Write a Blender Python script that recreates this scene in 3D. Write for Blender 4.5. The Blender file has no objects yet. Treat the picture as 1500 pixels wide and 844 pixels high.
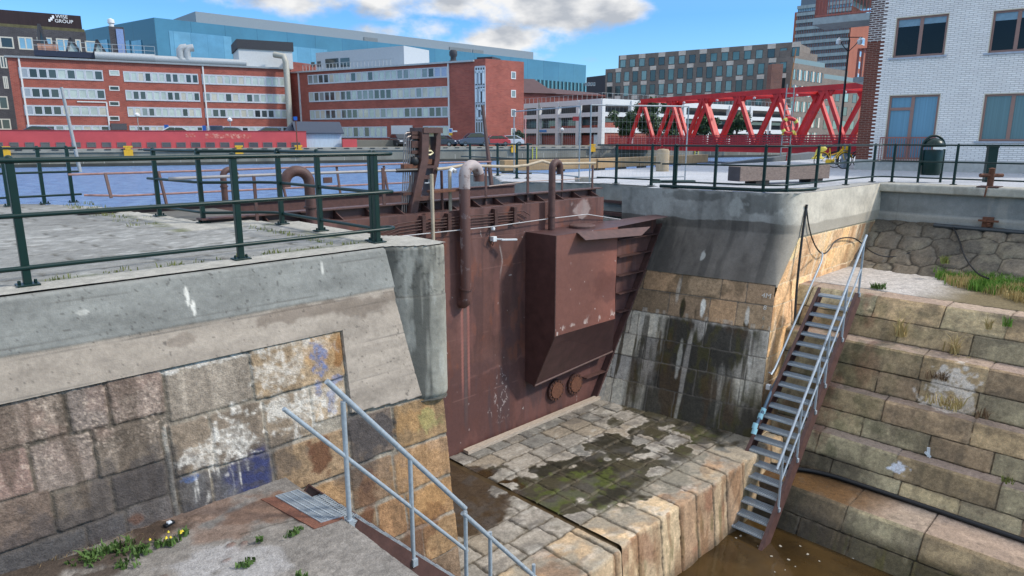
import bpy, math, random
import numpy as np
from math import sin, cos, pi, radians, atan, atan2, sqrt
random.seed(7)
scene = bpy.context.scene
COL = scene.collection
# ------------------------------------------------------------------ camera (dock frame: x along the gate, y towards the canal, z up; deck at z = 0)
F_PX, CX, CY, HOR = 1000.0, 750.0, 422.0, 203.0
PITCH = atan((CY - HOR) / F_PX)
YAW = radians(44.4)
CAM = np.array([-0.813, -6.79, 1.26])
HF = np.array([sin(YAW), cos(YAW), 0.0])
RT = np.array([cos(YAW), -sin(YAW), 0.0])
FW = HF * cos(PITCH) + np.array([0, 0, -sin(PITCH)])
UP = HF * sin(PITCH) + np.array([0, 0, cos(PITCH)])
cd = bpy.data.cameras.new('camera')
cam = bpy.data.objects.new('camera', cd)
COL.objects.link(cam)
cam.location = CAM
cam.rotation_euler = (pi / 2 - PITCH, 0, -YAW)
cd.sensor_width = 36.0
cd.lens = 24.0
cd.clip_start = 0.05
cd.clip_end = 6000
scene.camera = cam
scene.view_settings.view_transform = 'Standard'
scene.view_settings.look = 'None'
scene.view_settings.exposure = 0.66
scene.view_settings.gamma = 1.0
scene.view_settings.use_curve_mapping = False
# ------------------------------------------------------------------ sun and sky
SUN_EL = radians(41)
SUN_AZ_W = radians(-6)                       # bearing in the camera frame (0 = right, 90 = ahead)
sd = RT * cos(SUN_AZ_W) + HF * sin(SUN_AZ_W)
SUN = np.array([sd[0] * cos(SUN_EL), sd[1] * cos(SUN_EL), sin(SUN_EL)])
ld = bpy.data.lights.new('sun', 'SUN')
ld.energy = 2.0
ld.angle = radians(5)
ld.color = (1.0, 0.93, 0.83)
lo = bpy.data.objects.new('sun', ld)
COL.objects.link(lo)
from mathutils import Vector, Matrix
lo.rotation_euler = Vector(SUN).to_track_quat('Z', 'Y').to_euler()
lo.location = (20, -20, 60)
world = bpy.data.worlds.new('World')
scene.world = world
world.use_nodes = True
wn, wl = world.node_tree.nodes, world.node_tree.links
wn.clear()
def RAY(u, v):
    return FW + RT * ((u - CX) / F_PX) - UP * ((v - CY) / F_PX)
def build_world():
    out = wn.new('ShaderNodeOutputWorld'); bg = wn.new('ShaderNodeBackground')
    bg.inputs['Strength'].default_value = 0.15
    sky = wn.new('ShaderNodeTexSky'); sky.sky_type = 'NISHITA'; sky.sun_disc = False
    sky.sun_elevation = SUN_EL
    sky.sun_rotation = atan2(SUN[0], SUN[1])
    sky.air_density = 1.1; sky.dust_density = 0.25; sky.ozone_density = 2.2
    tc = wn.new('ShaderNodeTexCoord')
    def math_(op, a, b=None, c=None):
        n = wn.new('ShaderNodeMath'); n.operation = op
        for i, x in enumerate((a, b, c)):
            if x is None: continue
            if isinstance(x, (int, float)): n.inputs[i].default_value = x
            else: wl.new(x, n.inputs[i])
        return n.outputs[0]
    sep = wn.new('ShaderNodeSeparateXYZ'); wl.new(tc.outputs['Generated'], sep.inputs[0])
    X, Y, Z = sep.outputs
    az = math_('ARCTAN2', X, Y)
    el = math_('ARCSINE', Z)
    nz = wn.new('ShaderNodeTexNoise'); nz.inputs['Scale'].default_value = 9; nz.inputs['Detail'].default_value = 8; nz.inputs['Roughness'].default_value = 0.58
    mp = wn.new('ShaderNodeMapping'); mp.inputs['Scale'].default_value = (1, 1, 1.9)
    wl.new(tc.outputs['Generated'], mp.inputs[0]); wl.new(mp.outputs[0], nz.inputs['Vector'])
    nf = nz.outputs['Fac']
    total = None
    def blob(u, v, ru, rv, st):
        nonlocal total
        d = RAY(u, v); d = d / np.linalg.norm(d)
        a0 = atan2(d[0], d[1]); e0 = math.asin(d[2])
        x = math_('DIVIDE', math_('SUBTRACT', az, a0), ru / 1000.0)
        y = math_('DIVIDE', math_('SUBTRACT', el, e0), rv / 1000.0)
        r2 = math_('ADD', math_('MULTIPLY', x, x), math_('MULTIPLY', y, y))
        g = math_('MULTIPLY', math_('POWER', 2.718, math_('MULTIPLY', r2, -1.0)), st)
        total = g if total is None else math_('MAXIMUM', total, g)
    for b in [(640, -20, 190, 62, 1.0), (790, 5, 140, 46, 1.05), (915, 12, 70, 26, 1.0), (560, 48, 80, 18, .85), (730, 58, 110, 32, .95), (770, 84, 60, 16, .75), (400, -2, 150, 26, .85), (866, 88, 30, 10, .55), (630, 40, 70, 24, .9),
              (100, -160, 260, 60, .8), (1300, -220, 220, 70, .8), (-400, 20, 200, 40, .7), (1900, -50, 200, 60, .7)]:
        blob(*b)
    # unseen clouds round the rest of the sky, thickened for whiter ambient light
    far = wn.new('ShaderNodeTexNoise'); far.inputs['Scale'].default_value = 2.2; far.inputs['Detail'].default_value = 3
    wl.new(mp.outputs[0], far.inputs['Vector'])
    hi = math_('MULTIPLY', math_('SMOOTH_MIN', math_('MAXIMUM', math_('SUBTRACT', el, 0.24), 0), 0.25, 0.1), 6.0)
    total = math_('MAXIMUM', total, math_('MULTIPLY', far.outputs['Fac'], hi))
    dens = math_('ADD', math_('SUBTRACT', total, 0.47), math_('MULTIPLY', math_('SUBTRACT', nf, 0.5), 1.9))
    mr = wn.new('ShaderNodeMapRange'); mr.interpolation_type = 'SMOOTHSTEP'
    wl.new(dens, mr.inputs[0]); mr.inputs[1].default_value = -0.06; mr.inputs[2].default_value = 0.42
    mask = mr.outputs[0]
    n2 = wn.new('ShaderNodeTexNoise'); n2.inputs['Scale'].default_value = 13; n2.inputs['Detail'].default_value = 5
    mp2 = wn.new('ShaderNodeMapping'); mp2.inputs['Scale'].default_value = (1, 1, 2.2); mp2.inputs['Location'].default_value = (.3, .1, .7)
    wl.new(tc.outputs['Generated'], mp2.inputs[0]); wl.new(mp2.outputs[0], n2.inputs['Vector'])
    cr = wn.new('ShaderNodeValToRGB'); e = cr.color_ramp.elements
    e[0].position = 0.38; e[0].color = (2.1, 2.25, 2.5, 1)
    e[1].position = 0.58; e[1].color = (3.9, 3.9, 3.9, 1)
    wl.new(n2.outputs['Fac'], cr.inputs[0])
    # a clearer, bluer air than the model gives near the horizon
    hs = wn.new('ShaderNodeMix'); hs.data_type = 'RGBA'; hs.blend_type = 'MULTIPLY'; hs.inputs[0].default_value = 1.0
    wl.new(sky.outputs[0], hs.inputs[6])
    tr = wn.new('ShaderNodeValToRGB'); te = tr.color_ramp.elements
    te[0].position = 0.0; te[0].color = (0.46, 0.66, 0.84, 1)
    te[1].position = 0.45; te[1].color = (0.9, 1.0, 1.05, 1)
    x_ = te.new(0.16); x_.color = (0.30, 0.54, 0.82, 1)
    wl.new(Z, tr.inputs[0]); wl.new(tr.outputs[0], hs.inputs[7])
    # unseen clouds overhead are brightened to raise the ambient light
    hb = wn.new('ShaderNodeMapRange'); wl.new(el, hb.inputs[0]); hb.inputs[1].default_value = .25; hb.inputs[2].default_value = .7; hb.inputs[3].default_value = 1.0; hb.inputs[4].default_value = 1.9
    cm = wn.new('ShaderNodeVectorMath'); cm.operation = 'SCALE'; wl.new(cr.outputs[0], cm.inputs[0]); wl.new(hb.outputs[0], cm.inputs['Scale'])
    mx = wn.new('ShaderNodeMix'); mx.data_type = 'RGBA'
    wl.new(mask, mx.inputs[0]); wl.new(hs.outputs[2], mx.inputs[6]); wl.new(cm.outputs[0], mx.inputs[7])
    wl.new(mx.outputs[2], bg.inputs['Color']); wl.new(bg.outputs[0], out.inputs[0])
build_world()
# ------------------------------------------------------------------ helpers
def at_z(u, v, z):
    d = RAY(u, v); return CAM + d * ((z - CAM[2]) / d[2])
def at_t(u, v, t):
    d = RAY(u, v); return CAM + d * ((t - CAM[1]) / d[1])
def at_s(u, v, s):
    d = RAY(u, v); return CAM + d * ((s - CAM[0]) / d[0])
def at_y(u, v, Y):
    d = RAY(u, v); return CAM + d * (Y / float(d @ HF))
def at_plane(u, v, p, n):
    d = RAY(u, v); p = np.array(p, float); n = np.array(n, float)
    return CAM + d * (float((p - CAM) @ n) / float(d @ n))
def pix(p):
    q = np.array(p, float) - CAM; w = q @ FW
    return CX + F_PX * (q @ RT) / w, CY - F_PX * (q @ UP) / w
def wc(X, Y, z=0.0):                            # camera-aligned ground coordinates (right, ahead) -> dock frame
    p = CAM + RT * X + HF * Y; return np.array([p[0], p[1], z])
def L(r, g=None, b=None):
    c = np.array([r, g, b] if g is not None else r, float) / 255.0
    return np.where(c <= 0.04045, c / 12.92, ((c + 0.055) / 1.055) ** 2.4)
_tabs = {}
def vnoise(x, y, seed=0):
    if seed not in _tabs: _tabs[seed] = np.random.RandomState(seed + 11).rand(256, 256)
    T = _tabs[seed]
    xi = np.floor(x).astype(int); yi = np.floor(y).astype(int)
    fx = x - xi; fy = y - yi
    fx = fx * fx * (3 - 2 * fx); fy = fy * fy * (3 - 2 * fy)
    a = T[yi & 255, xi & 255]; b = T[yi & 255, (xi + 1) & 255]
    c = T[(yi + 1) & 255, xi & 255]; d = T[(yi + 1) & 255, (xi + 1) & 255]
    return (a * (1 - fx) + b * fx) * (1 - fy) + (c * (1 - fx) + d * fx) * fy
def fbm(x, y, o=4, seed=0):
    s = 0; a = 0.5; n = 0
    for i in range(o):
        s = s + a * vnoise(x * 2 ** i + 17.3 * i, y * 2 ** i + 5.1 * i, seed + i); n += a; a *= 0.5
    return s / n
def smooth(a, b, x):
    t = np.clip((x - a) / (b - a), 0, 1); return t * t * (3 - 2 * t)
def mixc(c, c2, m):
    return c * (1 - m[..., None]) + np.asarray(c2) * m[..., None]
ORG = {}
def mk(name, verts, faces, mat, parent=None, org=None, smooth_=False, cols=None, uv=True):
    me = bpy.data.meshes.new(name)
    V = np.asarray(verts, float).reshape(-1, 3)
    if parent is not None: o0 = ORG[parent.name]
    elif org is not None: o0 = np.array(org, float)
    else:
        mn, mx = V.min(0), V.max(0); o0 = np.array([(mn[0] + mx[0]) / 2, (mn[1] + mx[1]) / 2, mn[2]])
    V = V - o0
    if isinstance(faces, np.ndarray):
        n, k = faces.shape
        me.vertices.add(len(V)); me.vertices.foreach_set('co', V.astype('f').ravel())
        me.loops.add(n * k); me.loops.foreach_set('vertex_index', faces.astype('i').ravel())
        me.polygons.add(n); me.polygons.foreach_set('loop_start', np.arange(0, n * k, k, dtype='i'))
        me.update(calc_edges=True)
    else:
        me.from_pydata([tuple(v) for v in V], [], faces); me.update()
    if cols is not None:
        at = me.color_attributes.new('Col', 'FLOAT_COLOR', 'POINT')
        at.data.foreach_set('color', np.asarray(cols, 'f').ravel())
    elif uv and len(me.polygons) < 60000:
        ul = me.uv_layers.new(name='UVMap')
        for p in me.polygons:
            n = p.normal
            h = sqrt(n.x * n.x + n.y * n.y)
            for li in p.loop_indices:
                c = me.vertices[me.loops[li].vertex_index].co
                if h < 0.4: ul.data[li].uv = (c.x, c.y)
                else: ul.data[li].uv = ((-n.y * c.x + n.x * c.y) / h, c.z)
    if smooth_:
        me.polygons.foreach_set('use_smooth', [True] * len(me.polygons))
    if mat is not None: me.materials.append(mat)
    o = bpy.data.objects.new(name, me); COL.objects.link(o)
    if parent is not None:
        o.parent = parent; ORG[o.name] = o0
    else:
        o.location = o0; ORG[o.name] = o0
    return o
def tag(o, label=None, cat=None, group=None, kind=None):
    if label: o['label'] = label
    if cat: o['category'] = cat
    if group: o['group'] = group
    if kind: o['kind'] = kind
    return o
def thing(name, label, cat, loc=(0, 0, 0), group=None):
    o = bpy.data.objects.new(name, None); o.empty_display_size = 0.2
    COL.objects.link(o); o.location = tuple(float(x) for x in loc); ORG[o.name] = np.array(loc, float)
    return tag(o, label, cat, group)
def dup(root, loc, rotz=0.0, label=None, group=None, scale=None, mats=None):
    def cp(o, par):
        c = o.copy(); COL.objects.link(c)
        if par is not None: c.parent = par
        for ch in list(o.children): cp(ch, c)
        return c
    r = cp(root, None); r.location = tuple(float(x) for x in loc); r.rotation_euler = (0, 0, rotz)
    if scale: r.scale = scale
    if label: r['label'] = label
    if group: r['group'] = group
    return r
class MB:
    def __init__(s): s.V = []; s.F = []
    def add(s, v, f):
        b = len(s.V); s.V += [tuple(map(float, x)) for x in v]; s.F += [tuple(i + b for i in q) for q in f]; return s
    def hexa(s, p):                              # 8 points: bottom 4 (ccw), top 4
        return s.add(p, [(3, 2, 1, 0), (4, 5, 6, 7), (0, 1, 5, 4), (1, 2, 6, 5), (2, 3, 7, 6), (3, 0, 4, 7)])
    def boxm(s, a, b):
        x0, x1 = sorted((a[0], b[0])); y0, y1 = sorted((a[1], b[1])); z0, z1 = sorted((a[2], b[2]))
        return s.hexa([(x0, y0, z0), (x1, y0, z0), (x1, y1, z0), (x0, y1, z0), (x0, y0, z1), (x1, y0, z1), (x1, y1, z1), (x0, y1, z1)])
    def box(s, c, sz, rz=0.0):
        hx, hy, hz = sz[0] / 2, sz[1] / 2, sz[2] / 2; ca, sa = cos(rz), sin(rz); P = []
        for z in (-hz, hz):
            for x, y in ((-hx, -hy), (hx, -hy), (hx, hy), (-hx, hy)):
                P.append((c[0] + x * ca - y * sa, c[1] + x * sa + y * ca, c[2] + z))
        return s.hexa(P)
    def bar(s, p, q, w, h, up=(0, 0, 1)):        # rectangular bar from p to q, w across, h along up
        p, q = np.array(p, float), np.array(q, float); d = q - p; d /= np.linalg.norm(d)
        u = np.array(up, float)
        if abs(d @ u) > 0.98: u = np.array([1.0, 0, 0])
        x = np.cross(d, u); x /= np.linalg.norm(x); y = np.cross(x, d)
        P = []
        for o in (p, q):
            for a, b in ((-1, -1), (1, -1), (1, 1), (-1, 1)): P.append(o + x * a * w / 2 + y * b * h / 2)
        return s.hexa(P)
    def tube(s, pts, r, n=10, closed=False):
        pts = [np.array(p, float) for p in pts]; m = len(pts); rings = []
        rs = r if hasattr(r, '__len__') else [r] * m
        prev = None
        for i, p in enumerate(pts):
            if closed: d = pts[(i + 1) % m] - pts[i - 1]
            elif i == 0: d = pts[1] - p
            elif i == m - 1: d = p - pts[-2]
            else:
                a = pts[i + 1] - p; b = p - pts[i - 1]
                d = a / (np.linalg.norm(a) + 1e-9) + b / (np.linalg.norm(b) + 1e-9)
            d = d / (np.linalg.norm(d) + 1e-9)
            if prev is None:
                a = np.array([0, 0, 1.0]) if abs(d[2]) < 0.9 else np.array([1.0, 0, 0])
                x = np.cross(d, a)
            else: x = prev - d * (prev @ d)
            x /= np.linalg.norm(x); prev = x; y = np.cross(d, x)
            rings.append([p + (x * cos(2 * pi * k / n) + y * sin(2 * pi * k / n)) * rs[i] for k in range(n)])
        v = [q for R in rings for q in R]; f = []
        for i in range(m if closed else m - 1):
            j = (i + 1) % m
            for k in range(n): f.append((i * n + k, i * n + (k + 1) % n, j * n + (k + 1) % n, j * n + k))
        if not closed: f.append(tuple(range(n - 1, -1, -1))); f.append(tuple((m - 1) * n + k for k in range(n)))
        return s.add(v, f)
    def prism(s, poly, z0, z1):
        n = len(poly); a = sum(poly[i][0] * poly[(i + 1) % n][1] - poly[(i + 1) % n][0] * poly[i][1] for i in range(n))
        if a < 0: poly = poly[::-1]
        f0 = (lambda i: z0[i]) if hasattr(z0, '__len__') else (lambda i: z0)
        v = [(p[0], p[1], f0(i)) for i, p in enumerate(poly)] + [(p[0], p[1], z1) for p in poly]
        return s.add(v, [tuple(range(n - 1, -1, -1)), tuple(range(n, 2 * n))] + [(i, (i + 1) % n, n + (i + 1) % n, n + i) for i in range(n)])
    def extr(s, prof, org, ax, ay, az, l0, l1):  # profile (x,y) in plane ax,ay extruded along az
        org, ax, ay, az = [np.array(k, float) for k in (org, ax, ay, az)]; n = len(prof)
        v = [org + ax * p[0] + ay * p[1] + az * l for l in (l0, l1) for p in prof]
        return s.add(v, [tuple(range(n - 1, -1, -1)), tuple(range(n, 2 * n))] + [(i, (i + 1) % n, n + (i + 1) % n, n + i) for i in range(n)])
    def lathe(s, prof, c, n=16):
        m = len(prof); v = [(c[0] + r * cos(2 * pi * k / n), c[1] + r * sin(2 * pi * k / n), c[2] + z) for r, z in prof for k in range(n)]
        f = [(i * n + k, i * n + (k + 1) % n, (i + 1) * n + (k + 1) % n, (i + 1) * n + k) for i in range(m - 1) for k in range(n)]
        f.append(tuple(range(n - 1, -1, -1))); f.append(tuple((m - 1) * n + k for k in range(n)))
        return s.add(v, f)
    def build(s, name, mat, parent=None, org=None, smooth_=False, bevel=0.0):
        o = mk(name, s.V, s.F, mat, parent, org, smooth_)
        if bevel:
            b = o.modifiers.new('Bevel', 'BEVEL'); b.width = bevel; b.segments = 2; b.limit_method = 'ANGLE'; b.angle_limit = radians(40)
        if smooth_:
            try: o.data.set_sharp_from_angle(angle=radians(42))
            except Exception: pass
        return o
def hf(name, fn, u0, u1, v0, v1, res, mat, parent=None, keep=None, org=None, vs=None, keepuv=None, sharp=None):
    nu = max(2, int(abs(u1 - u0) / res) + 1); nv = max(2, int(abs(v1 - v0) / res) + 1)
    va = np.linspace(v0, v1, nv)
    if vs is not None:                           # keep the exact break lines of the profile
        vs = np.array([x for x in vs if min(v0, v1) < x < max(v0, v1)]); va = np.array([x for x in va if np.min(np.abs(vs - x)) > res * .35] + list(vs)); va.sort(); nv = len(va)
    U, V = np.meshgrid(np.linspace(u0, u1, nu), va)
    P, C = fn(U, V)
    idx = np.arange(nu * nv).reshape(nv, nu)
    Q = np.stack([idx[:-1, :-1], idx[:-1, 1:], idx[1:, 1:], idx[1:, :-1]], -1).reshape(-1, 4)
    P = P.reshape(-1, 3); C = C.reshape(-1, 4)
    if keep is not None or keepuv is not None:
        m = keep(P[Q].mean(1)) if keep is not None else keepuv(U.ravel()[Q].mean(1), V.ravel()[Q].mean(1)); Q = Q[m]
        used = np.unique(Q); re = -np.ones(len(P), int); re[used] = np.arange(len(used)); Q = re[Q]; P = P[used]; C = C[used]
    o = mk(name, P, Q, mat, parent, org, True, C)
    if sharp: o.data.set_sharp_from_angle(angle=radians(sharp))
    return o
def inpoly(P, poly):
    x, y = P[:, 0], P[:, 1]; ins = np.zeros(len(P), bool); n = len(poly)
    for i in range(n):
        (x1, y1), (x2, y2) = poly[i][:2], poly[(i + 1) % n][:2]
        c = ((y1 > y) != (y2 > y)) & (x < (x2 - x1) * (y - y1) / (y2 - y1 + 1e-12) + x1)
        ins ^= c
    return ins
def rgba(c, rough):
    return np.concatenate([np.clip(c, 0.003, 0.95), np.broadcast_to(rough, c.shape[:-1])[..., None]], -1)
# ------------------------------------------------------------------ materials
MATS = {}
def _nt(name):
    m = bpy.data.materials.new(name); m.use_nodes = True; nt = m.node_tree
    return m, nt.nodes, nt.links, nt.nodes['Principled BSDF']
def vc(name, sc=90.0, amt=0.35, bump=0.25, spec=0.4, bsc=60.0, bdist=0.01):
    if name in MATS: return MATS[name]
    m, n, l, b = _nt(name)
    a = n.new('ShaderNodeAttribute'); a.attribute_name = 'Col'
    tc = n.new('ShaderNodeTexCoord')
    nz = n.new('ShaderNodeTexNoise'); nz.inputs['Scale'].default_value = sc; nz.inputs['Detail'].default_value = 6; nz.inputs['Roughness'].default_value = .85
    l.new(tc.outputs['Object'], nz.inputs['Vector'])
    mr = n.new('ShaderNodeMapRange'); l.new(nz.outputs['Fac'], mr.inputs[0]); mr.inputs[1].default_value = .3; mr.inputs[2].default_value = .7
    mr.inputs[3].default_value = 1 - amt; mr.inputs[4].default_value = 1 + amt
    nb = n.new('ShaderNodeTexNoise'); nb.inputs['Scale'].default_value = sc * .2; nb.inputs['Detail'].default_value = 9; nb.inputs['Roughness'].default_value = .78
    l.new(tc.outputs['Object'], nb.inputs['Vector'])
    mb_ = n.new('ShaderNodeMapRange'); l.new(nb.outputs['Fac'], mb_.inputs[0]); mb_.inputs[1].default_value = .32; mb_.inputs[2].default_value = .68; mb_.inputs[3].default_value = 1 - amt * .85; mb_.inputs[4].default_value = 1 + amt * .85
    mm_ = n.new('ShaderNodeMath'); mm_.operation = 'MULTIPLY'; l.new(mr.outputs[0], mm_.inputs[0]); l.new(mb_.outputs[0], mm_.inputs[1])
    mx = n.new('ShaderNodeMix'); mx.data_type = 'RGBA'; mx.blend_type = 'MULTIPLY'; mx.inputs[0].default_value = 1
    l.new(a.outputs['Color'], mx.inputs[6]); l.new(mm_.outputs[0], mx.inputs[7]); l.new(mx.outputs[2], b.inputs['Base Color'])
    l.new(a.outputs['Alpha'], b.inputs['Roughness']); b.inputs['Specular IOR Level'].default_value = spec
    if bump:
        n2 = n.new('ShaderNodeTexNoise'); n2.inputs['Scale'].default_value = bsc; n2.inputs['Detail'].default_value = 6
        l.new(tc.outputs['Object'], n2.inputs['Vector'])
        bp = n.new('ShaderNodeBump'); bp.inputs['Strength'].default_value = bump; bp.inputs['Distance'].default_value = bdist
        l.new(n2.outputs['Fac'], bp.inputs['Height']); l.new(bp.outputs[0], b.inputs['Normal'])
    MATS[name] = m; return m
def M(name, col, rough=.6, metal=0.0, var=.18, sc=6.0, bump=0.0, bsc=40.0, spec=.5, stretch=None, col2=None, thr=(.45, .62), coat=0.0):
    if name in MATS: return MATS[name]
    m, n, l, b = _nt(name)
    c = L(col); tc = n.new('ShaderNodeTexCoord'); vec = tc.outputs['Object']
    if stretch:
        mp = n.new('ShaderNodeMapping'); mp.inputs['Scale'].default_value = stretch; l.new(vec, mp.inputs[0]); vec = mp.outputs[0]
    nz = n.new('ShaderNodeTexNoise'); nz.inputs['Scale'].default_value = sc; nz.inputs['Detail'].default_value = 6; nz.inputs['Roughness'].default_value = .65
    l.new(vec, nz.inputs['Vector'])
    cr = n.new('ShaderNodeValToRGB'); e = cr.color_ramp.elements
    if col2 is None:
        e[0].position = .3; e[0].color = (*np.clip(c * (1 - var), 0, 1), 1); e[1].position = .7; e[1].color = (*np.clip(c * (1 + var), 0, 1), 1)
    else:
        c2 = L(col2); e[0].position = thr[0]; e[0].color = (*c, 1); e[1].position = thr[1]; e[1].color = (*c2, 1)
    l.new(nz.outputs['Fac'], cr.inputs[0]); l.new(cr.outputs[0], b.inputs['Base Color'])
    b.inputs['Roughness'].default_value = rough; b.inputs['Metallic'].default_value = metal; b.inputs['Specular IOR Level'].default_value = spec
    b.inputs['Coat Weight'].default_value = coat
    if bump:
        n2 = n.new('ShaderNodeTexNoise'); n2.inputs['Scale'].default_value = bsc; n2.inputs['Detail'].default_value = 5
        l.new(tc.outputs['Object'], n2.inputs['Vector'])
        bp = n.new('ShaderNodeBump'); bp.inputs['Strength'].default_value = bump; bp.inputs['Distance'].default_value = .02
        l.new(n2.outputs['Fac'], bp.inputs['Height']); l.new(bp.outputs[0], b.inputs['Normal'])
    MATS[name] = m; return m
def brickmat(name, c1, c2, mortar, bw=.25, bh=.075, ms=.012, off=.5, rough=.85, bump=.4, dirt=.25, spec=.3, noise=1.2):
    if name in MATS: return MATS[name]
    m, n, l, b = _nt(name)
    uv = n.new('ShaderNodeUVMap'); uv.uv_map = 'UVMap'
    br = n.new('ShaderNodeTexBrick'); br.offset = off
    br.inputs['Scale'].default_value = 1; br.inputs['Brick Width'].default_value = bw; br.inputs['Row Height'].default_value = bh
    br.inputs['Mortar Size'].default_value = ms; br.inputs['Mortar Smooth'].default_value = .1; br.inputs['Bias'].default_value = 0
    br.inputs['Color1'].default_value = (*L(c1), 1); br.inputs['Color2'].default_value = (*L(c2), 1); br.inputs['Mortar'].default_value = (*L(mortar), 1)
    l.new(uv.outputs[0], br.inputs['Vector'])
    nz = n.new('ShaderNodeTexNoise'); nz.inputs['Scale'].default_value = noise; nz.inputs['Detail'].default_value = 7; nz.inputs['Roughness'].default_value = .7
    l.new(uv.outputs[0], nz.inputs['Vector'])
    mr = n.new('ShaderNodeMapRange'); l.new(nz.outputs['Fac'], mr.inputs[0]); mr.inputs[1].default_value = .3; mr.inputs[2].default_value = .7; mr.inputs[3].default_value = 1 - dirt; mr.inputs[4].default_value = 1 + dirt
    mx = n.new('ShaderNodeMix'); mx.data_type = 'RGBA'; mx.blend_type = 'MULTIPLY'; mx.inputs[0].default_value = 1
    l.new(br.outputs['Color'], mx.inputs[6]); l.new(mr.outputs[0], mx.inputs[7]); l.new(mx.outputs[2], b.inputs['Base Color'])
    b.inputs['Roughness'].default_value = rough; b.inputs['Specular IOR Level'].default_value = spec
    if bump:
        bp = n.new('ShaderNodeBump'); bp.inputs['Strength'].default_value = bump; bp.inputs['Distance'].default_value = .006; bp.invert = True
        l.new(br.outputs['Fac'], bp.inputs['Height']); l.new(bp.outputs[0], b.inputs['Normal'])
    MATS[name] = m; return m
def glass(name, col, rough=.06):
    return M(name, col, rough=rough, var=.25, sc=.35, spec=.9)
GREEN = M('green_paint', (10, 40, 37), rough=.34, var=.15, sc=9, spec=.35)
GALV = M('galvanised_steel', (164, 174, 182), rough=.45, metal=.25, var=.18, sc=25)
RUST = M('brown_steel', (84, 58, 53), rough=.6, var=.3, sc=7, bump=.15)
RUST_D = M('dark_rusty_steel', (72, 46, 40), rough=.7, var=.35, sc=12, bump=.25)
RUSTY = M('rusty_iron', (104, 66, 48), rough=.8, var=.4, sc=22, bump=.4)
BLACK = M('black_rubber', (22, 23, 26), rough=.5, var=.2)
WHITE = M('white_plastic', (215, 218, 220), rough=.45, var=.06)
CONC = M('plain_concrete', (150, 146, 136), rough=.9, var=.2, sc=5, bump=.3)
CONC_L = M('pale_concrete', (172, 170, 164), rough=.9, var=.15, sc=5, bump=.2)
STONE = vc('stone', sc=75, amt=.42, bump=.8, bsc=60, spec=.3, bdist=.012)
CONCV = vc('board_marked_concrete', sc=120, amt=.15, bump=.3, bsc=70, spec=.25)
STEELV = vc('painted_steel_plate', sc=70, amt=.14, bump=.10, bsc=8, spec=.45, bdist=.03)
PAVEV = vc('paving', sc=60, amt=.28, bump=.35, bsc=80, spec=.25)
# ================================================================== the dock: ground, water, decks
WZ, FZ, SZ, LZ = -1.6, -6.32, -5.07, -2.2       # canal level, dock floor, sill, ledges
def grid_plane(name, poly, z, mat, kind='structure'):
    o = mk(name, [(p[0], p[1], z) for p in poly], [tuple(range(len(poly)))], mat, None, (0, 0, z))
    return tag(o, kind=kind)
Q0 = wc(-50.8, 69.0); QD = (RT * .909 + HF * .417); QN = (RT * -.417 + HF * .909)   # line of the far quay
def quay(q, n=0.0, z=0.0):
    p = Q0 + QD * q + QN * n; return np.array([p[0], p[1], z])
def water_mat():
    m, n, l, b = _nt('canal_water')
    b.inputs['Roughness'].default_value = .3; b.inputs['Specular IOR Level'].default_value = .5
    tc = n.new('ShaderNodeTexCoord'); mp = n.new('ShaderNodeMapping'); l.new(tc.outputs['Object'], mp.inputs[0])
    cr = n.new('ShaderNodeValToRGB'); e = cr.color_ramp.elements; e[0].position = .36; e[0].color = (*L(62, 100, 152), 1); e[1].position = .64; e[1].color = (*L(118, 154, 196), 1)  # light and dark ripples of the water painted into its base colour
    mp.inputs['Scale'].default_value = (.9, 1.7, 1); mp.inputs['Rotation'].default_value = (0, 0, .6)
    a = n.new('ShaderNodeTexNoise'); a.inputs['Scale'].default_value = 1.3; a.inputs['Detail'].default_value = 6; a.inputs['Roughness'].default_value = .62
    l.new(mp.outputs[0], a.inputs['Vector']); l.new(a.outputs['Fac'], cr.inputs[0]); l.new(cr.outputs[0], b.inputs['Base Color'])
    bp = n.new('ShaderNodeBump'); bp.inputs['Strength'].default_value = 1.0; bp.inputs['Distance'].default_value = .55
    l.new(a.outputs['Fac'], bp.inputs['Height']); l.new(bp.outputs[0], b.inputs['Normal'])
    return m
def quad_pts(a, b): return a
wp = [quay(-160, -200), quay(-160, 1.0), quay(700, 1.0), quay(700, -60), (60, 6.7, 0), (3.0, 6.7, 0), (-30, 6.7, 0)]
_qe = quay(205, .5)
grid_plane('canal_water', [(-140, 6.7, 0), (_qe[0], 6.7, 0), _qe, quay(-260, .5)], WZ, water_mat())
FARG = M('far_ground', (118, 116, 108), rough=.95, var=.2, sc=.2, spec=.1)
grid_plane('ground', [quay(-3000, .6), quay(3000, .6), quay(3000, 3500), quay(-3000, 3500)], .2, FARG)
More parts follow.
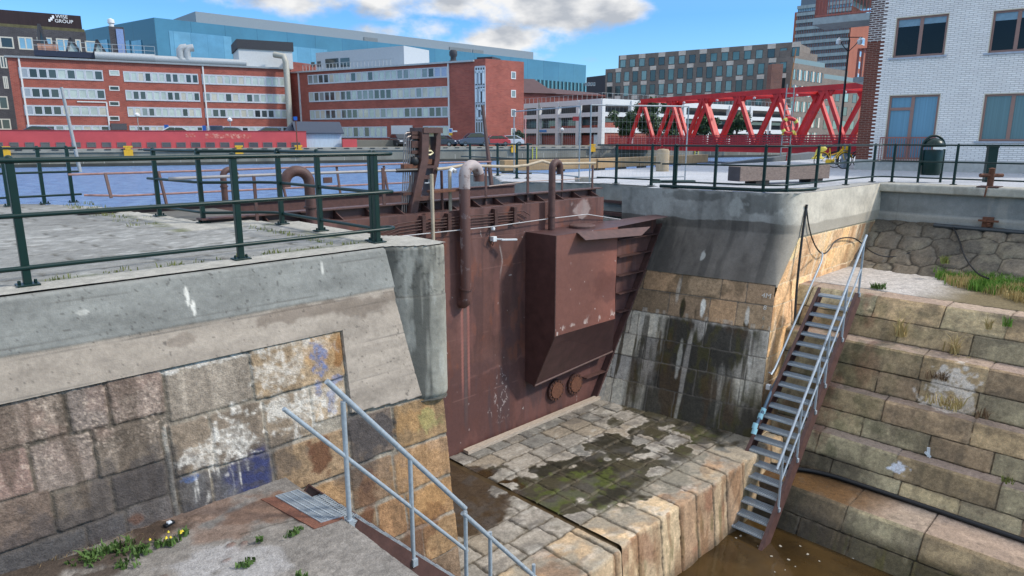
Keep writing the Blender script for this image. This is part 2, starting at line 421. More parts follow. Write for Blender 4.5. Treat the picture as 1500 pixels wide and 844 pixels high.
# ---- left deck
LEFT_POLY = [(-9, 0.02), (3.66, 0.02), (3.95, -.20), (4.25, -.33), (4.43, -.25), (4.45, .5), (4.2, .8), (4.2, 3.05), (3.8, 3.1), (3.75, 3.85), (3.1, 3.95), (2.98, 5.2), (2.72, 7.0), (2.55, 8.2), (2.0, 9.3), (1.4, 10.0), (-9, 15.0)]
def f_ldeck(U, V):
    n1 = fbm(U * 1.1, V * 1.1, 5, 1); n2 = fbm(U * 12, V * 12, 4, 2)
    a = radians(7); u = U * cos(a) + V * sin(a); v = -U * sin(a) + V * cos(a)
    row = np.floor(v / .72); uu = u + (row % 2) * .5
    du = np.abs((uu / 1.05) % 1 - .5); dv = np.abs((v / .72) % 1 - .5)
    jd = np.minimum((.5 - du) * 1.05, (.5 - dv) * .72)
    cell = vnoise(np.floor(uu / 1.05) * 3.7 + .5, row * 5.3 + .5, 9)
    c = np.broadcast_to(L(140, 140, 136), U.shape + (3,)) * (.74 + .22 * cell + .2 * (n1 - .5) + .35 * (n2 - .5))[..., None]
    c = mixc(c, L(182, 182, 178), smooth(.52, .66, fbm(U * 9, V * 9, 4, 5)) * smooth(.4, .6, n1) * .45)
    c = mixc(c, L(78, 76, 68), smooth(.022, .006, jd) * .8)
    edge = np.minimum(V + .0, np.where(V < 3.1, 4.2 - U, 3.0 - U + 0 * V))
    kerb = smooth(.44, .42, edge + .0)
    ck = np.broadcast_to(L(164, 161, 152), U.shape + (3,)) * (.78 + .45 * n2)[..., None]
    c = c * (1 - kerb[..., None]) + ck * kerb[..., None]
    moss = smooth(.16, .02, np.abs(edge - .48)) * smooth(.42, .6, fbm(U * 2.5, V * 2.5, 4, 12))
    c = mixc(c, L(96, 100, 62), moss * .7)
    z = -.012 * smooth(.02, 0, jd) * (1 - kerb) + .006 * (n2 - .5) + .012 * kerb
    return np.stack([U, V, z], -1), rgba(c, .92)
ld_ = hf('left_deck', f_ldeck, -9, 4.5, -.4, 15, .05, PAVEV, keep=lambda P: inpoly(P, LEFT_POLY), org=(0, 0, 0))
tag(ld_, kind='structure')
# ---- right deck
KE = [at_z(735, 256, 0), at_z(799, 254.5, 0), at_z(960, 245, 0), at_z(1032, 240, 0), at_z(1087, 239.5, 0), at_z(1190, 233.5, 0), at_z(1262, 228, 0)]
RIGHT_POLY = [(14.42, 3.62), (14.82, 0.95), (14.95, .45), (15.2, .12), (15.7, -.01), (20.80, 0.0), (20.80, -25), (95, -25), (95, 30)] + [tuple(p[:2]) for p in KE[::-1]] + [(15.6, 12.3), (15.2, 10.4), (14.0, 8.9), (13.45, 8.2), (14.9, 5.6), (14.95, 3.65)]
def f_rdeck(U, V):
    n1 = fbm(U * .5, V * .5, 5, 21); n2 = fbm(U * 5, V * 5, 4, 22)
    c = np.broadcast_to(L(172, 174, 178), U.shape + (3,)) * (.8 + .22 * n1 + .2 * n2)[..., None]
    jd = np.minimum(np.abs((V * .8 + U * .3) % 2.6 - 1.3), 9)
    c = mixc(c, L(120, 120, 120), smooth(.05, .01, jd) * .35)
    band = smooth(.5, .44, np.minimum(np.abs(V - 0) + (U > 20.8) * 9, np.abs(U - 20.8) + (V > 0) * 9))
    c = mixc(c, L(160, 158, 150), band * .8)
    return np.stack([U, V, .004 * (n2 - .5)], -1), rgba(c, .85)
rd_ = hf('right_deck', f_rdeck, 13, 60, -14, 32, .14, PAVEV, keep=lambda P: inpoly(P, RIGHT_POLY), org=(0, 0, 0))
tag(rd_, kind='structure')
# solid body below the right deck's water edge
# ================================================================== generic block walls
def rects_eval(U, V, rects, seed=0, wob=.012):
    uu = U + (fbm(U * 7, V * 7, 3, seed) - .5) * wob * 2.2; vv = V + (fbm(U * 7 + 31, V * 7, 3, seed + 4) - .5) * wob * 2.2
    C = np.zeros(U.shape + (3,)); D = np.full(U.shape, -1.0); I = np.zeros(U.shape)
    for i, (a, b, top, bot, c) in enumerate(rects):
        m = (uu >= a) & (uu < b) & (vv <= top) & (vv > bot)
        d = np.minimum(np.minimum(uu - a, b - uu), np.minimum(top - vv, vv - bot))
        # rounded block corners
        dx = np.minimum(uu - a, b - uu); dy = np.minimum(top - vv, vv - bot); r = .035
        dr = np.where((dx < r) & (dy < r), r - np.sqrt((r - dx) ** 2 + (r - dy) ** 2), d)
        d = np.minimum(d, dr)
        lc = L(*c); lc = (lc * .78 + .22 * lc.mean()) * np.array([1.03, 1.0, .95]); C[m] = lc; D[m] = d[m]; I[m] = i + 1
    return C, D, I
def rows_rects(u0, u1, zs, w, pal, seed, var=.35):
    R = random.Random(seed); out = []
    for k in range(len(zs) - 1):
        u = u0 - R.random() * w
        while u < u1:
            ww = w * (1 + R.uniform(-var, var)); c = R.choice(pal); f = R.uniform(.85, 1.12)
            out.append((u, u + ww, zs[k], zs[k + 1], tuple(min(255, x * f) for x in c))); u += ww
    return out
def spots(U, V, lst, seed, soft=.35, fr=9, amp=1.1):
    m = np.zeros(U.shape); n = fbm(U * fr, V * fr, 5, seed)
    for u, v, ru, rv, st in lst:
        r = np.sqrt(((U - u) / ru) ** 2 + ((V - v) / rv) ** 2)
        m = np.maximum(m, smooth(1 + soft * .5, 1 - soft * .8, r + (n - .5) * amp * 1.6) * st)
    return m
def drips(U, V, fr, seed, lo=.5, hi=.62): return smooth(lo, hi, fbm(U * fr, V * .7, 4, seed))
# ================================================================== left shoulder wall
LR = [(-1.6, .30, -.86, -1.25, (150, 132, 118)), (.325, .62, -.86, -1.265, (130, 116, 108)), (.64, 1.10, -.86, -1.28, (150, 130, 118)),
      (-1.6, -.005, -1.26, -1.66, (146, 118, 107)), (.01, .465, -1.28, -1.71, (138, 122, 112)), (.48, 1.02, -1.30, -1.72, (124, 110, 97)),
      (1.03, 1.085, -1.40, -2.4, (150, 146, 138)),
      (-1.6, .09, -1.67, -2.08, (112, 94, 82)), (.105, .54, -1.73, -2.07, (106, 93, 82)), (.555, 1.01, -1.735, -2.06, (86, 77, 72)),
      (-1.6, .3, -2.10, -2.5, (92, 89, 87)), (.31, .62, -2.08, -2.5, (96, 92, 92)), (.63, 1.02, -2.07, -2.5, (116, 108, 104)),
      (1.12, 1.93, -.88, -1.385, (158, 145, 130)), (1.95, 3.01, -.86, -1.395, (166, 140, 106)),
      (1.10, 1.465, -1.41, -1.93, (146, 129, 110)), (1.475, 1.995, -1.41, -1.95, (128, 113, 97)), (2.02, 2.54, -1.42, -1.94, (152, 133, 110)), (2.56, 2.985, -1.41, -1.83, (172, 150, 122)),
      (1.095, 1.40, -1.95, -2.5, (98, 96, 97)), (1.41, 2.025, -1.97, -2.5, (92, 92, 98)), (2.06, 2.95, -1.97, -2.49, (156, 127, 92)),
      (2.965, 3.56, -1.90, -2.44, (112, 97, 86)), (3.59, 4.45, -1.92, -2.47, (152, 120, 78)),
      (2.0, 2.30, -2.52, -3.0, (150, 120, 90)), (2.32, 2.90, -2.52, -2.98, (166, 132, 92)), (2.925, 3.50, -2.48, -2.99, (140, 112, 84)), (3.53, 4.45, -2.50, -3.02, (170, 132, 92)),
      (2.1, 2.76, -3.02, -3.5, (150, 118, 84)), (2.78, 3.2, -3.02, -3.5, (150, 122, 90)), (3.22, 3.62, -3.03, -3.52, (170, 126, 80)), (3.64, 4.45, -3.05, -3.53, (170, 128, 78))]
LR += rows_rects(2.0, 4.6, [-3.55, -4.03, -4.55, -5.3], .75, [(146, 116, 84), (128, 104, 80), (160, 124, 80)], 3)
def f_lwall(U, V):
    n1 = fbm(U * 2.2, V * 2.2, 5, 31); n2 = fbm(U * 16, V * 16, 4, 32); n3 = fbm(U * 45, V * 45, 3, 33)
    C, D, I = rects_eval(U, V, LR, 35)
    lowb = np.where(U < 3.02, -.862, -1.83 - .06 * (U - 3))
    cap = V > lowb
    right = smooth(1.0, 1.25, U)
    mort = L(98, 90, 80) * (1 - right)[..., None] + L(150, 141, 127) * right[..., None]
    C = np.where((D < 0)[..., None], mort, C)
    jm = smooth(.012, .002, D)
    C = C * (1 - jm[..., None]) + mort * (.8 + .4 * n2)[..., None] * jm[..., None]
    big = 1 + (n1 - .5) * .55 + (n2 - .5) * .65 + (n3 - .5) * .5
    C = C * np.clip(big, .25, 1.8)[..., None]
    gran = (U < 1.1) * smooth(-1.9, -1.2, V)                      # speckled granite on the left
    C = mixc(C, L(58, 52, 48), smooth(.56, .66, n3) * gran * .62)
    C = mixc(C, L(206, 186, 168), smooth(.60, .72, fbm(U * 52 + 9, V * 52, 3, 36)) * gran * .6)
    C = mixc(C, L(146, 118, 106), smooth(.52, .7, fbm(U * 3.4, V * 3.4, 4, 52)) * gran * .3)
    # grime, run-off and rust on the stones
    st = fbm(U * 7, V * .9, 4, 37)
    C = mixc(C, L(72, 61, 51), smooth(.50, .64, st) * (.55 - .25 * right) * (1 - cap))
    C = mixc(C, L(88, 78, 68), smooth(.05, .0, D) * smooth(.42, .62, n2) * (.4 - .25 * right) * (1 - cap))
    C = mixc(C, L(70, 66, 66), spots(U, V, [(.1, -2.25, 1.4, .35, .6), (.8, -1.9, .5, .25, .6), (1.9, -2.05, .5, .3, .45), (3.25, -2.1, .38, .28, .8), (3.0, -2.6, .3, .2, .5)], 38))
    C = mixc(C, L(100, 64, 44), spots(U, V, [(2.55, -2.2, .16, .2, .85), (2.95, -1.12, .07, .16, .9), (3.1, -2.85, .2, .2, .5), (3.05, -3.1, .12, .1, .8), (.72, -2.2, .08, .06, .6), (4.0, -3.5, .2, .2, .6), (3.7, -3.7, .25, .3, .5)], 39))
    C = mixc(C, L(176, 132, 78), spots(U, V, [(2.9, -1.05, .3, .22, .4), (3.9, -2.8, .4, .3, .25), (2.6, -2.75, .3, .2, .25), (3.9, -2.15, .25, .2, .3), (4.0, -3.3, .35, .25, .25)], 41))
    C = mixc(C, L(150, 150, 96), spots(U, V, [(4.1, -2.25, .15, .16, .55)], 42))
    wht = spots(U, V, [(1.70, -1.72, .24, .26, 1), (2.2, -1.55, .16, .2, .8), (2.45, -1.6, .22, .24, .9), (2.78, -1.58, .14, .16, .95), (2.15, -1.15, .22, .22, .7), (2.6, -1.0, .3, .1, .55), (1.35, -1.78, .16, .14, .7), (2.35, -1.2, .16, .18, .5), (1.6, -.9, .5, .025, .9), (2.4, -.89, .5, .03, .8)], 43, fr=14, amp=1.5)
    wht = np.maximum(wht, smooth(.6, .68, fbm(U * 26, V * 1.2, 3, 44)) * spots(U, V, [(1.28, -2.15, .09, .3, 1), (1.62, -2.12, .1, .3, 1), (1.4, -1.85, .2, .2, .8), (2.35, -1.75, .3, .15, .7)], 45))
    blu = spots(U, V, [(1.84, -2.2, .22, .32, .95), (1.66, -2.1, .18, .16, .7)], 46, fr=6, amp=.7)
    blu2 = spots(U, V, [(2.71, -1.13, .09, .20, .95), (2.80, -1.62, .06, .16, .85), (2.66, -1.45, .06, .1, .8), (2.62, -.70, .1, .07, .45), (1.22, -1.98, .1, .03, .8), (2.9, -1.40, .09, .05, .7), (2.45, -.68, .06, .08, .35)], 47, fr=13)
    stonem = (D > .004) * 1.0
    C = mixc(C, L(44, 52, 96), blu * (.35 + .5 * smooth(.35, .6, n2))); C = mixc(C, L(78, 108, 160), blu2 * (.3 + .5 * smooth(.3, .6, n3))); C = mixc(C, L(214, 208, 198), wht * (.28 + .62 * smooth(.40, .62, n2 * .5 + n3 * .5)) * (1 - .7 * blu2))
    # concrete: board marks, pour line, pale run
    bd = np.abs(((V + .012 * (fbm(U * 1.5, V * 1.5, 3, 50) - .5)) / .105) % 1 - .5)
    upper = smooth(-.50, -.47, V + .02 * (fbm(U * 2, V * 0, 3, 51) - .5))
    cc = L(166, 154, 141) * (1 - upper)[..., None] + L(138, 138, 133) * upper[..., None]
    cc = cc * np.clip(1 + (fbm(U * 1.6, V * 6, 5, 53) - .5) * .6 + (n2 - .5) * .3 + (n3 - .5) * .22, .4, 1.6)[..., None]
    cc = mixc(cc, L(96, 93, 88), smooth(.455, .495, bd) * smooth(.3, .55, fbm(U * 1.3, V * 9, 3, 59)) * .6)
    cc = cc * (.93 + .14 * vnoise(np.floor(V / .105 + .5) * 3.7 + .5, U * .35, 60))[..., None]
    cc = mixc(cc, L(112, 98, 86), spots(U, V, [(2.7, -.58, .7, .09, .6), (3.4, -.62, .4, .12, .55), (1.3, -.62, .12, .05, .4)], 54))
    cc = mixc(cc, L(116, 104, 98), smooth(-.03, -.0, V - lowb - .03) * 0)
    cc = mixc(cc, L(226, 222, 212), spots(U, V, [(1.42, -.20, .018, .1, .9), (1.46, -.33, .02, .08, .9), (2.86, -.14, .02, .07, .7), (.55, -.22, .05, .025, .4)], 55, fr=30, amp=.6))
    cc = mixc(cc, L(70, 66, 62), smooth(.80, .84, fbm(U * 34, V * 34, 2, 56)) * .6)
    C = np.where(cap[..., None], cc, C)
    bat = -.12 * np.maximum(0, -V - .0)
    off = np.where(cap, .028 + .003 * smooth(.47, .5, bd) * -1 + .004 * (n2 - .5), -.016 * smooth(.010, 0, D) + .020 * (fbm(U * 4.5, V * 4.5, 4, 57) - .5) + .010 * (n3 - .5) + .03 * (vnoise(I * 3.3 + .5, I * 0 + .5, 58) - .5))
    off = off + .012 * upper * cap
    T = bat - off
    T = np.where(V > -.03, T + .02 * smooth(-.03, 0, V), T)
    return np.stack([U, T, V], -1), rgba(C, .86)
lq = thing('dock_wall', 'left dock wall of large stained stone blocks with paint splashes under a concrete cap', 'dock wall', (1, 0, -2))
def lw_low(U): return np.where(U < 3.02, -.862, -1.83 - .06 * (U - 3))
hf('block_face', f_lwall, -2.6, 4.36, -.78, -5.25, .0145, STONE, lq, keepuv=lambda u, v: v < lw_low(u))
hf('concrete_cap', f_lwall, -2.6, 4.36, 0.0, -1.95, .0145, CONCV, lq, keepuv=lambda u, v: v >= lw_low(u))
# nose
NOSE = [(3.58, .1), (3.64, 0), (3.78, -.10), (3.95, -.21), (4.1, -.29), (4.25, -.335), (4.36, -.32), (4.43, -.24), (4.45, -.1), (4.45, .7)]
def smoothpoly(P, k):
    for _ in range(k):
        Q = [P[0]]
        for i in range(len(P) - 1):
            a, b = np.array(P[i]), np.array(P[i + 1]); Q += [tuple(a * .75 + b * .25), tuple(a * .25 + b * .75)]
        Q.append(P[-1]); P = Q
    return P
def curve_param(P):
    P = np.array(P, float); d = np.r_[0, np.cumsum(np.linalg.norm(np.diff(P, axis=0), axis=1))]
    return P, d
NP_, ND_ = curve_param(smoothpoly(NOSE, 2))
def f_nose(U, V):
    x = np.interp(U, ND_, NP_[:, 0]); y = np.interp(U, ND_, NP_[:, 1])
    n1 = fbm(U * 2.5, V * 1.2, 5, 61); n2 = fbm(U * 18, V * 18, 4, 62); st = fbm(U * 9, V * .8, 4, 63)
    up = smooth(-.62, -.60, V + .03 * (n1 - .5))
    g = smooth(.1, .8, U)
    c = L(108, 107, 102) * (1 - g)[..., None] + L(150, 147, 136) * g[..., None]  # shaded left and sunlit right of the nose painted into the colour
    c = c * np.clip(1 + (n1 - .5) * .8 + (n2 - .5) * .45, .4, 1.6)[..., None]
    c = mixc(c, L(70, 70, 66), smooth(.5, .66, st) * .7); c = mixc(c, L(60, 60, 56), smooth(.6, .7, n2) * up * .6)
    c = mixc(c, L(188, 186, 176), smooth(.6, .72, fbm(U * 7, V * 2, 4, 64)) * .4)
    c = mixc(c, L(74, 72, 68), smooth(.02, 0, np.abs(V + .61)) * .5)
    r = .010 * smooth(-.60, -.63, V) - .05 * smooth(-1.85, -1.97, V) ** 2 + .02 * (smooth(-.03, 0, V))*-1 + .006 * (n2 - .5)
    return np.stack([x + 0 * V, y - r, V], -1), rgba(c, .9)
hf('rounded_nose', f_nose, 0, ND_[-1], 0, -1.97, .016, CONCV, lq)
MB().prism([tuple(p) for p in NP_] + [(3.58, .7)], -1.965, -1.955).prism([(-2.6, .35), (4.36, .35), (4.36, -.1), (4.2, 8.0), (2.6, 8.0), (2.0, 9.3), (-9, 15)], -5.3, -.03).build('core', M('dark_concrete', (92, 90, 84), rough=.95), lq)
# ---- left landing
def f_land(U, V):
    n1 = fbm(U * 1.8, V * 1.8, 5, 71); n2 = fbm(U * 12, V * 12, 4, 72); n3 = fbm(U * 40, V * 40, 3, 73)
    c = np.broadcast_to(L(126, 121, 115), U.shape + (3,)) * np.clip(1 + (n1 - .5) * .6 + (n2 - .5) * .5 + (n3 - .5) * .4, .4, 1.6)[..., None]
    near = smooth(-1.1, -.35, V)
    c = mixc(c, L(120, 94, 78), spots(U, V, [(1.7, -.75, .5, .3, .85), (1.3, -.9, .3, .25, .6), (1.2, -.4, .6, .2, .7)], 74, fr=4))
    c = mixc(c, L(158, 156, 155), spots(U, V, [(1.05, -1.25, .4, .25, .8), (.9, -1.6, .5, .25, .8), (1.35, -1.5, .2, .2, .6), (.5, -1.5, .4, .3, .6)], 75, fr=5))
    dirt = spots(U, V, [(.3, -.5, .5, .22, 1), (-.4, -.55, .8, .28, 1), (.85, -.45, .3, .18, 1), (.1, -.85, .3, .16, .9)], 76, fr=5)
    c = mixc(c, L(66, 54, 44) * 1.0, dirt * .9)
    jd = np.abs(V + 1.17 + (U - 2) * .25)
    c = mixc(c, L(70, 66, 58), smooth(.018, .004, jd) * (U > 1.35) * .7)
    peb = spots(U, V, [(1.22, -1.12, .045, .035, 1), (1.32, -1.17, .035, .03, 1), (1.1, -1.32, .04, .03, .7), (.62, -1.2, .05, .04, .6)], 77, fr=20, amp=.3)
    c = mixc(c, L(122, 104, 96), peb)
    z = LZ - .12 + .035 * n1 + .012 * n2 + .03 * dirt + .02 * peb + .004 * n3
    return np.stack([U, V, z], -1), rgba(c, .92)
la = hf('landing', f_land, -3, 2.16, -3.2, 0.1, .016, STONE, org=(0, 0, 0))
tag(la, kind='structure')
# ================================================================== left altars (under the left stair, mostly hidden)
PA = [(20.9, LZ + .04), (15.56, LZ), (15.515, LZ - .035), (15.19, LZ - .42), (14.98, -3.04), (14.56, -3.07), (14.515, -3.105), (14.36, -3.55), (14.22, -3.98), (13.97, -4.01), (13.925, -4.045), (13.77, -4.42), (13.62, -4.80), (13.33, -4.83), (13.285, -4.865), (13.12, -5.25), (12.95, -5.55), (12.05, -5.58), (11.995, -5.625), (11.74, -6.0), (11.48, -6.45)]
def arc(P):
    P = np.array(P, float); return P, np.r_[0, np.cumsum(np.linalg.norm(np.diff(P, axis=0), axis=1))]
PA_, PD_ = arc(PA)
def altar_fn(side):
    def f(U, V):            # U along the dock (y), V arc length down the profile
        x = np.interp(V, PD_, PA_[:, 0]); z = np.interp(V, PD_, PA_[:, 1])
        n1 = fbm(U * 1.5, V * 1.5, 5, 81); n2 = fbm(U * 9, V * 9, 4, 82); n3 = fbm(U * 30, V * 30, 3, 83)
        e = [PD_[1] - .55, PD_[3], PD_[4], PD_[7], PD_[8], PD_[11], PD_[12], PD_[15], PD_[16], PD_[19], PD_[-1]]
        R = random.Random(5); rects = []
        pal = [(226, 202, 150), (216, 186, 136), (208, 190, 148), (228, 192, 138), (204, 170, 128), (216, 200, 156)]
        for k in range(len(e) - 1):
            u = 1.0
            w0 = 1.35 if k % 2 == 0 else 1.1
            while u > -12:
                w = w0 * R.uniform(.7, 1.25); c = R.choice(pal); ff = R.uniform(.88, 1.08)
                rects.append((u - w, u, -e[k], -e[k + 1], tuple(q * ff for q in c))); u -= w
        C, D, I = rects_eval(U, -V, rects, 84, .008)
        C = np.where((D < 0)[..., None], L(140, 128, 112), C)
        C = C * np.clip(1 + (n1 - .5) * .55 + (n2 - .5) * .5 + (n3 - .5) * .3, .3, 1.7)[..., None]
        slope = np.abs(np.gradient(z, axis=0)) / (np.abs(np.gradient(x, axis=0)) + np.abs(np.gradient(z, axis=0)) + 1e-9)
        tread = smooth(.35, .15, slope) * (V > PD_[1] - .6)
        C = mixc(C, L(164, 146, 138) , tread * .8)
        C = mixc(C, L(84, 74, 66), spots(U, -z * 0 + V, [], 85)) if False else C
        st = fbm(U * 6, V * .8, 4, 86)
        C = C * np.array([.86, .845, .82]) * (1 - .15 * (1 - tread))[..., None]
        C = mixc(C, L(84, 74, 62), smooth(.52, .68, fbm(U * 1.3, V * 2.6, 5, 99)) * .4 * (1 - tread * .6))
        C = mixc(C, L(104, 92, 76), smooth(.55, .75, st) * (1 - tread) * .35)
        C = mixc(C, L(120, 72, 56), smooth(.55, .7, fbm(U * 2.2, V * 1.5, 4, 87)) * smooth(-3.2, -1.6, U) * .5)
        C = mixc(C, L(74, 82, 52), smooth(.5, .66, fbm(U * 3, V * 2.2, 4, 88)) * smooth(-4.5, -1.5, U) * smooth(PD_[1], PD_[1] + .3, V) * .45)
        ph = lambda u, v, s0: (at_s(u, v, s0)[1])
        def vz(zz): return np.interp(-zz, -PA_[:, 1], PD_)
        # damp dark stones near the foot, slime below the last tread
        wet = smooth(PD_[16] + .1, PD_[19], V) * smooth(.3, .5, fbm(U * 5, V * .7, 4, 89) + .18)
        C = mixc(C, L(58, 50, 30), wet * .85 * smooth(PD_[18] + .2, PD_[19], V))
        C = mixc(C, L(96, 88, 46), smooth(.55, .7, fbm(U * 11, V * .9, 3, 90)) * smooth(PD_[19] - .1, PD_[19], V) * .6)
        C = mixc(C, L(62, 56, 48), smooth(-3.6, -2.2, U + .5 * (n1 - .5)) * smooth(PD_[15] - .1, PD_[15], V) * .8)
        C = mixc(C, L(96, 66, 28), smooth(-3.7, -2.6, U + 1.2 * (n1 - .5)) * smooth(PD_[16] - .02, PD_[16] + .05, V) * smooth(PD_[17] + .02, PD_[17] - .03, V) * .8)
        C = mixc(C, L(70, 66, 62), smooth(-2.9, -4.6, U) * smooth(.4, .6, fbm(U * 1.2, V * 1.2, 3, 93)) * smooth(PD_[2] + .5, PD_[2], V) * .6 * (V > PD_[1] - .05))
        jm = smooth(.012, .003, D)
        C = mixc(C, L(48, 42, 36), jm * .85)
        C = mixc(C, L(112, 100, 84), smooth(.08, .01, D) * smooth(.45, .62, n2) * .35)
        C = mixc(C, L(92, 82, 70), smooth(.62, .74, fbm(U * 8, V * 8, 4, 97)) * .3)
        # pale salt bloom on two courses
        bl = spots(U, V, [(-3.75, PD_[6] + .35, .32, .34, .95), (-3.6, PD_[7] + .32, .36, .26, .95), (-3.95, PD_[7] + .3, .3, .2, .7)], 91, fr=9, amp=1.3) * smooth(.25, .5, n2 * .6 + n3 * .4)
        C = mixc(C, L(226, 214, 200), bl * .85)
        wsp = spots(U, V, [(-3.28, PD_[14] + .2, .16, .10, .95)], 92, fr=14)
        C = mixc(C, L(222, 224, 230), wsp)
        # paved ledge at the top
        led = smooth(PD_[1] - .56, PD_[1] - .6, V)
        cl = L(178, 172, 166) * np.clip(1 + (n2 - .5) * .5 + (n3 - .5) * .6, .4, 1.6)[..., None]
        cl = mixc(cl, L(112, 100, 74), smooth(-2.2, -3.4, U + .5 * (n1 - .5)))
        C = C * (1 - led[..., None]) + cl * led[..., None]
        g = np.stack([np.gradient(x, axis=0), np.gradient(z, axis=0)], -1); g /= np.linalg.norm(g, axis=-1, keepdims=True) + 1e-9
        off = (-.022 * smooth(.012, .002, D) + .022 * (vnoise(I * 3.3 + .5, I * 0 + .5, 94) - .5) - .012 * smooth(.05, .0, D) * smooth(.5, .66, fbm(U * 9, V * 9, 3, 98))) * (1 - led) + .012 * (n1 - .5) + .010 * (n2 - .5) + .008 * (n3 - .5)
        off += .03 * led * (fbm(U * 2, V * 2, 4, 95) - .5)
        x2 = x + g[..., 1] * off * 1.0; z2 = z - g[..., 0] * off * 1.0
        return np.stack([x2, U, z2], -1), rgba(C, .85 - .3 * smooth(PD_[17], PD_[19], V) * smooth(-4.5, -2.5, U))
    return f
al = thing('dock_steps', 'right side of the dry dock stepped in courses of brown stone blocks', 'stone steps', (14, -4, -4))
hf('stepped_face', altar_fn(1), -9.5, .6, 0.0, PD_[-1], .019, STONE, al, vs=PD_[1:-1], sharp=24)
# ================================================================== right pier and shoulder
def corner(z):
    a = np.abs(z)
    sC = 14.97 - .59 * np.maximum(0, a - .95); tC = -.02 * a - .20 * np.maximum(0, a - 2.05)
    return sC, tC
PAL_P = [(168, 132, 92), (158, 130, 98), (176, 142, 104), (150, 124, 92)]
PAL_G = [(182, 176, 160), (168, 162, 150), (190, 180, 160), (160, 154, 146)]
PAL_S = [(244, 190, 120), (234, 182, 120), (224, 178, 126), (246, 198, 132), (216, 170, 118)]
zrow = [-2.055, -2.50, -3.01, -3.54, -4.03, -4.55, -5.3]
PRc = []
_R = random.Random(12)
for k in range(6):
    w = 0.0; first = True
    while w > -5:
        ww = _R.uniform(.6, 1.25) if not first else _R.uniform(.4, .9); first = False
        c = _R.choice(PAL_P if k < 2 else PAL_G); ff = _R.uniform(.88, 1.1)
        PRc.append((w - ww, w, zrow[k], zrow[k + 1], tuple(min(255, q * ff) for q in c))); w -= ww
zrow2 = [-1.07, -1.55, -2.055, -2.50, -3.01, -3.54, -4.03, -4.55, -5.05, -5.6, -6.5]
for k in range(10):
    w = 0.0
    while w < 7:
        ww = _R.uniform(.5, 1.15); c = _R.choice(PAL_S); ff = _R.uniform(.9, 1.08)
        if w > 4.4: c = (160, 140, 112)
        PRc.append((w, w + ww, zrow2[k], zrow2[k + 1], tuple(min(255, q * ff) for q in c))); w += ww
def f_pier(U, V):
    sC, tC = corner(V); La = np.maximum(.03, .85 * (1 - np.abs(V) / 2.05)); La = np.where(V < -2.05, .03, La)
    def P(w):
        p = w < 0
        s = np.where(p, sC + .163 * w * 1.0, sC + w); t = np.where(p, tC - .987 * w, tC + 0 * w)
        return s, t
    s0, t0 = P(U)
    x = (U + La) / (2 * La); inside = (x > 0) & (x < 1); xc = np.clip(x, 0, 1)
    a, b = P(-La), P(La)
    bs = (1 - xc) ** 2 * a[0] + 2 * xc * (1 - xc) * sC + xc ** 2 * b[0]; bt = (1 - xc) ** 2 * a[1] + 2 * xc * (1 - xc) * tC + xc ** 2 * b[1]
    s = np.where(inside, bs, s0); t = np.where(inside, bt, t0)
    n1 = fbm(U * 1.6, V * 1.6, 5, 101); n2 = fbm(U * 10, V * 10, 4, 102); n3 = fbm(U * 34, V * 34, 3, 103)
    C, D, I = rects_eval(U, V, PRc, 104, .010)
    pier = U < 0
    lowb = np.where(pier, -2.05, np.minimum(-1.05, -2.05 + (U - .1) * 2.6) )
    cap = V > lowb
    C = np.where((D < 0)[..., None], L(150, 140, 124), C)
    C = C * np.clip(1 + (n1 - .5) * .45 + (n2 - .5) * .5 + (n3 - .5) * .28, .3, 1.6)[..., None]
    pm = np.where(pier, 1.0, 0.0)
    # pier: brown stains up high, grey middle, black-green slime lower right
    C = mixc(C, L(98, 82, 62), smooth(.48, .62, fbm(U * 2.2, V * 2.2, 4, 105)) * pm * (V > -2.55) * .7)
    st = fbm(U * 4.2, V * .55, 4, 106); st2 = fbm(U * 9, V * .5, 4, 107)
    wet = smooth(-2.95, -3.1, V + .1 * (n2 - .5)) * smooth(-2.9, -2.35, U + (st - .5) * 1.1) * smooth(-.15, -.55, U + .5 * smooth(-3.4, -4.0, V) + (st2 - .5) * .8)
    wet = np.maximum(wet, smooth(-3.8, -4.6, V + (st - .5) * 1.8) * smooth(-3.5, -2.6, U + (st2 - .5) * 1.2))
    wet = np.maximum(wet, smooth(-3.0, -3.12, V) * smooth(.60, .66, st2) * .8)
    wet = np.maximum(wet, spots(U, V, [(-2.12, -2.8, .07, .25, 1), (-.55, -2.95, .07, .12, .8), (-1.75, -2.85, .05, .2, .6)], 108, fr=5, amp=.3)) * pm
    wet = wet * (1 - .8 * smooth(.66, .72, fbm(U * 3.3 + 4, V * .35, 3, 115)))
    C = mixc(C, L(27, 25, 16), wet * .93)
    alg = smooth(.5, .66, fbm(U * 6, V * 3, 4, 109)) * wet
    C = mixc(C, L(66, 62, 24), alg * .6)
    C = mixc(C, L(74, 52, 26), smooth(.5, .64, fbm(U * 3.1, V * 1.4, 4, 116)) * wet * .45)
    C = mixc(C, L(222, 218, 206), spots(U, V, [(-1.62, -2.72, .06, .22, .9), (-2.0, -3.9, .06, .4, .35), (-.55, -2.75, .05, .2, .6), (-2.3, -2.45, .05, .3, .3)], 110, fr=8, amp=.4) * pm)
    C = mixc(C, L(186, 182, 172), smooth(.6, .72, fbm(U * 5.5, V * .6, 4, 111)) * pm * (V < -2.9) * (1 - wet) * .45)
    # shoulder: orange runs and lime
    C = mixc(C, L(232, 212, 182), smooth(.55, .7, fbm(U * 5, V * .6, 4, 112)) * (1 - pm) * .55)
    C = mixc(C, L(166, 116, 72), smooth(.55, .7, fbm(U * 3.7 + 3, V * .8, 4, 113)) * (1 - pm) * .55)
    C = mixc(C, L(112, 98, 82), smooth(2.6, 4.6, U) * (1 - pm) * smooth(-1.2, -2.2, V) * .5)
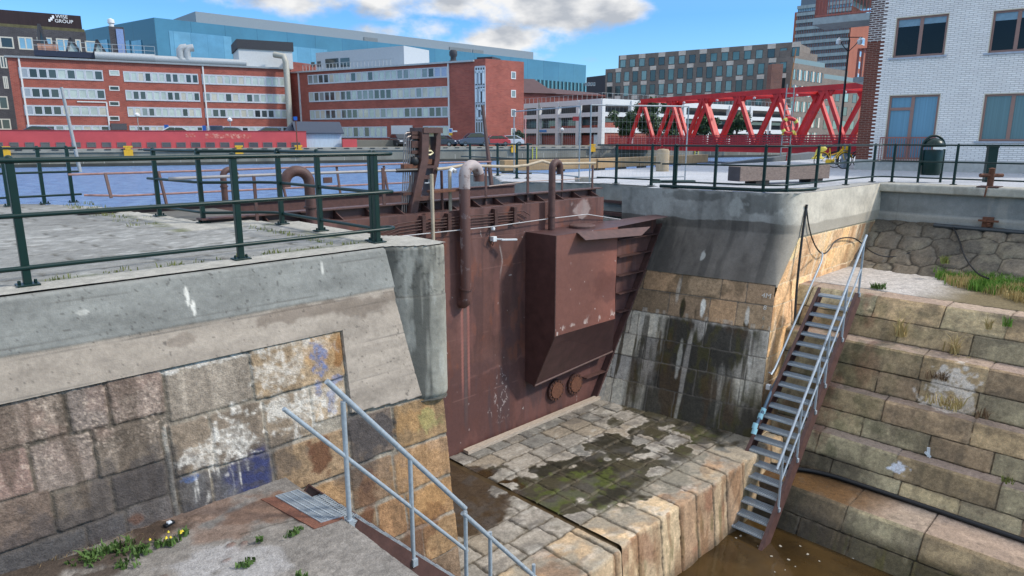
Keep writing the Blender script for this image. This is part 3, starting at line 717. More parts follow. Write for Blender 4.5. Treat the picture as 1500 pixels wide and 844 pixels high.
    C = mixc(C, L(60, 50, 38), smooth(-3.6, -4.4, V + .5 * (st - .5)) * (1 - pm) * .8)
    jm = smooth(.015, .003, D)
    C = C * (1 - jm[..., None]) + (np.where(pier[..., None], L(96, 90, 82), L(224, 204, 170)) * (.75 + .5 * n2)[..., None]) * jm[..., None]
    # concrete
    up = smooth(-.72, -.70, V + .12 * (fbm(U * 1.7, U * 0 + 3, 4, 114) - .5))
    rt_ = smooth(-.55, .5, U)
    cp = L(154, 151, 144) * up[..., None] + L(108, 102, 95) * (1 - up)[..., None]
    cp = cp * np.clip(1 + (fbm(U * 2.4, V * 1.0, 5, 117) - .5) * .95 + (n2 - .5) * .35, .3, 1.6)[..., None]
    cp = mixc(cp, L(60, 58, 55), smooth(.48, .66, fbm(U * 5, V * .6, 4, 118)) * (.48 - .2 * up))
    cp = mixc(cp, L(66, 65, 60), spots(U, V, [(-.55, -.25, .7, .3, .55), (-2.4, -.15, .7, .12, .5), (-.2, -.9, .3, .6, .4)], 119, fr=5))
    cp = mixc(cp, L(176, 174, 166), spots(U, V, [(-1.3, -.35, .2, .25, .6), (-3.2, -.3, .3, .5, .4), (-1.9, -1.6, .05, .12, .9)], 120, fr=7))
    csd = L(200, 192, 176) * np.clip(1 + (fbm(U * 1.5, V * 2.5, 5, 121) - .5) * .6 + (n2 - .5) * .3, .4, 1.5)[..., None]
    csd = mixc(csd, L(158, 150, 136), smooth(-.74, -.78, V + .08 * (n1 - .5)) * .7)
    cc = cp * (1 - rt_[..., None]) + csd * rt_[..., None]  # shaded pier face and sunlit shoulder painted as two concrete tones
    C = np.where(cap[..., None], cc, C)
    fr = 1.0
    off = np.where(cap, .022 + .004 * (n2 - .5), -.016 * smooth(.011, 0, D) + .016 * (fbm(U * 4, V * 4, 4, 122) - .5) + .008 * (n3 - .5) + .03 * (vnoise(I * 3.3 + .5, I * 0 + .5, 123) - .5))
    kk = np.clip(U / .1, -1, 1) * .5 + .5
    s = s - off * (1 - kk); t = t - off * kk
    rough = np.where(cap, .9, .86 - .22 * wet)
    return np.stack([s, t, V + 0 * U], -1), rgba(C, rough)
rp = thing('entrance_pier', 'right entrance pier of slimy stone blocks under a rounded dark concrete cap', 'dock wall', (16, 0, -3))
def pr_low(u): return np.where(u < 0, -2.05, np.minimum(-1.05, -2.05 + (u - .1) * 2.6))
hf('pier_face', f_pier, -4.4, 6.0, -1.0, -6.2, .018, STONE, rp, keepuv=lambda u, v: v < pr_low(u))
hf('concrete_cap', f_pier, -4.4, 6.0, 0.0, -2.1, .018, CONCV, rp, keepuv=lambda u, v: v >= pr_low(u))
# draught marks
def text_obj(name, body, size, loc, xdir, zdir, mat, parent, depth=.004):
    cu = bpy.data.curves.new(name, 'FONT'); cu.body = body; cu.size = size; cu.extrude = depth; cu.align_x = 'CENTER'
    tmp = bpy.data.objects.new('tmp', cu); COL.objects.link(tmp)
    dg = bpy.context.evaluated_depsgraph_get(); me = bpy.data.meshes.new_from_object(tmp.evaluated_get(dg))
    x = Vector(xdir).normalized(); z = Vector(zdir).normalized(); y = z.cross(x)
    R = Matrix((x, z, -y)).transposed()
    vs = [np.array(R @ v.co) + np.array(loc, float) for v in me.vertices]; fs = [tuple(p.vertices) for p in me.polygons]
    bpy.data.objects.remove(tmp); bpy.data.curves.remove(cu)
    return mk(name, vs, fs, mat, parent)
LIME = M('faded_white_paint', (196, 192, 182), rough=.9, var=.25, sc=40)
pn = np.array([-.82, 0, .57])
for body, z, sz in (('4M', -2.33, .17), ('8', -2.57, .15), ('6', -2.78, .13), ('4', -2.96, .12)):
    sc_, tc_ = corner(np.array(z)); w = -.16
    p = np.array([float(sc_) + .163 * w - .05, float(tc_) - .987 * w, z])
    text_obj('draught_mark', body, sz, p, (.163, -.987, 0), (.5, .1, .86), LIME if z > -2.7 else M('worn_paint', (150, 142, 126), rough=.9, var=.3, sc=50), rp)
# recess behind the pier and quay wall beyond the gate
MB().hexa([(14.95, 3.65, -2.2), (17, 3.65, -2.2), (17, 5.6, -2.2), (14.95, 5.6, -2.2), (14.95, 3.65, -.015), (17, 3.65, -.015), (17, 5.6, -.015), (14.95, 5.6, -.015)]).build('recess_wall', CONC, rp)
MB().prism([(13.45, 8.2), (14.95, 5.6), (17, 5.6), (17, 8.95), (14.0, 8.95)], -2.2, -.015).build('wing_wall', CONC, rp)
MB().prism([(14.0, 8.95), (17, 8.95), (17, 12.3), (15.6, 12.3), (15.2, 10.4)], -2.2, -.02).build('quay_side', CONC, rp)
MB().boxm((14.75, 3.7, -.52), (14.95, 5.5, -.46)).boxm((14.6, 3.7, -.86), (14.95, 5.5, -.78)).build('steel_ledge', RUST_D, rp)
MB().boxm((14.5, 3.4, -1.5), (14.95, 5.6, -.95)).build('recess_bench', CONC, rp)
MB().bar((14.06, 3.42, -.005), (14.06, 3.42, -.92), .12, .10).build('pale_edge_strip', CONC_L, rp) if False else None
# ================================================================== right chamber wall
def rub_rects(): 
    R = random.Random(9); out = []
    zs = [0, -.33, -.64, -.98, -1.36, -1.75]
    return out
def f_rubble(U, V):          # U along y, V 0..1.3 down the slope
    n1 = fbm(U * 1.8, V * 1.8, 5, 131); n2 = fbm(U * 10, V * 10, 4, 132); n3 = fbm(U * 34, V * 34, 3, 133)
    # irregular stones: jittered cells
    gx, gy = .66, .36; uu = U + .22 * (fbm(U * 1.7, V * 1.7, 3, 134) - .5); vv = V + .16 * (fbm(U * 1.7 + 9, V * 1.7, 3, 135) - .5)
    d1 = np.full(U.shape, 9.0); d2 = np.full(U.shape, 9.0); idn = np.zeros(U.shape)
    bi = np.floor(uu / gx); bj = np.floor(vv / gy); T = np.random.RandomState(3).rand(64, 64, 2)
    for di in (-1, 0, 1):
        for dj in (-1, 0, 1):
            i = (bi + di).astype(int); j = (bj + dj).astype(int)
            jx = T[j & 63, i & 63, 0]; jy = T[j & 63, i & 63, 1]
            px = (i + .5 + (jx - .5) * .65 + (j & 1) * .4) * gx; py = (j + .5 + (jy - .5) * .45) * gy
            d = (np.abs((uu - px) * .60) ** 4 + np.abs((vv - py) * 1.0) ** 4) ** .25
            up = d < d1
            d2 = np.where(up, d1, np.minimum(d2, d)); idn = np.where(up, jx * 7 + jy, idn); d1 = np.where(up, d, d1)
    e = d2 - d1
    c = L(100, 94, 84) * (1 - (idn % 1))[..., None] + L(120, 110, 96) * (idn % 1)[..., None]
    c = c * np.clip(.95 + (n1 - .5) * .6 + (n2 - .5) * .5 + (n3 - .5) * .4, .3, 1.6)[..., None]
    c = mixc(c, L(150, 140, 118), smooth(.55, .7, fbm(U * 3, V * 3, 4, 136)) * .4)
    jm = smooth(.028, .006, e); c = mixc(c, L(44, 40, 34), jm * .9)
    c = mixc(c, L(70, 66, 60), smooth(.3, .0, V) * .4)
    x = 20.72 - 1.9 * (V / 1.3) ** 1.1 + 0.06 * n1; z = -1.05 - 1.12 * (V / 1.3)
    off = .05 * (1 - jm) * smooth(0, .12, e) + .02 * (n2 - .5)
    return np.stack([x - off, U, z + off * .6], -1), rgba(c, .92)
rw = thing('chamber_wall', 'grey concrete wall with an overhanging coping above sloping rubble stones on the right', 'dock wall', (21, -5, -1))
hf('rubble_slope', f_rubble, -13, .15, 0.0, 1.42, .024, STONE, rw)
def f_cwall(U, V):
    n1 = fbm(U * 1.2, V * 3, 5, 141); n2 = fbm(U * 10, V * 10, 4, 142)
    bd = np.abs(((V + .01 * (fbm(U * 1.5, V * 1.5, 3, 143) - .5)) / .13) % 1 - .5)
    c = np.broadcast_to(L(128, 131, 130), U.shape + (3,)) * np.clip(1 + (n1 - .5) * .6 + (n2 - .5) * .3, .4, 1.5)[..., None]
    c = mixc(c, L(90, 92, 92), smooth(.46, .5, bd) * .35); c = mixc(c, L(176, 170, 158), smooth(.62, .72, fbm(U * 3, V * .5, 4, 144)) * .3)
    c = mixc(c, L(176, 170, 158), smooth(-.80, -.83, V + .05 * (n1 - .5)) * .35); c = mixc(c, L(80, 80, 78), smooth(.02, 0, np.abs(((U + 2.1) % 3.3) - 1.6)) * .5)
    return np.stack([20.83 - .05 * smooth(-.8, -.86, V) + 0 * U, U, V], -1), rgba(c, .9)
hf('concrete_face', f_cwall, -13, .0, -.2, -1.12, .03, CONCV, rw)
def f_cop(U, V):
    n1 = fbm(U * 1.2, V * 3, 5, 145); n2 = fbm(U * 10, V * 10, 4, 146)
    pr, pd = arc([(21.3, .012), (20.72, .012), (20.66, -.02), (20.66, -.22), (20.9, -.24)])
    x = np.interp(V, pd, pr[:, 0]); z = np.interp(V, pd, pr[:, 1])
    c = np.broadcast_to(L(176, 172, 160), U.shape + (3,)) * np.clip(1 + (n1 - .5) * .45 + (n2 - .5) * .35, .4, 1.5)[..., None]
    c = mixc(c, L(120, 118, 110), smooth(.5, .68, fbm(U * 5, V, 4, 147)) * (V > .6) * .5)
    return np.stack([x, U, z], -1), rgba(c, .9)
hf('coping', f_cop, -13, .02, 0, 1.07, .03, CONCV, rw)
# ================================================================== sill
def sp_z(lst, z):            # [(u, v, ru_px->m ...)]
    out = []
    for u, v, a, b, st in lst:
        p = at_z(u, v, z); out.append((p[0], p[1], a, b, st))
    return out
def f_sill(x0, x1, seed):
    def f(U, V):             # U = s, V arc: from gate to front edge then down
        yf = -1.05 - .015 * np.sin(U * 7) - .08 * (U < 7.2)
        pr_y0 = 3.30; top = pr_y0 - yf
        y = np.where(V < top - .05, pr_y0 - V, 0); z = np.zeros_like(V) + SZ
        a = np.clip((V - (top - .05)) / .10, 0, 1)
        y = np.where(V >= top - .05, yf + .05 - .055 * np.sin(a * pi / 2), y); z = np.where(V >= top - .05, SZ - .055 * (1 - np.cos(a * pi / 2)), z)
        z = np.where(V > top + .05, SZ - .055 - (V - top - .05), z); y = np.where(V > top + .05, yf - .005 - .10 * (V - top - .05), y)
        n1 = fbm(U * 1.3, V * 1.3, 5, seed); n2 = fbm(U * 8, V * 8, 4, seed + 1); n3 = fbm(U * 30, V * 30, 3, seed + 2)
        R = random.Random(seed); rects = []
        es = [0, .5, .98, 1.45, 1.98, 2.5, 3.02, 3.5, 5.9]
        for k in range(len(es) - 1):
            u = x0 - R.random() * .5
            while u < x1:
                w = R.uniform(.42, .8) if k < 7 else R.uniform(.52, .72)
                c = R.choice([(142, 136, 126), (134, 128, 120), (152, 144, 132), (124, 122, 116), (146, 134, 116)]) if k < 7 else R.choice([(200, 170, 128), (190, 162, 124), (206, 178, 136), (178, 142, 106)])
                rects.append((u, u + w, -es[k], -es[k + 1], c)); u += w
        C, D, I = rects_eval(U, -V, rects, seed + 3, .014)
        C = np.where((D < 0)[..., None], L(90, 82, 68), C)
        C = C * np.clip(1 + (n1 - .5) * .5 + (n2 - .5) * .5 + (n3 - .5) * .3, .3, 1.6)[..., None]
        front = V > top - .02
        algl = sp_z([(800, 720, 1.3, .9, 1), (880, 700, 1.3, 1.1, 1), (905, 655, .9, .6, .95), (960, 690, .7, .6, .9), (1000, 640, 1.0, .5, .95), (1060, 640, .7, .5, 1), (950, 625, .6, .3, .9), (1010, 665, .5, .4, .9), (730, 705, .6, .7, .8), (900, 620, .3, .25, .8)], SZ)
        wet = spots(U, y, algl, seed + 4, fr=3.2, amp=1.0)
        dry = spots(U, y, sp_z([(965, 690, .3, .16, 1), (985, 648, .5, .28, 1), (940, 645, .35, .22, .9), (740, 695, .3, .22, 1), (735, 715, .3, .18, 1), (1030, 657, .3, .2, .9)], SZ), seed + 5, fr=5)
        wet = np.maximum(wet, smooth(11.5, 12.1, U + .5 * (n1 - .5) + .3 * (n2 - .5)) * smooth(-.75, -.3, y) * smooth(2.9, 2.2, y)) if x0 > 6 else wet
        wet = wet * (1 - dry) * (~front)
        pud = spots(U, y, sp_z([(690, 720, 1.0, .8, 1), (670, 750, .9, .7, 1), (700, 700, .5, .5, 1)], SZ), seed + 6, fr=2.5, amp=.5) * (1 - dry) * (~front)
        if x0 < 6: pud = np.maximum(pud, smooth(1.9, .9, V + .5 * (n1 - .5)) * smooth(4.8, 5.6, U + .3 * (n2 - .5))); wet = np.maximum(wet * .4, 0)
        ring = smooth(.02, .25, wet) * smooth(.75, .4, wet)
        C = mixc(C, L(206, 196, 182), ring * .45)
        C = mixc(C, L(54, 49, 27), smooth(.12, .72, wet + .35 * (n2 - .5)) * .92)
        C = mixc(C, L(30, 27, 17), smooth(.45, .62, fbm(U * 2.2, y * 2.2, 4, seed + 15)) * smooth(.4, .8, wet) * .7)
        C = mixc(C, L(80, 88, 34), smooth(.42, .62, fbm(U * 4, y * 4, 5, seed + 7)) * smooth(.5, .8, wet) * spots(U, y, sp_z([(860, 720, 1.0, .8, 1), (820, 735, .6, .5, 1), (1010, 640, .8, .5, .5)], SZ), seed + 8) * .75)
        C = mixc(C, L(60, 42, 18), smooth(.3, .7, pud) * .9)
        C = mixc(C, L(140, 88, 66), smooth(.58, .72, fbm(U * 1.9, V * 1.3, 4, seed + 9)) * front * .5)
        C = mixc(C, L(196, 190, 178), smooth(.58, .72, fbm(U * 2.6, V * 5, 4, seed + 10)) * (~front) * (1 - wet) * (1 - pud) * .5)
        C = mixc(C, L(84, 80, 76), smooth(.52, .68, fbm(U * 2.1, V * 3, 4, seed + 11)) * (~front) * .5)
        C = mixc(C, L(150, 144, 130), smooth(.44, .6, fbm(U * 1.7, V * 2.5, 4, seed + 16)) * smooth(3.3, 3.6, V) * smooth(top + .1, top - .05, V) * .7)
        C = mixc(C, L(92, 92, 54), smooth(.5, .66, fbm(U * 6, V * 1.2, 4, seed + 17)) * smooth(top + .3, top + .7, V) * .6)
        C = mixc(C, L(60, 52, 40), smooth(.9, 1.25, V - top) * front * .7)
        jm = smooth(.019, .005, D) * (1 - .8 * pud) * (1 - .65 * smooth(.3, .7, wet)); C = mixc(C, L(46, 40, 31), jm * .9)
        C = mixc(C, L(96, 86, 70), smooth(.09, .01, D) * smooth(.42, .6, n2) * .5 * (1 - pud))
        C = mixc(C, L(132, 96, 66), smooth(.50, .66, fbm(U * 5, V * .9, 4, seed + 13)) * front * .55)
        h = -.035 * smooth(.019, .002, D) * (1 - pud) - .02 * smooth(.06, 0, D) * smooth(.5, .65, fbm(U * 9, V * 9, 3, seed + 14)) * (1 - pud) + .018 * (n1 - .5) * (1 - pud) + .012 * (n2 - .5) * (1 - pud) + .02 * (vnoise(I * 3.3 + .5, I * 0 + .5, seed + 12) - .5) * (1 - pud) - .03 * pud
        k = np.clip((V - top + .05) / .10, 0, 1)
        z = z + h * (1 - k); y = y - h * k
        rise = .22 * smooth(10.5, 12.6, U) * 0
        return np.stack([U, y, z + rise], -1), rgba(C, .86 - .2 * np.maximum(wet, 0) - .5 * pud * .9)
    return f
si = thing('dock_sill', 'stone sill of worn flagstones with green algae at the foot of the steel gate', 'sill', (8.5, 1, SZ))
hf('right_flagstones', f_sill(7.26, 13.0, 150), 7.24, 13.2, 0, 5.75, .018, STONE, si)
hf('left_flagstones', f_sill(3.6, 7.11, 170), 3.6, 7.12, 0, 5.75, .018, STONE, si)
MB().boxm((7.0, -1.0, FZ), (7.40, 3.3, SZ - .035)).build('gutter', M('wet_slime', (74, 60, 38), rough=.35, var=.4), si)
MB().bar((7.6, 3.16, SZ + .03), (12.0, 3.16, SZ + .03), .16, .07).build('timber_seal', M('pale_timber', (176, 162, 146), rough=.85, var=.35, sc=9, stretch=(1, 8, 8)), si)
def murk():
    m, n, l, b = _nt('murky_water')
    tc = n.new('ShaderNodeTexCoord'); nz = n.new('ShaderNodeTexNoise'); nz.inputs['Scale'].default_value = 1.1; nz.inputs['Detail'].default_value = 7
    l.new(tc.outputs['Object'], nz.inputs['Vector']); cr = n.new('ShaderNodeValToRGB'); e = cr.color_ramp.elements
    e[0].position = .3; e[0].color = (*L(44, 33, 18), 1); e[1].position = .7; e[1].color = (*L(78, 60, 33), 1)
    l.new(nz.outputs['Fac'], cr.inputs[0]); l.new(cr.outputs[0], b.inputs['Base Color']); b.inputs['Roughness'].default_value = .07
    n2 = n.new('ShaderNodeTexNoise'); n2.inputs['Scale'].default_value = 5; n2.inputs['Detail'].default_value = 3; l.new(tc.outputs['Object'], n2.inputs['Vector'])
    bp = n.new('ShaderNodeBump'); bp.inputs['Strength'].default_value = .12; bp.inputs['Distance'].default_value = .05; l.new(n2.outputs['Fac'], bp.inputs['Height']); l.new(bp.outputs[0], b.inputs['Normal'])
    return m
grid_plane('dock_floor_water', [(-2, -14), (13, -14), (13, .5), (-2, .5)], FZ, murk())
# ================================================================== the steel dock gate
TG = 3.33
gate = thing('dock_gate', 'rust brown steel caisson gate closing the dry dock between the two piers', 'dock gate', (9, 3.5, SZ))
def g_right(z):
    a = -z
    return np.where(a < .68, 12.15, 14.46 - .613 * np.maximum(0, a - .92))
def f_gate(U, V):            # U 0..1 across, V = z
    x0 = 3.4; s = x0 + U * (g_right(V) - x0)
    n1 = fbm(s * .9, V * .9, 5, 201); n2 = fbm(s * 6, V * 6, 4, 202); n3 = fbm(s * 28, V * 28, 3, 203)
    c = np.broadcast_to(L(99, 67, 60), U.shape + (3,)) * np.clip(1 + (n1 - .5) * .55 + (n2 - .5) * .28 + (n3 - .5) * .12, .4, 1.6)[..., None]
    c = mixc(c, L(66, 46, 45), smooth(.54, .68, fbm(s * 5, V * .45, 4, 214)) * .45)
    c = mixc(c, L(126, 92, 86), smooth(.56, .70, fbm(s * 4 + 7, V * .5, 4, 215)) * .4)
    c = mixc(c, L(128, 74, 52), smooth(.60, .70, fbm(s * 6, V * 2.4, 5, 216)) * .4)
    edge = -3.55 + .5 * (fbm(s * 1.3, V * 0 + 2, 4, 204) - .5) + .12 * (n2 - .5)
    low = smooth(.02, -.04, V - edge)
    c = mixc(c, L(88, 58, 54), low * .8)
    c = mixc(c, L(132, 92, 84), smooth(.05, 0, np.abs(V - edge)) * smooth(.4, .6, n2) * .5)
    c = mixc(c, L(78, 54, 54), smooth(.5, .62, fbm(s * 1.1, V * 1.4, 4, 205)) * smooth(-1.6, -2.4, V) * (1 - low) * .45)
    c = mixc(c, L(74, 60, 62), smooth(.52, .70, fbm(s * 7, V * .7, 4, 206)) * low * .55)
    foot = smooth(-4.75, -5.2, V + .1 * (n2 - .5)); c = mixc(c, L(124, 88, 78), foot * .4 * smooth(.45, .6, fbm(s * 9, V * 1, 3, 207)))
    # streak below the big vent pipe
    stx = 7.78; c = mixc(c, L(158, 104, 94), smooth(.035, .02, np.abs(np.abs(s - stx) - .085)) * smooth(-1.9, -2.0, V) * smooth(-4.2, -3.4, V) * .8)
    c = mixc(c, L(98, 90, 88), smooth(.05, .03, np.abs(s - stx)) * smooth(-1.95, -2.05, V) * smooth(-4.9, -3.6, V) * .5)
    c = mixc(c, L(160, 150, 146), smooth(.02, .008, np.abs(s - 8.78 - .03 * np.sin(V * 9))) * smooth(-.85, -.95, V) * smooth(-1.7, -1.3, V) * .7)
    # chips, droppings, scratches
    sp = (vnoise(s * 13, V * 9, 208) > .972); c = mixc(c, L(200, 190, 184), sp * smooth(.3, .7, n3) * .75)
    scr = spots(s, V, [(8.75, -4.15, .3, .5, 1)], 209, fr=4) * (np.abs(fbm(s * 7, V * 5, 3, 210) - .5) < .016); c = mixc(c, L(176, 164, 160), scr * .65)
    for zj in (-1.32, -3.95): c = mixc(c, L(132, 98, 90), smooth(.014, .004, np.abs(V - zj + .01 * np.sin(s * 1.7))) * smooth(.35, .6, n2) * .5)
    wl_ = smooth(.012, .004, np.abs(V + 2.65)); c = mixc(c, L(140, 106, 98), wl_ * smooth(.4, .6, n2) * .7)
    c = mixc(c, L(186, 170, 164), spots(s, V, [(11.35, -.33, .3, .2, .9)], 211, fr=6) * .55)
    c = mixc(c, L(126, 84, 76), smooth(.58, .72, fbm(s * 3, V * 1.2, 4, 212)) * .35)
    for j in (6.0, 9.47, 11.9): c = mixc(c, L(80, 52, 50), smooth(.012, .004, np.abs(s - j)) * .5)
    dent = .05 * np.exp(-(((s - 9.05) / .16) ** 2 + ((V + 2.35) / .45) ** 2)) + .03 * np.exp(-(((s - 8.4) / .3) ** 2 + ((V + 3.0) / .3) ** 2)) + .03 * np.exp(-(((s - 7.0) / .25) ** 2 + ((V + 3.1) / .3) ** 2))
    t = TG + dent + .012 * (fbm(s * 1.1, V * 1.1, 3, 213) - .5) - .015 * wl_ * 0
    return np.stack([s, t, V], -1), rgba(c, .55 + .12 * n2)
hf('front_plate', f_gate, 0, 1, 0, 0, 1, STEELV, gate) if False else None
def hf2(name, fn, nu, nv, u0, u1, v0, v1, mat, parent):
    U, V = np.meshgrid(np.linspace(u0, u1, nu), np.linspace(v0, v1, nv)); P, C = fn(U, V)
    idx = np.arange(nu * nv).reshape(nv, nu); Q = np.stack([idx[:-1, :-1], idx[:-1, 1:], idx[1:, 1:], idx[1:, :-1]], -1).reshape(-1, 4)
    return mk(name, P.reshape(-1, 3), Q, mat, parent, None, True, C.reshape(-1, 4))
hf2('front_plate', f_gate, 460, 260, 0, 1, -.09, -5.5, STEELV, gate)
B = MB()
B.boxm((3.0, TG + .03, -.13), (12.15, 3.85, -.10))
B.build('ledge', RUST, gate)
B = MB(); B.boxm((3.0, 3.85, -.1), (12.5, 3.88, .06)); B.boxm((3.0, 3.72, .06), (12.6, 3.95, .085))
for i in range(14): x = 4.0 + i * .63; B.add([(x, 3.85, -.1), (x, 3.5, -.1), (x, 3.85, .05), (x + .02, 3.85, -.1), (x + .02, 3.5, -.1), (x + .02, 3.85, .05)], [(0, 1, 2), (3, 5, 4), (0, 2, 5, 3), (1, 4, 5, 2), (0, 3, 4, 1)])
B.build('bulwark', RUST, gate)
MB().boxm((2.4, 3.88, -.5), (12.5, 6.6, -.36)).build('deck_plate', RUST_D, gate)
MB().boxm((4.0, 3.97, -.02), (12.4, 4.35, .0)).build('walkway', GALV, gate)
MB().boxm((2.0, 6.5, -1.9), (12.3, 6.56, .03)).boxm((2.0, 6.44, .03), (12.3, 6.62, .05)).build('outer_bulwark', RUST, gate)
MB().prism([(3.2, TG + .05), (12.1, TG + .05), (12.4, 6.5), (2.4, 6.5)], -5.5, -.52).build('hull', RUST_D, gate)
MB().bar((14.5, 3.24, -.9), (11.84, 3.24, -5.2), .14, .16, (0, 1, 0)).build('end_beam', RUST, gate)
# side tank
bt = float(at_s(814, 342, 9.5)[1]); bz = -.68
zfb = float(at_t(813, 493, bt)[2]); sr = float(at_t(903, 400, bt)[0]); zbk = -4.02; tb = 3.05
def f_boxfront(U, V):
    s = 9.5 + (sr - 9.5) * U; n1 = fbm(s * 1.2, V * 1.2, 4, 220); n2 = fbm(s * 7, V * 7, 4, 221)
    c = np.broadcast_to(L(118, 78, 68), U.shape + (3,)) * np.clip(1 + (n1 - .5) * .3 + (n2 - .5) * .15, .5, 1.5)[..., None]
    c = mixc(c, L(160, 100, 84), smooth(.45, 1.0, U + .4 * (n1 - .5)) * .5)  # sunlit reddish flush towards the right end painted into the colour
    c = mixc(c, L(206, 196, 188), (vnoise(s * 13, V * 9, 222) > .965) * smooth(.35, .6, n2) * .8)
    c = mixc(c, L(206, 190, 180), smooth(.62, .66, fbm(s * 9, V * 6, 3, 223)) * smooth(.30, .05, V - zfb) * .8)
    c = mixc(c, L(96, 62, 56), spots(s, V, [(sr - .35, zfb + .8, .5, .3, .6)], 224, fr=3))
    t = bt + .02 * (fbm(s * 1.3, V * 1.3, 3, 225) - .5) + .03 * np.exp(-(((s - sr + .4) / .3) ** 2 + ((V - zfb - .7) / .3) ** 2))
    return np.stack([s, t, V], -1), rgba(c, .55)
tank = MB()
tank.add([(9.5, TG, bz), (9.5, bt, bz), (9.5, bt, zfb), (9.5, tb, zbk - .05), (9.5, TG, zbk)], [(0, 1, 2, 3, 4)])
tank.add([(9.5, TG, bz), (14.35, TG, bz), (14.2, bt + .35, bz), (sr, bt, bz), (9.5, bt, bz)], [(0, 1, 2, 3, 4)])
tank.add([(9.5, bt, zfb), (sr, bt, zfb), (12.3, tb, zbk + .12), (9.5, tb, zbk - .05)], [(0, 1, 2, 3)])
tank.add([(9.5, tb, zbk - .05), (12.3, tb, zbk + .12), (12.3, TG, zbk + .15), (9.5, TG, zbk)], [(0, 1, 2, 3)])
tank.add([(sr, bt, bz), (sr, bt, zfb), (12.3, tb, zbk + .12), (12.3, TG, zbk + .1), (sr + .1, TG, bz)], [(0, 1, 2, 3, 4)])
tk = tank.build('side_tank', M('shaded_tank_steel', (78, 52, 50), rough=.5, var=.25, sc=4), gate)  # darker than the front panel: shade of side and underside painted in
hf2('front_panel', f_boxfront, 160, 160, 0, 1, bz, zfb, STEELV, tk)
MB().tube([(9.5, bt - .01, zfb), (9.5, tb - .01, zbk - .05)], .018, 6).tube([(9.5, tb, zbk - .05), (12.3, tb, zbk + .12)], .03, 6).tube([(9.5, bt - .01, bz), (9.5, bt - .01, zfb)], .015, 6).build('edge_bead', RUST, tk)
p1_, p2_, p3_, p4_ = at_t(845, 340, bt), at_t(953, 332, bt), at_t(940, 345, bt - .28), at_t(858, 352, bt - .28)
lip = MB(); lip.add([p1_, p2_, p3_, p4_], [(0, 1, 2, 3)]); lip.add([p1_ + (0, .02, -.01), p2_ + (0, .02, -.01), p3_ + (0, .02, -.012), p4_ + (0, .02, -.012)], [(3, 2, 1, 0)]); lip.build('deflector_plate', RUST, tk)
c_ = at_z(852, 329, bz + .05); MB().lathe([(.30, 0), (.30, .05), (.27, .07), (0.0, .07)], (c_[0] - .1, max(c_[1] - .1, bt + .3), bz), 20).build('manhole', RUST, tk)
for y in (352, 377, 405, 431, 458, 553):
    a = at_t(906 if y < 500 else 862, y, 3.2); sR = 14.46 - .613 * max(0, -a[2] - .92)
    MB().boxm((a[0] - (.0 if y < 500 else .1), 3.17, a[2] - .012), (sR - .04, TG, a[2] + .012)).build('stiffener', RUST, gate)
for u, v in ((813, 571), (841, 562)):
    c = at_t(u, v, TG - .02); B = MB()
    B.tube([c + (0, -.05, 0), c + (0, .0, 0)], .26, 20)
    B.build('flange_ring', RUST_D, gate); MB().tube([c + (0, -.075, 0), c + (0, -.05, 0)], .19, 20).build('blank_cover', RUSTY, gate)
    B = MB()
    for k in range(14): B.tube([c + (.225 * cos(k * pi / 7), -.07, .225 * sin(k * pi / 7)), c + (.225 * cos(k * pi / 7), -.05, .225 * sin(k * pi / 7))], .018, 6)
    B.build('bolts', RUSTY, gate)
def arcpts(c, r, a0, a1, ax, ay, n=10):
    ax, ay = np.array(ax, float), np.array(ay, float)
    return [np.array(c, float) + ax * r * cos(a0 + (a1 - a0) * i / n) + ay * r * sin(a0 + (a1 - a0) * i / n) for i in range(n + 1)]
PIPE = M('faded_brown_pipe', (104, 74, 68), rough=.5, var=.22, sc=5, col2=(160, 150, 150), thr=(.56, .68))
X_ = np.array([1.0, 0, 0]); Y_ = np.array([0, 1.0, 0]); Z_ = np.array([0, 0, 1.0])
def goose(name, u, vtop, vbot, t, r, R, dirx, drop, mat, elbow=False):
    a = at_t(u, vtop, t); b = at_t(u, vbot, t); d = np.array(dirx, float)
    top = np.array([a[0], t, a[2] - R])
    pts = []
    if elbow: pts += [(a[0], t + .22, b[2]), (a[0], t + .08, b[2]), (a[0], t + .02, b[2] + .04)]
    pts += [(a[0], t, b[2] + (.12 if elbow else 0))]
    pts += arcpts(top + d * R, R, pi, 0, d, Z_, 12)
    e = pts[-1]; pts.append(e + np.array([0, 0, -drop]))
    o = MB().tube(pts, r, 16).build(name, mat, gate, smooth_=True)
    MB().tube([np.array([a[0], t, b[2] + .28]), np.array([a[0], t, b[2] + .31])], r * 1.25, 16).build('pipe_collar', RUST, gate, smooth_=True)
    return o
goose('vent_pipe', 680, 243, 446, 3.17, .105, .21, (1, .15, 0), .10, PIPE, True)
_a = at_t(680, 243, 3.17); _t = np.array([_a[0], 3.17, _a[2] - .21]); _d = np.array([1, .15, 0.])
MB().tube([_t + (0, 0, -.22)] + arcpts(_t + _d * .21, .21, pi, .25, _d, Z_, 12), .108, 16).build('pipe_bend', M('chalky_grey_paint', (168, 156, 154), rough=.6, sc=7, col2=(112, 84, 78), thr=(.52, .66)), gate, smooth_=True)
goose('vent_pipe', 809, 238, 336, 3.17, .075, .14, (1, .1, 0), .12, RUST)
goose('vent_pipe', 452, 250, 330, 3.5, .085, .19, (-1, .2, 0), .06, RUST)
goose('vent_pipe', 326, 249, 300, 4.6, .05, .11, (1, .1, 0), .04, RUST)
MB().tube([(p[0], 3.22, p[2]) for p in (at_t(560, 349, 3.22), at_t(583, 346.5, 3.22), at_t(722, 332, 3.22), at_t(800, 321, 3.22), at_t(860, 314, 3.22))] + [at_t(905, 321, 3.3), at_t(942, 326, 3.5)], .010, 8).build('white_conduit', M('grey_white_conduit', (180, 178, 178), rough=.5), gate, smooth_=True)
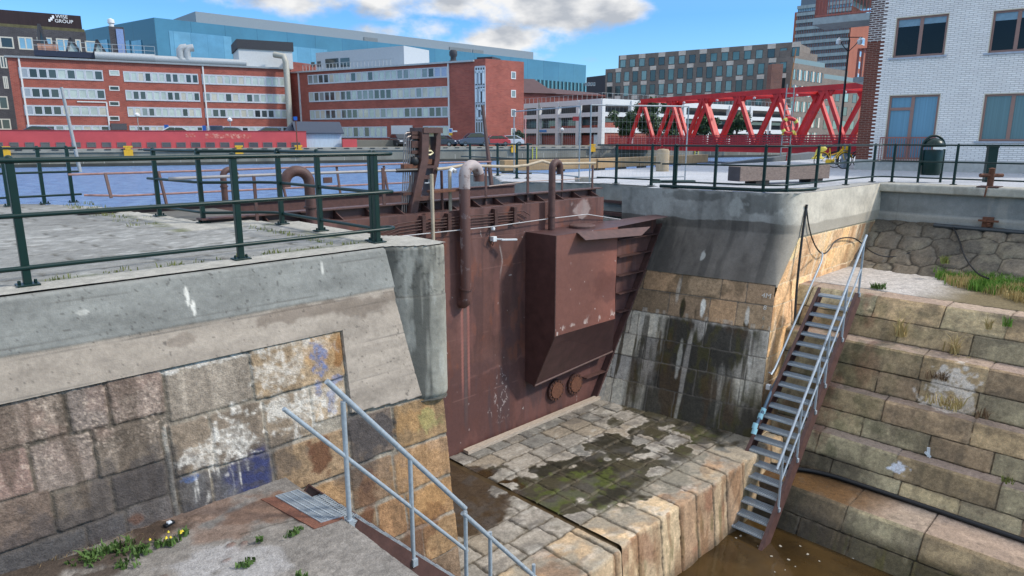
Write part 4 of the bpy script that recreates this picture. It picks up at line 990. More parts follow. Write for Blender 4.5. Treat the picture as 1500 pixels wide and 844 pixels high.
c = at_t(722, 335, 3.25); MB().lathe([(0, -.04), (.04, -.03), (.05, 0), (.04, .03), (0, .04)], c, 12).build('junction_box', WHITE, gate, smooth_=True)
c = at_t(723, 350, 3.26); B = MB().boxm(c - (.05, .05, .05), c + (.05, .06, .05)); B.bar(c, c + np.array([.16, -.12, -.015]), .03, .03); B.bar(c + np.array([.12, -.1, -.02]), c + np.array([.42, -.25, -.03]), .07, .035); B.build('lamp', WHITE, gate, bevel=.008)
MB().tube([at_t(718, 338, 3.26), at_t(716, 352, 3.24), at_t(722, 360, 3.26), at_t(724, 352, 3.27)], .008, 6).build('lamp_cable', BLACK, gate, smooth_=True)
# hydraulic pipe bundle along the top of the plate
for k in range(4):
    z = -.20 - k * .055
    MB().tube([(5.4, 3.25, z - .18), (6.2, 3.25, z - .02), (6.7, 3.25, z), (9.35 - .1 * k, 3.25, z - .02), (9.55 - .1 * k, 3.25, z - .12)], .011, 6).build('hydraulic_pipe', RUST_D, gate, smooth_=True)
for s in (5.75, 6.75, 7.35, 8.55, 9.1): MB().boxm((s - .04, 3.22, -.47), (s + .04, TG, -.12)).boxm((s - .07, 3.26, -.42), (s + .07, TG, -.36)).build('pipe_bracket', RUST_D, gate)
# thin posts, rusty guard posts and hand rails on the gate
BEIGE = M('beige_hose', (176, 162, 140), rough=.7, var=.2)
for u, v0, v1, t, r, m in ((634, 255, 370, 3.2, .035, BEIGE), (659, 250, 322, 3.4, .035, BEIGE), (647, 250, 312, 3.7, .028, RUST)):
    a, b = at_t(u, v0, t), at_t(u + 1, v1, t)
    MB().tube([b, (b[0], t, a[2])], r, 10).build('upright_pipe', m, gate, smooth_=True)
a = at_t(662, 250, 3.4); MB().tube([a + (-.05, 0, -.02), a + (.0, 0, .03), a + (.07, 0, .0), a + (.07, 0, -.05)], .04, 8).build('valve_cap', WHITE, gate, smooth_=True)
a, b = at_t(632, 281, 3.3), at_t(662, 281, 3.3); MB().boxm((a[0], 3.22, a[2] - .02), (b[0] + .1, 3.45, a[2] + .02)).build('pipe_clamp', RUSTY, gate)
for u, v0, v1, t, w in ((712, 245, 302, 3.8, .05), (773, 240, 298, 3.8, .06), (823, 253, 293, 3.85, .05), (867, 242, 292, 3.8, .05), (377, 258, 324, 3.6, .045), (563, 246, 300, 3.6, .06)):
    a, b = at_t(u, v0, t), at_t(u, v1, t); MB().boxm((b[0] - w / 2, t - .012, b[2]), (b[0] + w / 2, t + .012, a[2])).build('guard_post', RUST, gate)
MB().tube([at_t(640, 248, 3.7), at_t(655, 246.5, 3.7), at_t(680, 242, 3.7), at_t(700, 243, 3.8), at_t(752, 244.5, 3.8), at_t(773, 242, 3.8), at_t(794, 236, 3.8), at_t(808, 240, 3.8), at_t(872, 239, 3.8)], .03, 8).build('hand_rail', BEIGE, gate, smooth_=True)
MB().tube([at_t(247, 262, 4.2), at_t(400, 256, 4.0), at_t(560, 250.5, 3.7), at_t(580, 250, 3.7)], .024, 8).build('hand_rail', M('grey_pipe', (146, 142, 142), rough=.5, var=.2), gate, smooth_=True)
MB().tube([at_t(580, 250, 3.7), at_t(612, 249, 3.7)], .037, 8).build('pipe_sleeve', BLACK, gate, smooth_=True)
MB().tube([at_t(716, 273, 3.85), at_t(773, 266, 3.85), at_t(850, 262, 3.85)], .012, 6).build('lower_rail', M('pale_rail', (170, 150, 140), rough=.7), gate, smooth_=True)
RR = M('pinkish_rusty_rail', (150, 116, 110), rough=.75, var=.3, sc=15)
for (l, ) in (([(100, 256, 6.9), (310, 250, 6.6), (590, 240, 6.6), (640, 239, 6.6), (720, 237, 6.6)],), ([(123, 286, 6.9), (180, 287, 6.8), (310, 281, 6.6), (590, 268, 6.6), (600, 267, 6.6)],), ([(247, 301, 6.55), (400, 294, 6.55), (560, 285, 6.55)],)):
    MB().tube([at_t(*p) for p in l], .019, 8).build('outer_rail', RR, gate, smooth_=True)
for u0, v0, u1, v1 in ((154, 254, 163, 290), (232, 251, 245, 303), (409, 246, 419, 291), (493, 244, 499, 287), (562, 243, 569, 284)):
    MB().bar(at_t(u0, v0, 6.65), at_t(u1, v1, 6.52), .045, .03).build('outer_post', RUST, gate)
a = at_t(480, 264, 6.6); MB().boxm(a - (.1, .02, .06), a + (.1, .02, .06)).build('small_plate', RUST, gate)
a, b = at_t(688, 128, 7.2), at_t(720, 272, 6.7)
a, b = at_t(707, 155, 7.2), at_t(720, 272, 6.7); MB().tube([b, a], [.06, .045], 8).build('leaning_pole', RUST, gate, smooth_=True)
# swan-necked frame with the instrument cabinet
FT = 3.75
def fr(u, v, t=FT): return at_t(u, v, t)
for pts in ([(618, 187), (618, 205), (617, 235), (611, 262), (603, 300), (596, 345)], [(636, 187), (637, 205), (635, 235), (630, 262), (624, 300), (619, 345)]):
    t = FT if pts[0][0] < 625 else FT + .12
    P = [at_t(u, v, t) for u, v in pts]; B = MB(); prev = None
    ring = []
    w = .17 if pts[0][0] < 625 else .12
    V_ = []
    for p in P: V_ += [p + (-w / 2, -.12, 0), p + (w / 2, -.12, 0), p + (w / 2, .12, 0), p + (-w / 2, .12, 0)]
    Fc = [(0, 1, 2, 3), tuple(len(V_) - 4 + k for k in (3, 2, 1, 0))]
    for i in range(len(P) - 1):
        for k in range(4): Fc.append((i * 4 + k, i * 4 + 4 + k, i * 4 + 4 + (k + 1) % 4, i * 4 + (k + 1) % 4))
    B.add(V_, Fc); B.build('frame_upright', RUST, gate, bevel=.01)
a, b = fr(614, 187), fr(642, 190); MB().boxm((a[0], FT - .14, a[2] - .1), (b[0], FT + .3, a[2])).build('frame_head', RUST, gate)
for v, h in ((243, .05), (258, .06), (288, .08)):
    a, b = fr(610, v), fr(632, v); MB().boxm((a[0], FT - .08, a[2] - h), (b[0], FT + .25, a[2])).build('cross_plate', RUST, gate)
a, b = fr(621, 200), fr(633, 219); cab = MB().boxm((a[0], FT + .05, b[2]), (b[0], FT + .3, a[2])).build('cabinet', M('ochre_stained_steel', (96, 76, 52), rough=.6, var=.4, sc=9), gate)
MB().boxm((a[0] - .01, FT - .02, a[2] + .0), (b[0] + .03, FT + .04, a[2] + .07)).boxm((a[0] - .01, FT - .02, b[2] - .03), (a[0] + .10, FT + .04, b[2] + .03)).boxm((a[0] - .03, FT - .02, b[2]), (a[0] + .01, FT + .04, a[2])).build('pale_trim', M('cream_enamel', (206, 196, 166), rough=.5), gate)
MB().tube([fr(620, 222), fr(631, 221), fr(634, 224), fr(630, 227), fr(620, 226)], .02, 8).build('loop_handle', M('cream_enamel2', (214, 202, 160), rough=.45), gate, smooth_=True)
MB().tube([fr(628, 262), fr(628, 268), fr(622, 268)], .018, 6).build('bent_pipe', WHITE, gate, smooth_=True)
for i, v in enumerate((195, 201, 209, 214, 223)):
    a, b = fr(601, v), fr(615, v); MB().boxm((a[0], FT - .05, a[2] - .03), (b[0], FT + .1, a[2] + .03)).build('valve_block', RUST_D, gate)
a, b = fr(603, 196), fr(613, 226); MB().boxm((a[0] + .03, FT + .02, b[2]), (b[0], FT + .2, a[2])).build('valve_back', M('grey_steel', (96, 92, 92), rough=.5), gate)
for i in range(6):
    u = 590.5 + i * 3.0; vt = (195, 200, 199, 204, 208, 212)[i]
    a = fr(u, vt); b = fr(u - 2, 322); e = fr(min(604, u + 12), vt - 1)
    MB().tube([b, (a[0], FT - .03, a[2] - .1), (a[0] + .01, FT - .03, a[2] - .03), (a[0] + .05, FT - .03, a[2]), e], .011, 6).build('hydraulic_riser', M('grey_tube', (128, 118, 114), rough=.4, metal=.5), gate, smooth_=True)
a, b = fr(589, 241), fr(611, 244); MB().boxm((a[0], FT - .06, b[2] - .03), (b[0], FT + .05, a[2])).build('pipe_strap', RUSTY, gate)
a, b = fr(588, 282), fr(609, 284); MB().boxm((a[0], FT - .06, b[2] - .01), (b[0], FT + .05, a[2])).build('pipe_strap', RUST_D, gate)
a = fr(606, 236); MB().lathe([(0, -.1), (.09, -.06), (.11, 0), (.08, .07), (0, .1)], a, 10).build('valve_wheel', BLACK, gate, smooth_=True)
a = fr(622, 237, FT + .1); MB().boxm(a - (.08, .05, .05), a + (.15, .06, .05)).build('limit_switch', RUSTY, gate)
# ================================================================== green guard railings
def railing(name, label, posts, path, zs=(1.08, .62, .17), group='green tubular guard railings', pw=.062, rr=.024):
    p0 = posts[0]; r = thing(name, label, 'railing', (p0[0], p0[1], 0), group)
    for (x, y, *rest) in posts:
        rz = rest[0] if rest else 0
        B = MB().box((x, y, .55), (pw, pw, 1.06), rz); B.lathe([(pw * .55, 0), (pw * .5, .03), (pw * .2, .045)], (x, y, 1.08), 8)
        po = B.build('post', GREEN, r, bevel=.006)
        B = MB().box((x, y, .012 + .01), (.17, .15, .016), rz)
        for dx in (-.06, .06): B.lathe([(.014, 0), (.014, .03), (0, .034)], (x + dx * cos(rz), y + dx * sin(rz), .03), 6)
        B.build('base_plate', GREEN, po, bevel=.003)
    for z in zs:
        B = MB().tube([(p[0], p[1], z) for p in path], rr if z > .9 else rr * .9, 12)
        B.build('rail', GREEN, r, smooth_=True)
    return r
def rnd(P, k=2): return smoothpoly(P, k)
end = arcpts((4.0, .36, 0), .085, -pi / 2, pi / 2, X_, Y_, 8)
run = [(-2.4, .275), (3.9, .275)] + [(p[0], p[1]) for p in end] + [(3.86, .5), (3.86, 2.9)] + [(3.83, 3.05), (3.7, 3.25), (3.25, 3.6), (3.08, 3.75), (3.04, 3.95), (2.86, 5.55)]
railing('guard_railing', 'dark green tubular railing round the corner of the left quay, nearest the camera', [(-1.6, .3), (.24, .3), (2.12, .3), (3.82, .3), (3.87, .46), (3.86, 1.75), (3.84, 2.86), (3.06, 3.83), (2.90, 5.28)], run)
railing('guard_railing', 'short green railing at the far left edge of the left quay, ending over the water', [(-.3, 9.12), (1.45, 9.1), (2.02, 9.12), (2.5, 9.1)], [(-2.5, 9.1), (2.66, 9.1)])
runR = [(14.78, 5.35), (14.96, 3.95), (15.0, 3.8)]
railing('guard_railing', 'short green railing beside the temporary fence behind the right pier', [(14.95, 5.1), (15.0, 3.95)], [(14.85, 5.7), (15.02, 3.7)])
postsR = [(14.62, 3.0), (14.66, 2.98), (14.82, 1.95), (15.02, .78), (15.5, .42), (17.0, .34), (19.1, .36), (20.95, .3), (21.22, -.15), (21.22, -1.72), (21.22, -3.6), (21.22, -5.5)]
pathR = [(14.5, 3.3)] + rnd([(14.6, 3.1), (14.82, 1.95), (14.98, .95), (15.12, .52), (15.5, .38), (17, .33), (19.1, .34), (20.9, .28), (21.2, .1), (21.22, -.3), (21.22, -1.7)], 2) + [(21.22, -7.5)]
railing('guard_railing', 'long green railing round the right pier and along the concrete chamber wall', postsR, pathR)
pz_ = lambda u, v: at_z(u, v, 0)
fp = [pz_(689, 255), pz_(729, 258), pz_(757, 262), pz_(773, 262)]
railing('guard_railing', 'green railing behind the gate where the far quay tip meets the water', [(p[0], p[1]) for p in fp], [(p[0], p[1]) for p in (pz_(676, 254.2), pz_(729, 258), pz_(757, 261.8), pz_(779, 262))])
tag(MB().tube([(14.52, 3.35, .05), (14.9, 1.6, .05), (15.0, .9, .05), (15.2, .62, .05), (15.9, .2, .05), (16.4, .1, .05)], .045, 10).build('pipe', GREEN, smooth_=True), 'dark green pipe lying along the edge of the right pier under the railing', 'pipe')
# ================================================================== stairs
def stair(name, label, s0, z0, s1, z1, ta, tb, n, sgn, posts, segs, hand, skew=0.0):
    K = lambda s: skew * (s - s0) / (s1 - s0)
    r = thing(name, label, 'staircase', (s1, (ta + tb) / 2, z1), 'steel stairs down into the dock')
    d = np.array([s1 - s0, 0, z1 - z0]); Ld = np.linalg.norm(d); d /= Ld; up = np.cross((0, 1, 0), d); up = up if up[2] > 0 else -up
    for t in (ta, tb):
        e0 = np.array([s0, t, z0]) - d * .12; e1 = np.array([s1, t + (skew * 1.06 if t == tb else 0), z1]) + d * .32
        B = MB().bar(e0 - up * .05, e1 - up * .05, .02, .26, up)
        for q in (-.18, .08):
            B.bar(e0 + up * q + np.array([0, .03 * (1 if t == ta else -1) * (1 if ta > tb else -1) * -1, 0]), e1 + up * q + np.array([0, .03 * (1 if t == ta else -1) * (1 if ta > tb else -1) * -1, 0]), .07, .012, up)
        B.build('stringer', RUST, r)
    lo, hi = min(ta, tb) + .03, max(ta, tb) - .03
    for i in range(n):
        f = i / (n - 1); s = s0 + (s1 - s0) * f; z = z0 + (z1 - z0) * f
        lo, hi = tb + .03 + skew * f, ta - .03
        B = MB()
        B.boxm((s - .12, lo, z - .035), (s - .112, hi, z)); B.boxm((s + .112, lo, z - .035), (s + .12, hi, z))
        m = 24
        for k in range(m + 1):
            y = lo + (hi - lo) * k / m; B.boxm((s - .112, y - .0065, z - .028), (s + .112, y + .0065, z - .001))
        for k in range(1, 4): x = s - .12 + .24 * k / 4; B.boxm((x - .004, lo, z - .012), (x + .004, hi, z + .001))
        B.build('tread', GALV, r)
    t = tb
    for (sp, hb) in posts:
        f = (sp - s0) / (s1 - s0); zb = z0 + (z1 - z0) * f + .02
        t = tb + K(sp)
        B = MB().tube([(sp, t, zb), (sp, t, zb + hb)], .024, 10); B.boxm((sp - .03, t - .04, zb - .03), (sp + .03, t + .04, zb + .05))
        B.build('rail_post', GALV, r, smooth_=True)
    for a, b, rr in segs:
        MB().tube([(a[0], tb + K(a[0]), a[1]), (b[0], tb + K(b[0]), b[1])], rr, 12).build('rail', GALV, r, smooth_=True)
    if hand: MB().tube(hand, .022, 10).build('wall_rail', GALV, r, smooth_=True)
    return r
RT_ = -1.66; SKW = -.19
bp_ = [at_t(u, v, RT_ + SKW * (v - 440) / 330) for u, v in ((1256.7, 440), (1232, 504), (1207, 569), (1192.7, 606.7), (1166.7, 676), (1140, 748))]
a, b = at_t(1270, 345, RT_), at_t(1206, 505, RT_ + SKW * .42); c, d = at_t(1209, 507, RT_ + SKW * .42), at_t(1138, 683, RT_ + SKW * .95)
S0, Z0, S1, Z1 = 14.82, -2.2, 10.86, -6.16
def sz(s): return Z0 + (Z1 - Z0) * (s - S0) / (S1 - S0)
H1 = float(np.mean([a[2] - sz(a[0]), b[2] - sz(b[0]), c[2] - sz(c[0]), d[2] - sz(d[0])]))
H1 = min(max(H1, .8), 1.25)
def rail_seg(x, y, h): return ((x[0], sz(x[0]) + h), (y[0], sz(y[0]) + h))
stair('steel_stair', 'rust brown steel stair with galvanised treads at the right pier', S0, Z0, S1, Z1, -.80, RT_, 22, 1,
      [(float(p[0]), H1 - .02) for p in bp_], [(*rail_seg(a, b, H1), .026), (*rail_seg(c, d, H1), .026), (*rail_seg(bp_[0], bp_[3], H1 * .5), .018), (*rail_seg(bp_[3], bp_[5], H1 * .5), .018)],
      [at_t(1204, 370, -.2), at_t(1205, 374, -.55)] + [at_t(1203 + (1135 - 1203) * k / 6, 384 + (540 - 384) * k / 6, -.6 - .15 * k / 6) for k in range(7)] + [at_t(1130, 548, -.76), at_t(1127, 546, -.6)], SKW)
sL = [(2.2, 1.24), (2.92, 1.2), (3.64, 1.05), (4.01, 1.02), (4.75, 1.02)]
stair('steel_stair', 'rust brown steel stair with a galvanised hand rail leading down from the left landing', 2.32, -2.48, 4.72, -5.0, -.52, -1.5, 14, 1, [(s, 2.30 + 1.17 * (s - 2.2) * 0 + h - 2.30) for s, h in sL],
      [((2.05, -.86), (3.64, -2.76), .027), ((3.6, -2.80), (5.0, -4.45), .027), ((1.63, -1.0), (3.66, -3.3), .02)], None)
gr = thing('landing_grate', 'galvanised floor grating set in rusty tread plate at the top of the left stair', 'grating', (2.0, -1, -2.3))
g0, g1, g2, g3 = at_z(404, 728, -2.29), at_z(436, 719, -2.29), at_z(504, 756, -2.29), at_z(470, 766, -2.29)
B = MB()
for k in range(26): f = k / 25; B.bar(g0 + (g3 - g0) * f, g1 + (g2 - g1) * f, .006, .03)
for k in range(4): f = k / 3; B.bar(g0 + (g1 - g0) * f, g3 + (g2 - g3) * f, .01, .028)
B.build('grating', GALV, gr)
o0, o3 = at_z(382, 733, -2.3), at_z(460, 776, -2.3)
B = MB().hexa([(*o0[:2], -2.34), (*o3[:2], -2.34), (*g3[:2], -2.34), (*g0[:2], -2.34), (*o0[:2], -2.285), (*o3[:2], -2.285), (*g3[:2], -2.285), (*g0[:2], -2.285)])
e3 = at_z(497, 764, -2.3)
B.hexa([(*o3[:2], -2.345), (*e3[:2], -2.345), (*g2[:2], -2.345), (*g3[:2], -2.345), (*o3[:2], -2.288), (*e3[:2], -2.288), (*g2[:2], -2.288), (*g3[:2], -2.288)])
B.build('tread_plate', M('rusty_tread_plate', (118, 78, 62), rough=.8, var=.35, sc=40, bump=.5, bsc=90), gr)
MB().add([(*g0[:2], -2.37), (*g3[:2], -2.37), (*g2[:2], -2.37), (*g1[:2], -2.37)], [(0, 1, 2, 3)]).build('pit_shade', BLACK, gr)  # black sheet stands for the darkness below the grating
# ================================================================== hoses and pipes
def hose(name, label, cat, pts, r, mat, n=8, k=2):
    P = [tuple(p) for p in pts]
    for _ in range(k):
        Q = [P[0]]
        for i in range(len(P) - 1):
            a, b = np.array(P[i]), np.array(P[i + 1]); Q += [tuple(a * .75 + b * .25), tuple(a * .25 + b * .75)]
        Q.append(P[-1]); P = Q
    return tag(MB().tube(P, r, n).build(name, mat, smooth_=True), label, cat)
hose('drain_pipe', 'black pipe running down the sunlit stone beside the right pier', 'pipe', [at_t(1182, 300, -.05), at_t(1175, 345, -.1), at_t(1166, 430, -.2), at_t(1163, 500, -.4), at_t(1158, 512, -.5)], .03, BLACK)
hp = thing('hose', 'grey blue hose with pale blue couplings hanging beside the right stair', 'hose', at_t(1105, 630, -.9))
MB().tube(smoothpoly([tuple(at_t(u, v, t)) for u, v, t in ((1158, 512, -.5), (1147, 540, -.62), (1130, 572, -.78), (1119, 600, -.86), (1108, 622, -.92), (1104, 634, -.95))], 2), .032, 8).build('hose_body', M('hose_blue', (58, 84, 106), rough=.4), hp, smooth_=True)
CP = M('pale_blue_plastic', (150, 200, 214), rough=.4)
for u, v, t in ((1118, 602, -.86), (1114, 610, -.89), (1106, 624, -.93), (1105, 632, -.95)):
    p = at_t(u, v, t); MB().tube([p + (.03, 0, .05), p - (.03, 0, .05)], .055, 10).build('coupling', CP, hp, smooth_=True)
p = at_t(1126, 567, -.6); MB().boxm(p - (.05, .05, .06), p + (.05, .05, .06)).build('clamp', WHITE, hp, bevel=.015)
hose('cable', 'thin black cable looping across the sunlit shoulder wall and rubble stones', 'cable', [at_t(1181, 300, -.06), at_t(1184, 330, -.08), at_t(1192, 358, -.12), at_t(1204, 374, -.16), at_t(1214, 368, -.15), at_t(1224, 350, -.12), at_t(1249, 347, -.1), at_t(1262, 356, -.12), (18.9, -.55, -1.75), at_s(1300, 378, 19.2), at_s(1335, 372, 19.6), at_s(1358, 350, 20.3), at_s(1371, 334, 20.6)], .018, BLACK, 6, 3)
hose('cable', 'black cable hanging down the rubble stones to the grass', 'cable', [at_s(1396, 333, 20.55), at_s(1404, 348, 20.2), at_s(1413, 378, 19.2), at_s(1432, 402, 18.5), at_s(1448, 408, 18.0)], .022, BLACK, 6)
hose('wall_pipe', 'dark grey pipe fixed along the foot of the right concrete wall', 'pipe', [at_s(1368, 330, 20.6), at_s(1400, 333, 20.6), at_s(1450, 337, 20.6), at_s(1520, 343, 20.6)], .06, M('dark_pipe', (52, 58, 62), rough=.5))
p = at_s(1447, 326, 20.72); o = MB().boxm(p - (.05, .12, .14), p + (.07, .12, .14)).bar(p + (-.15, -.05, -.05), p + (.05, -.05, .0), .08, .08).bar(p + (-.1, -.25, .05), p + (-.1, .2, .05), .05, .05).build('rusty_bracket', RUSTY); tag(o, 'small rusty iron bracket on the right concrete wall above the pipe', 'bracket')
ap = [at_z(u, v, -5.50) for u, v in ((1150, 690), (1165, 697), (1190, 711), (1236, 729), (1300, 745), (1360, 768), (1420, 784), (1500, 808), (1580, 832))]
ap = [(12.86, p[1], -5.50) for p in ap]
hose('hose', 'long black hose lying along the lowest stone step on the right', 'hose', [(12.4, -.8, -5.52), (12.6, -1.4, -5.51)] + [(12.88 + .02 * sin(k), -2 - k * .9, -5.50) for k in range(0, 9)], .048, BLACK, 10)
# ================================================================== buildings across the water
class Fac:
    def __init__(s, p0, p1):
        s.p0 = np.array([p0[0], p0[1], 0.0]); d = np.array([p1[0] - p0[0], p1[1] - p0[1], 0.0]); s.len = float(np.linalg.norm(d)); s.d = d / s.len
        n = np.array([s.d[1], -s.d[0], 0]); s.n = n if n @ (CAM - s.p0) > 0 else -n
    def az(s, u, v):
        p = at_plane(u, v, s.p0, s.n); return float((p - s.p0) @ s.d), float(p[2])
    def P(s, a, z, o=0.0):
        p = s.p0 + s.d * a + s.n * o; return np.array([p[0], p[1], z])
    def slab(s, B, a0, a1, z0, z1, o0, o1):
        return B.hexa([s.P(a0, z0, o0), s.P(a1, z0, o0), s.P(a1, z0, o1), s.P(a0, z0, o1), s.P(a0, z1, o0), s.P(a1, z1, o0), s.P(a1, z1, o1), s.P(a0, z1, o1)])
    def rect(s, u0, v0, u1, v1):
        um, vm = (u0 + u1) / 2, (v0 + v1) / 2
        return s.az(u0, vm)[0], s.az(u1, vm)[0], s.az(um, v1)[1], s.az(um, v0)[1]
    def window(s, a0, a1, z0, z1, root, fm, pm, fw=.07, mull=0, o=.0, trans=0):
        B = MB()
        s.slab(B, a0, a0 + fw, z0, z1, o - .02, o + .05); s.slab(B, a1 - fw, a1, z0, z1, o - .02, o + .05)
        s.slab(B, a0 + fw, a1 - fw, z0, z0 + fw, o - .02, o + .05); s.slab(B, a0 + fw, a1 - fw, z1 - fw, z1, o - .02, o + .05)
        for k in range(mull): x = a0 + (a1 - a0) * (k + 1) / (mull + 1); s.slab(B, x - fw / 2, x + fw / 2, z0 + fw, z1 - fw, o - .02, o + .045)
        for k in range(trans): x = z0 + (z1 - z0) * (k + 1) / (trans + 1); s.slab(B, a0 + fw, a1 - fw, x - fw / 2, x + fw / 2, o - .02, o + .045)
        w = B.build('window', fm, root)
        s.slab(MB(), a0 + fw * .5, a1 - fw * .5, z0 + fw * .5, z1 - fw * .5, o - .02, o + .012).build('pane', pm, w)
        return w
def W(u, Y):                      # ground point under pixel column u at distance Y ahead
    w = Y * cos(PITCH) + .25; return wc((u - CX) / F_PX * w, Y)
def along(p, deg, L_):            # move in camera-frame bearing
    d = RT * cos(radians(deg)) + HF * sin(radians(deg)); return np.array(p) + d * L_
def hit(p, deg, u):               # walk from p along bearing until pixel column u
    d = RT * cos(radians(deg)) + HF * sin(radians(deg)); n = RT * F_PX * 1.0
    k = (u - CX) / F_PX
    f = lambda q: ((np.array(p) + d * q - CAM) @ RT) - k * (((np.array(p) + d * q - CAM) @ HF) * cos(PITCH) + .25)
    a, b = f(0), f(1.0); q = -a / (b - a); return np.array(p) + d * q
RB = brickmat('red_brick', (168, 88, 74), (146, 74, 64), (150, 110, 100), bw=.5, bh=.16, ms=.02, dirt=.22, noise=.35)
RB2 = brickmat('dark_red_brick', (140, 70, 62), (122, 60, 55), (140, 104, 96), bw=.5, bh=.16, ms=.02, dirt=.22, noise=.35)
DB = brickmat('dark_grey_brick', (74, 72, 76), (58, 57, 62), (88, 86, 88), bw=.5, bh=.15, ms=.03, dirt=.25, noise=.5)
DB2 = brickmat('taupe_brick', (134, 122, 114), (118, 107, 100), (130, 122, 114), bw=.5, bh=.15, ms=.02, dirt=.15, noise=.4)
LB = brickmat('pale_stone_brick', (232, 216, 200), (212, 196, 182), (190, 180, 170), bw=.5, bh=.15, ms=.02, dirt=.12, noise=.4)
FBL = M('pale_blue_frame', (194, 200, 208), rough=.6, var=.06)
PG = [glass('curtained_glass', (176, 186, 180)), glass('dim_glass', (58, 66, 68)), glass('curtained_glass_warm', (186, 180, 166)), glass('grey_glass', (120, 130, 132)), glass('dark_glass', (34, 40, 44))]
WHP = M('white_paint', (214, 214, 214), rough=.7, var=.08)
DKR = M('dark_roofing', (56, 58, 64), rough=.8, var=.2)
LEAD = M('light_metal', (172, 176, 178), rough=.5, metal=.25, var=.12)
R_ = random.Random(21)
def extrude_fac(B, f, a0, a1, z0, z1, depth, o=0.0): return f.slab(B, a0, a1, z0, z1, o, -depth)
# ---- left red office block
pL = W(30, 99); pR = hit(pL, 27.3, 430); fL = Fac(pL, pR)
zt = fL.az(100, 88)[1]
ob = thing('office_building', 'long red brick office block with three pale window bands on the far left bank', 'building', fL.P(fL.len / 2, .2, -6))
B = MB(); extrude_fac(B, fL, 0, fL.len, .2, zt, 12); B.build('wall', RB, ob)
B = MB(); fL.slab(B, -.3, fL.len + .2, zt, zt + .25, .3, -12.3); B.build('roof', M('zinc_eave', (150, 156, 160), rough=.5, metal=.3), ob)
rows = [fL.rect(90, a, 91, b)[2:] for a, b in ((101.5, 116), (130, 144), (155.5, 169), (184, 191.5))]
secs = [(fL.az(28, 110)[0] + .0, fL.az(151, 110)[0], 9), (fL.az(183, 130)[0], fL.az(292, 130)[0], 11), (fL.az(297, 130)[0], fL.az(419, 130)[0], 12)]
for ri, (z0, z1) in enumerate(rows):
    for si_, (a0, a1, n) in enumerate(secs):
        w = (a1 - a0) / n
        B = MB(); fL.slab(B, a0, a1, z0 - .08, z0 - .01, 0, .08); fL.slab(B, a0, a1, z1 + .01, z1 + .07, 0, .06); B.build('sill_band', FBL, ob)
        for k in range(n):
            pm = PG[R_.choice([0, 0, 0, 1, 3, 2, 4, 0])]
            if ri == 3 and R_.random() < .3: pm = PG[4]
            if si_ == 0 and k == 0: pm = M('blank_panel', (150, 160, 170), rough=.5)
            if si_ == 0 and k in (1, 2, 3) and ri < 3: pm = PG[4] if k < 3 else PG[1]
            fL.window(a0 + w * k, a0 + w * (k + 1) - .02, z0, z1, ob, FBL, pm, .13)
for v0, v1 in ((103, 111), (126, 133), (148.5, 155.5), (170, 177)):
    a0, a1, z0, z1 = fL.rect(160, v0, 175, v1); fL.window(a0, a1, z0, z1, ob, WHP, PG[4] if v0 > 110 else PG[0], .12)
for u, v0, v1 in ((24.5, 92, 191), (293.5, 105, 190)):
    a, z1 = fL.az(u + 4, v0); B = MB(); fL.slab(B, a - .1, a + .1, .3, zt, 0, .18); B.build('downpipe', WHP, ob)
a0, z0 = fL.az(113, 149); a1 = fL.az(156, 149)[0]; B = MB(); fL.slab(B, a0, a1, z0 - .08, z0 + .08, 0, .1); fL.slab(B, a1 - .1, a1 + .08, .4, z0, 0, .1); B.build('cable_tray', WHP, ob)
a0, a1, z0, z1 = fL.rect(163, 181, 186, 190.5); B = MB(); B.hexa([fL.P(a0, z0, 0), fL.P(a1, z0, 0), fL.P(a1, z0, 1.0), fL.P(a0, z0, 1.0), fL.P(a0, z1, 0), fL.P(a1, z1, 0), fL.P(a1, z1, .2), fL.P(a0, z1, .2)]); B.build('entrance_canopy', DKR, ob)
# left end wall windows (narrow vertical boards)
fe = Fac(fL.P(0, 0), fL.P(0, 0, -12))
for k, a in enumerate((2.2, 4.6, 7.0)):
    for z0, z1 in ((zt - 3.2, zt - 1.2), (zt - 6.2, zt - 4.2), (zt - 9.2, zt - 7.2)):
        fe.window(a, a + .7, z0, z1, ob, WHP, PG[3], .1)
a_ = 1.2
for z0, z1 in ((zt - 5.5, zt - 3.2), (zt - 7.9, zt - 5.7), (zt - 9.9, zt - 8.1)): B = MB(); fe.slab(B, a_ - .5, a_ + .4, z0, z1, .1, .3); B.build('sign_board', WHP, ob)
# roof ducts and terrace
def on_roof(f, u, v, off): p = f.P(f.az(u, v)[0], 0, -off); return p
B = MB(); za = zt + .9
pts = [fL.P(fL.az(u, 92)[0], za, -1.0) for u in (140, 228)]; B.tube(pts, .55, 12); B.build('roof_duct', LEAD, ob, smooth_=True)
pts = [fL.P(fL.az(u, 96)[0], za - .1, -1.0) for u in (228, 258, 362)]; MB().tube(pts, .5, 12).build('roof_duct', LEAD, ob, smooth_=True)
for u in (266, 276): a = fL.az(u, 95)[0]; MB().tube([fL.P(a, za, -1), fL.P(a, za + 1.3, -1), fL.P(a + .3, za + 1.7, -1), fL.P(a + 1.0, za + 1.8, -1)], .55, 12).build('duct_elbow', LEAD, ob, smooth_=True)
aT0, aT1 = fL.az(50, 88)[0], fL.az(138, 88)[0]
B = MB(); fL.slab(B, aT0, aT1, zt + .5, zt + 1.3, -1, -8); B.build('terrace_deck', M('navy_fascia', (34, 42, 62), rough=.6), ob)
B = MB()
for k in range(12): a = aT0 + (aT1 + 8 - aT0) * k / 11; fL.slab(B, a - .03, a + .03, zt + 1.2, zt + 2.6, -1, -1.06)
for z in (1.9, 2.55): fL.slab(B, aT0, aT1 + 8, zt + z, zt + z + .06, -1, -1.06)
B.build('terrace_rail', LEAD, ob)
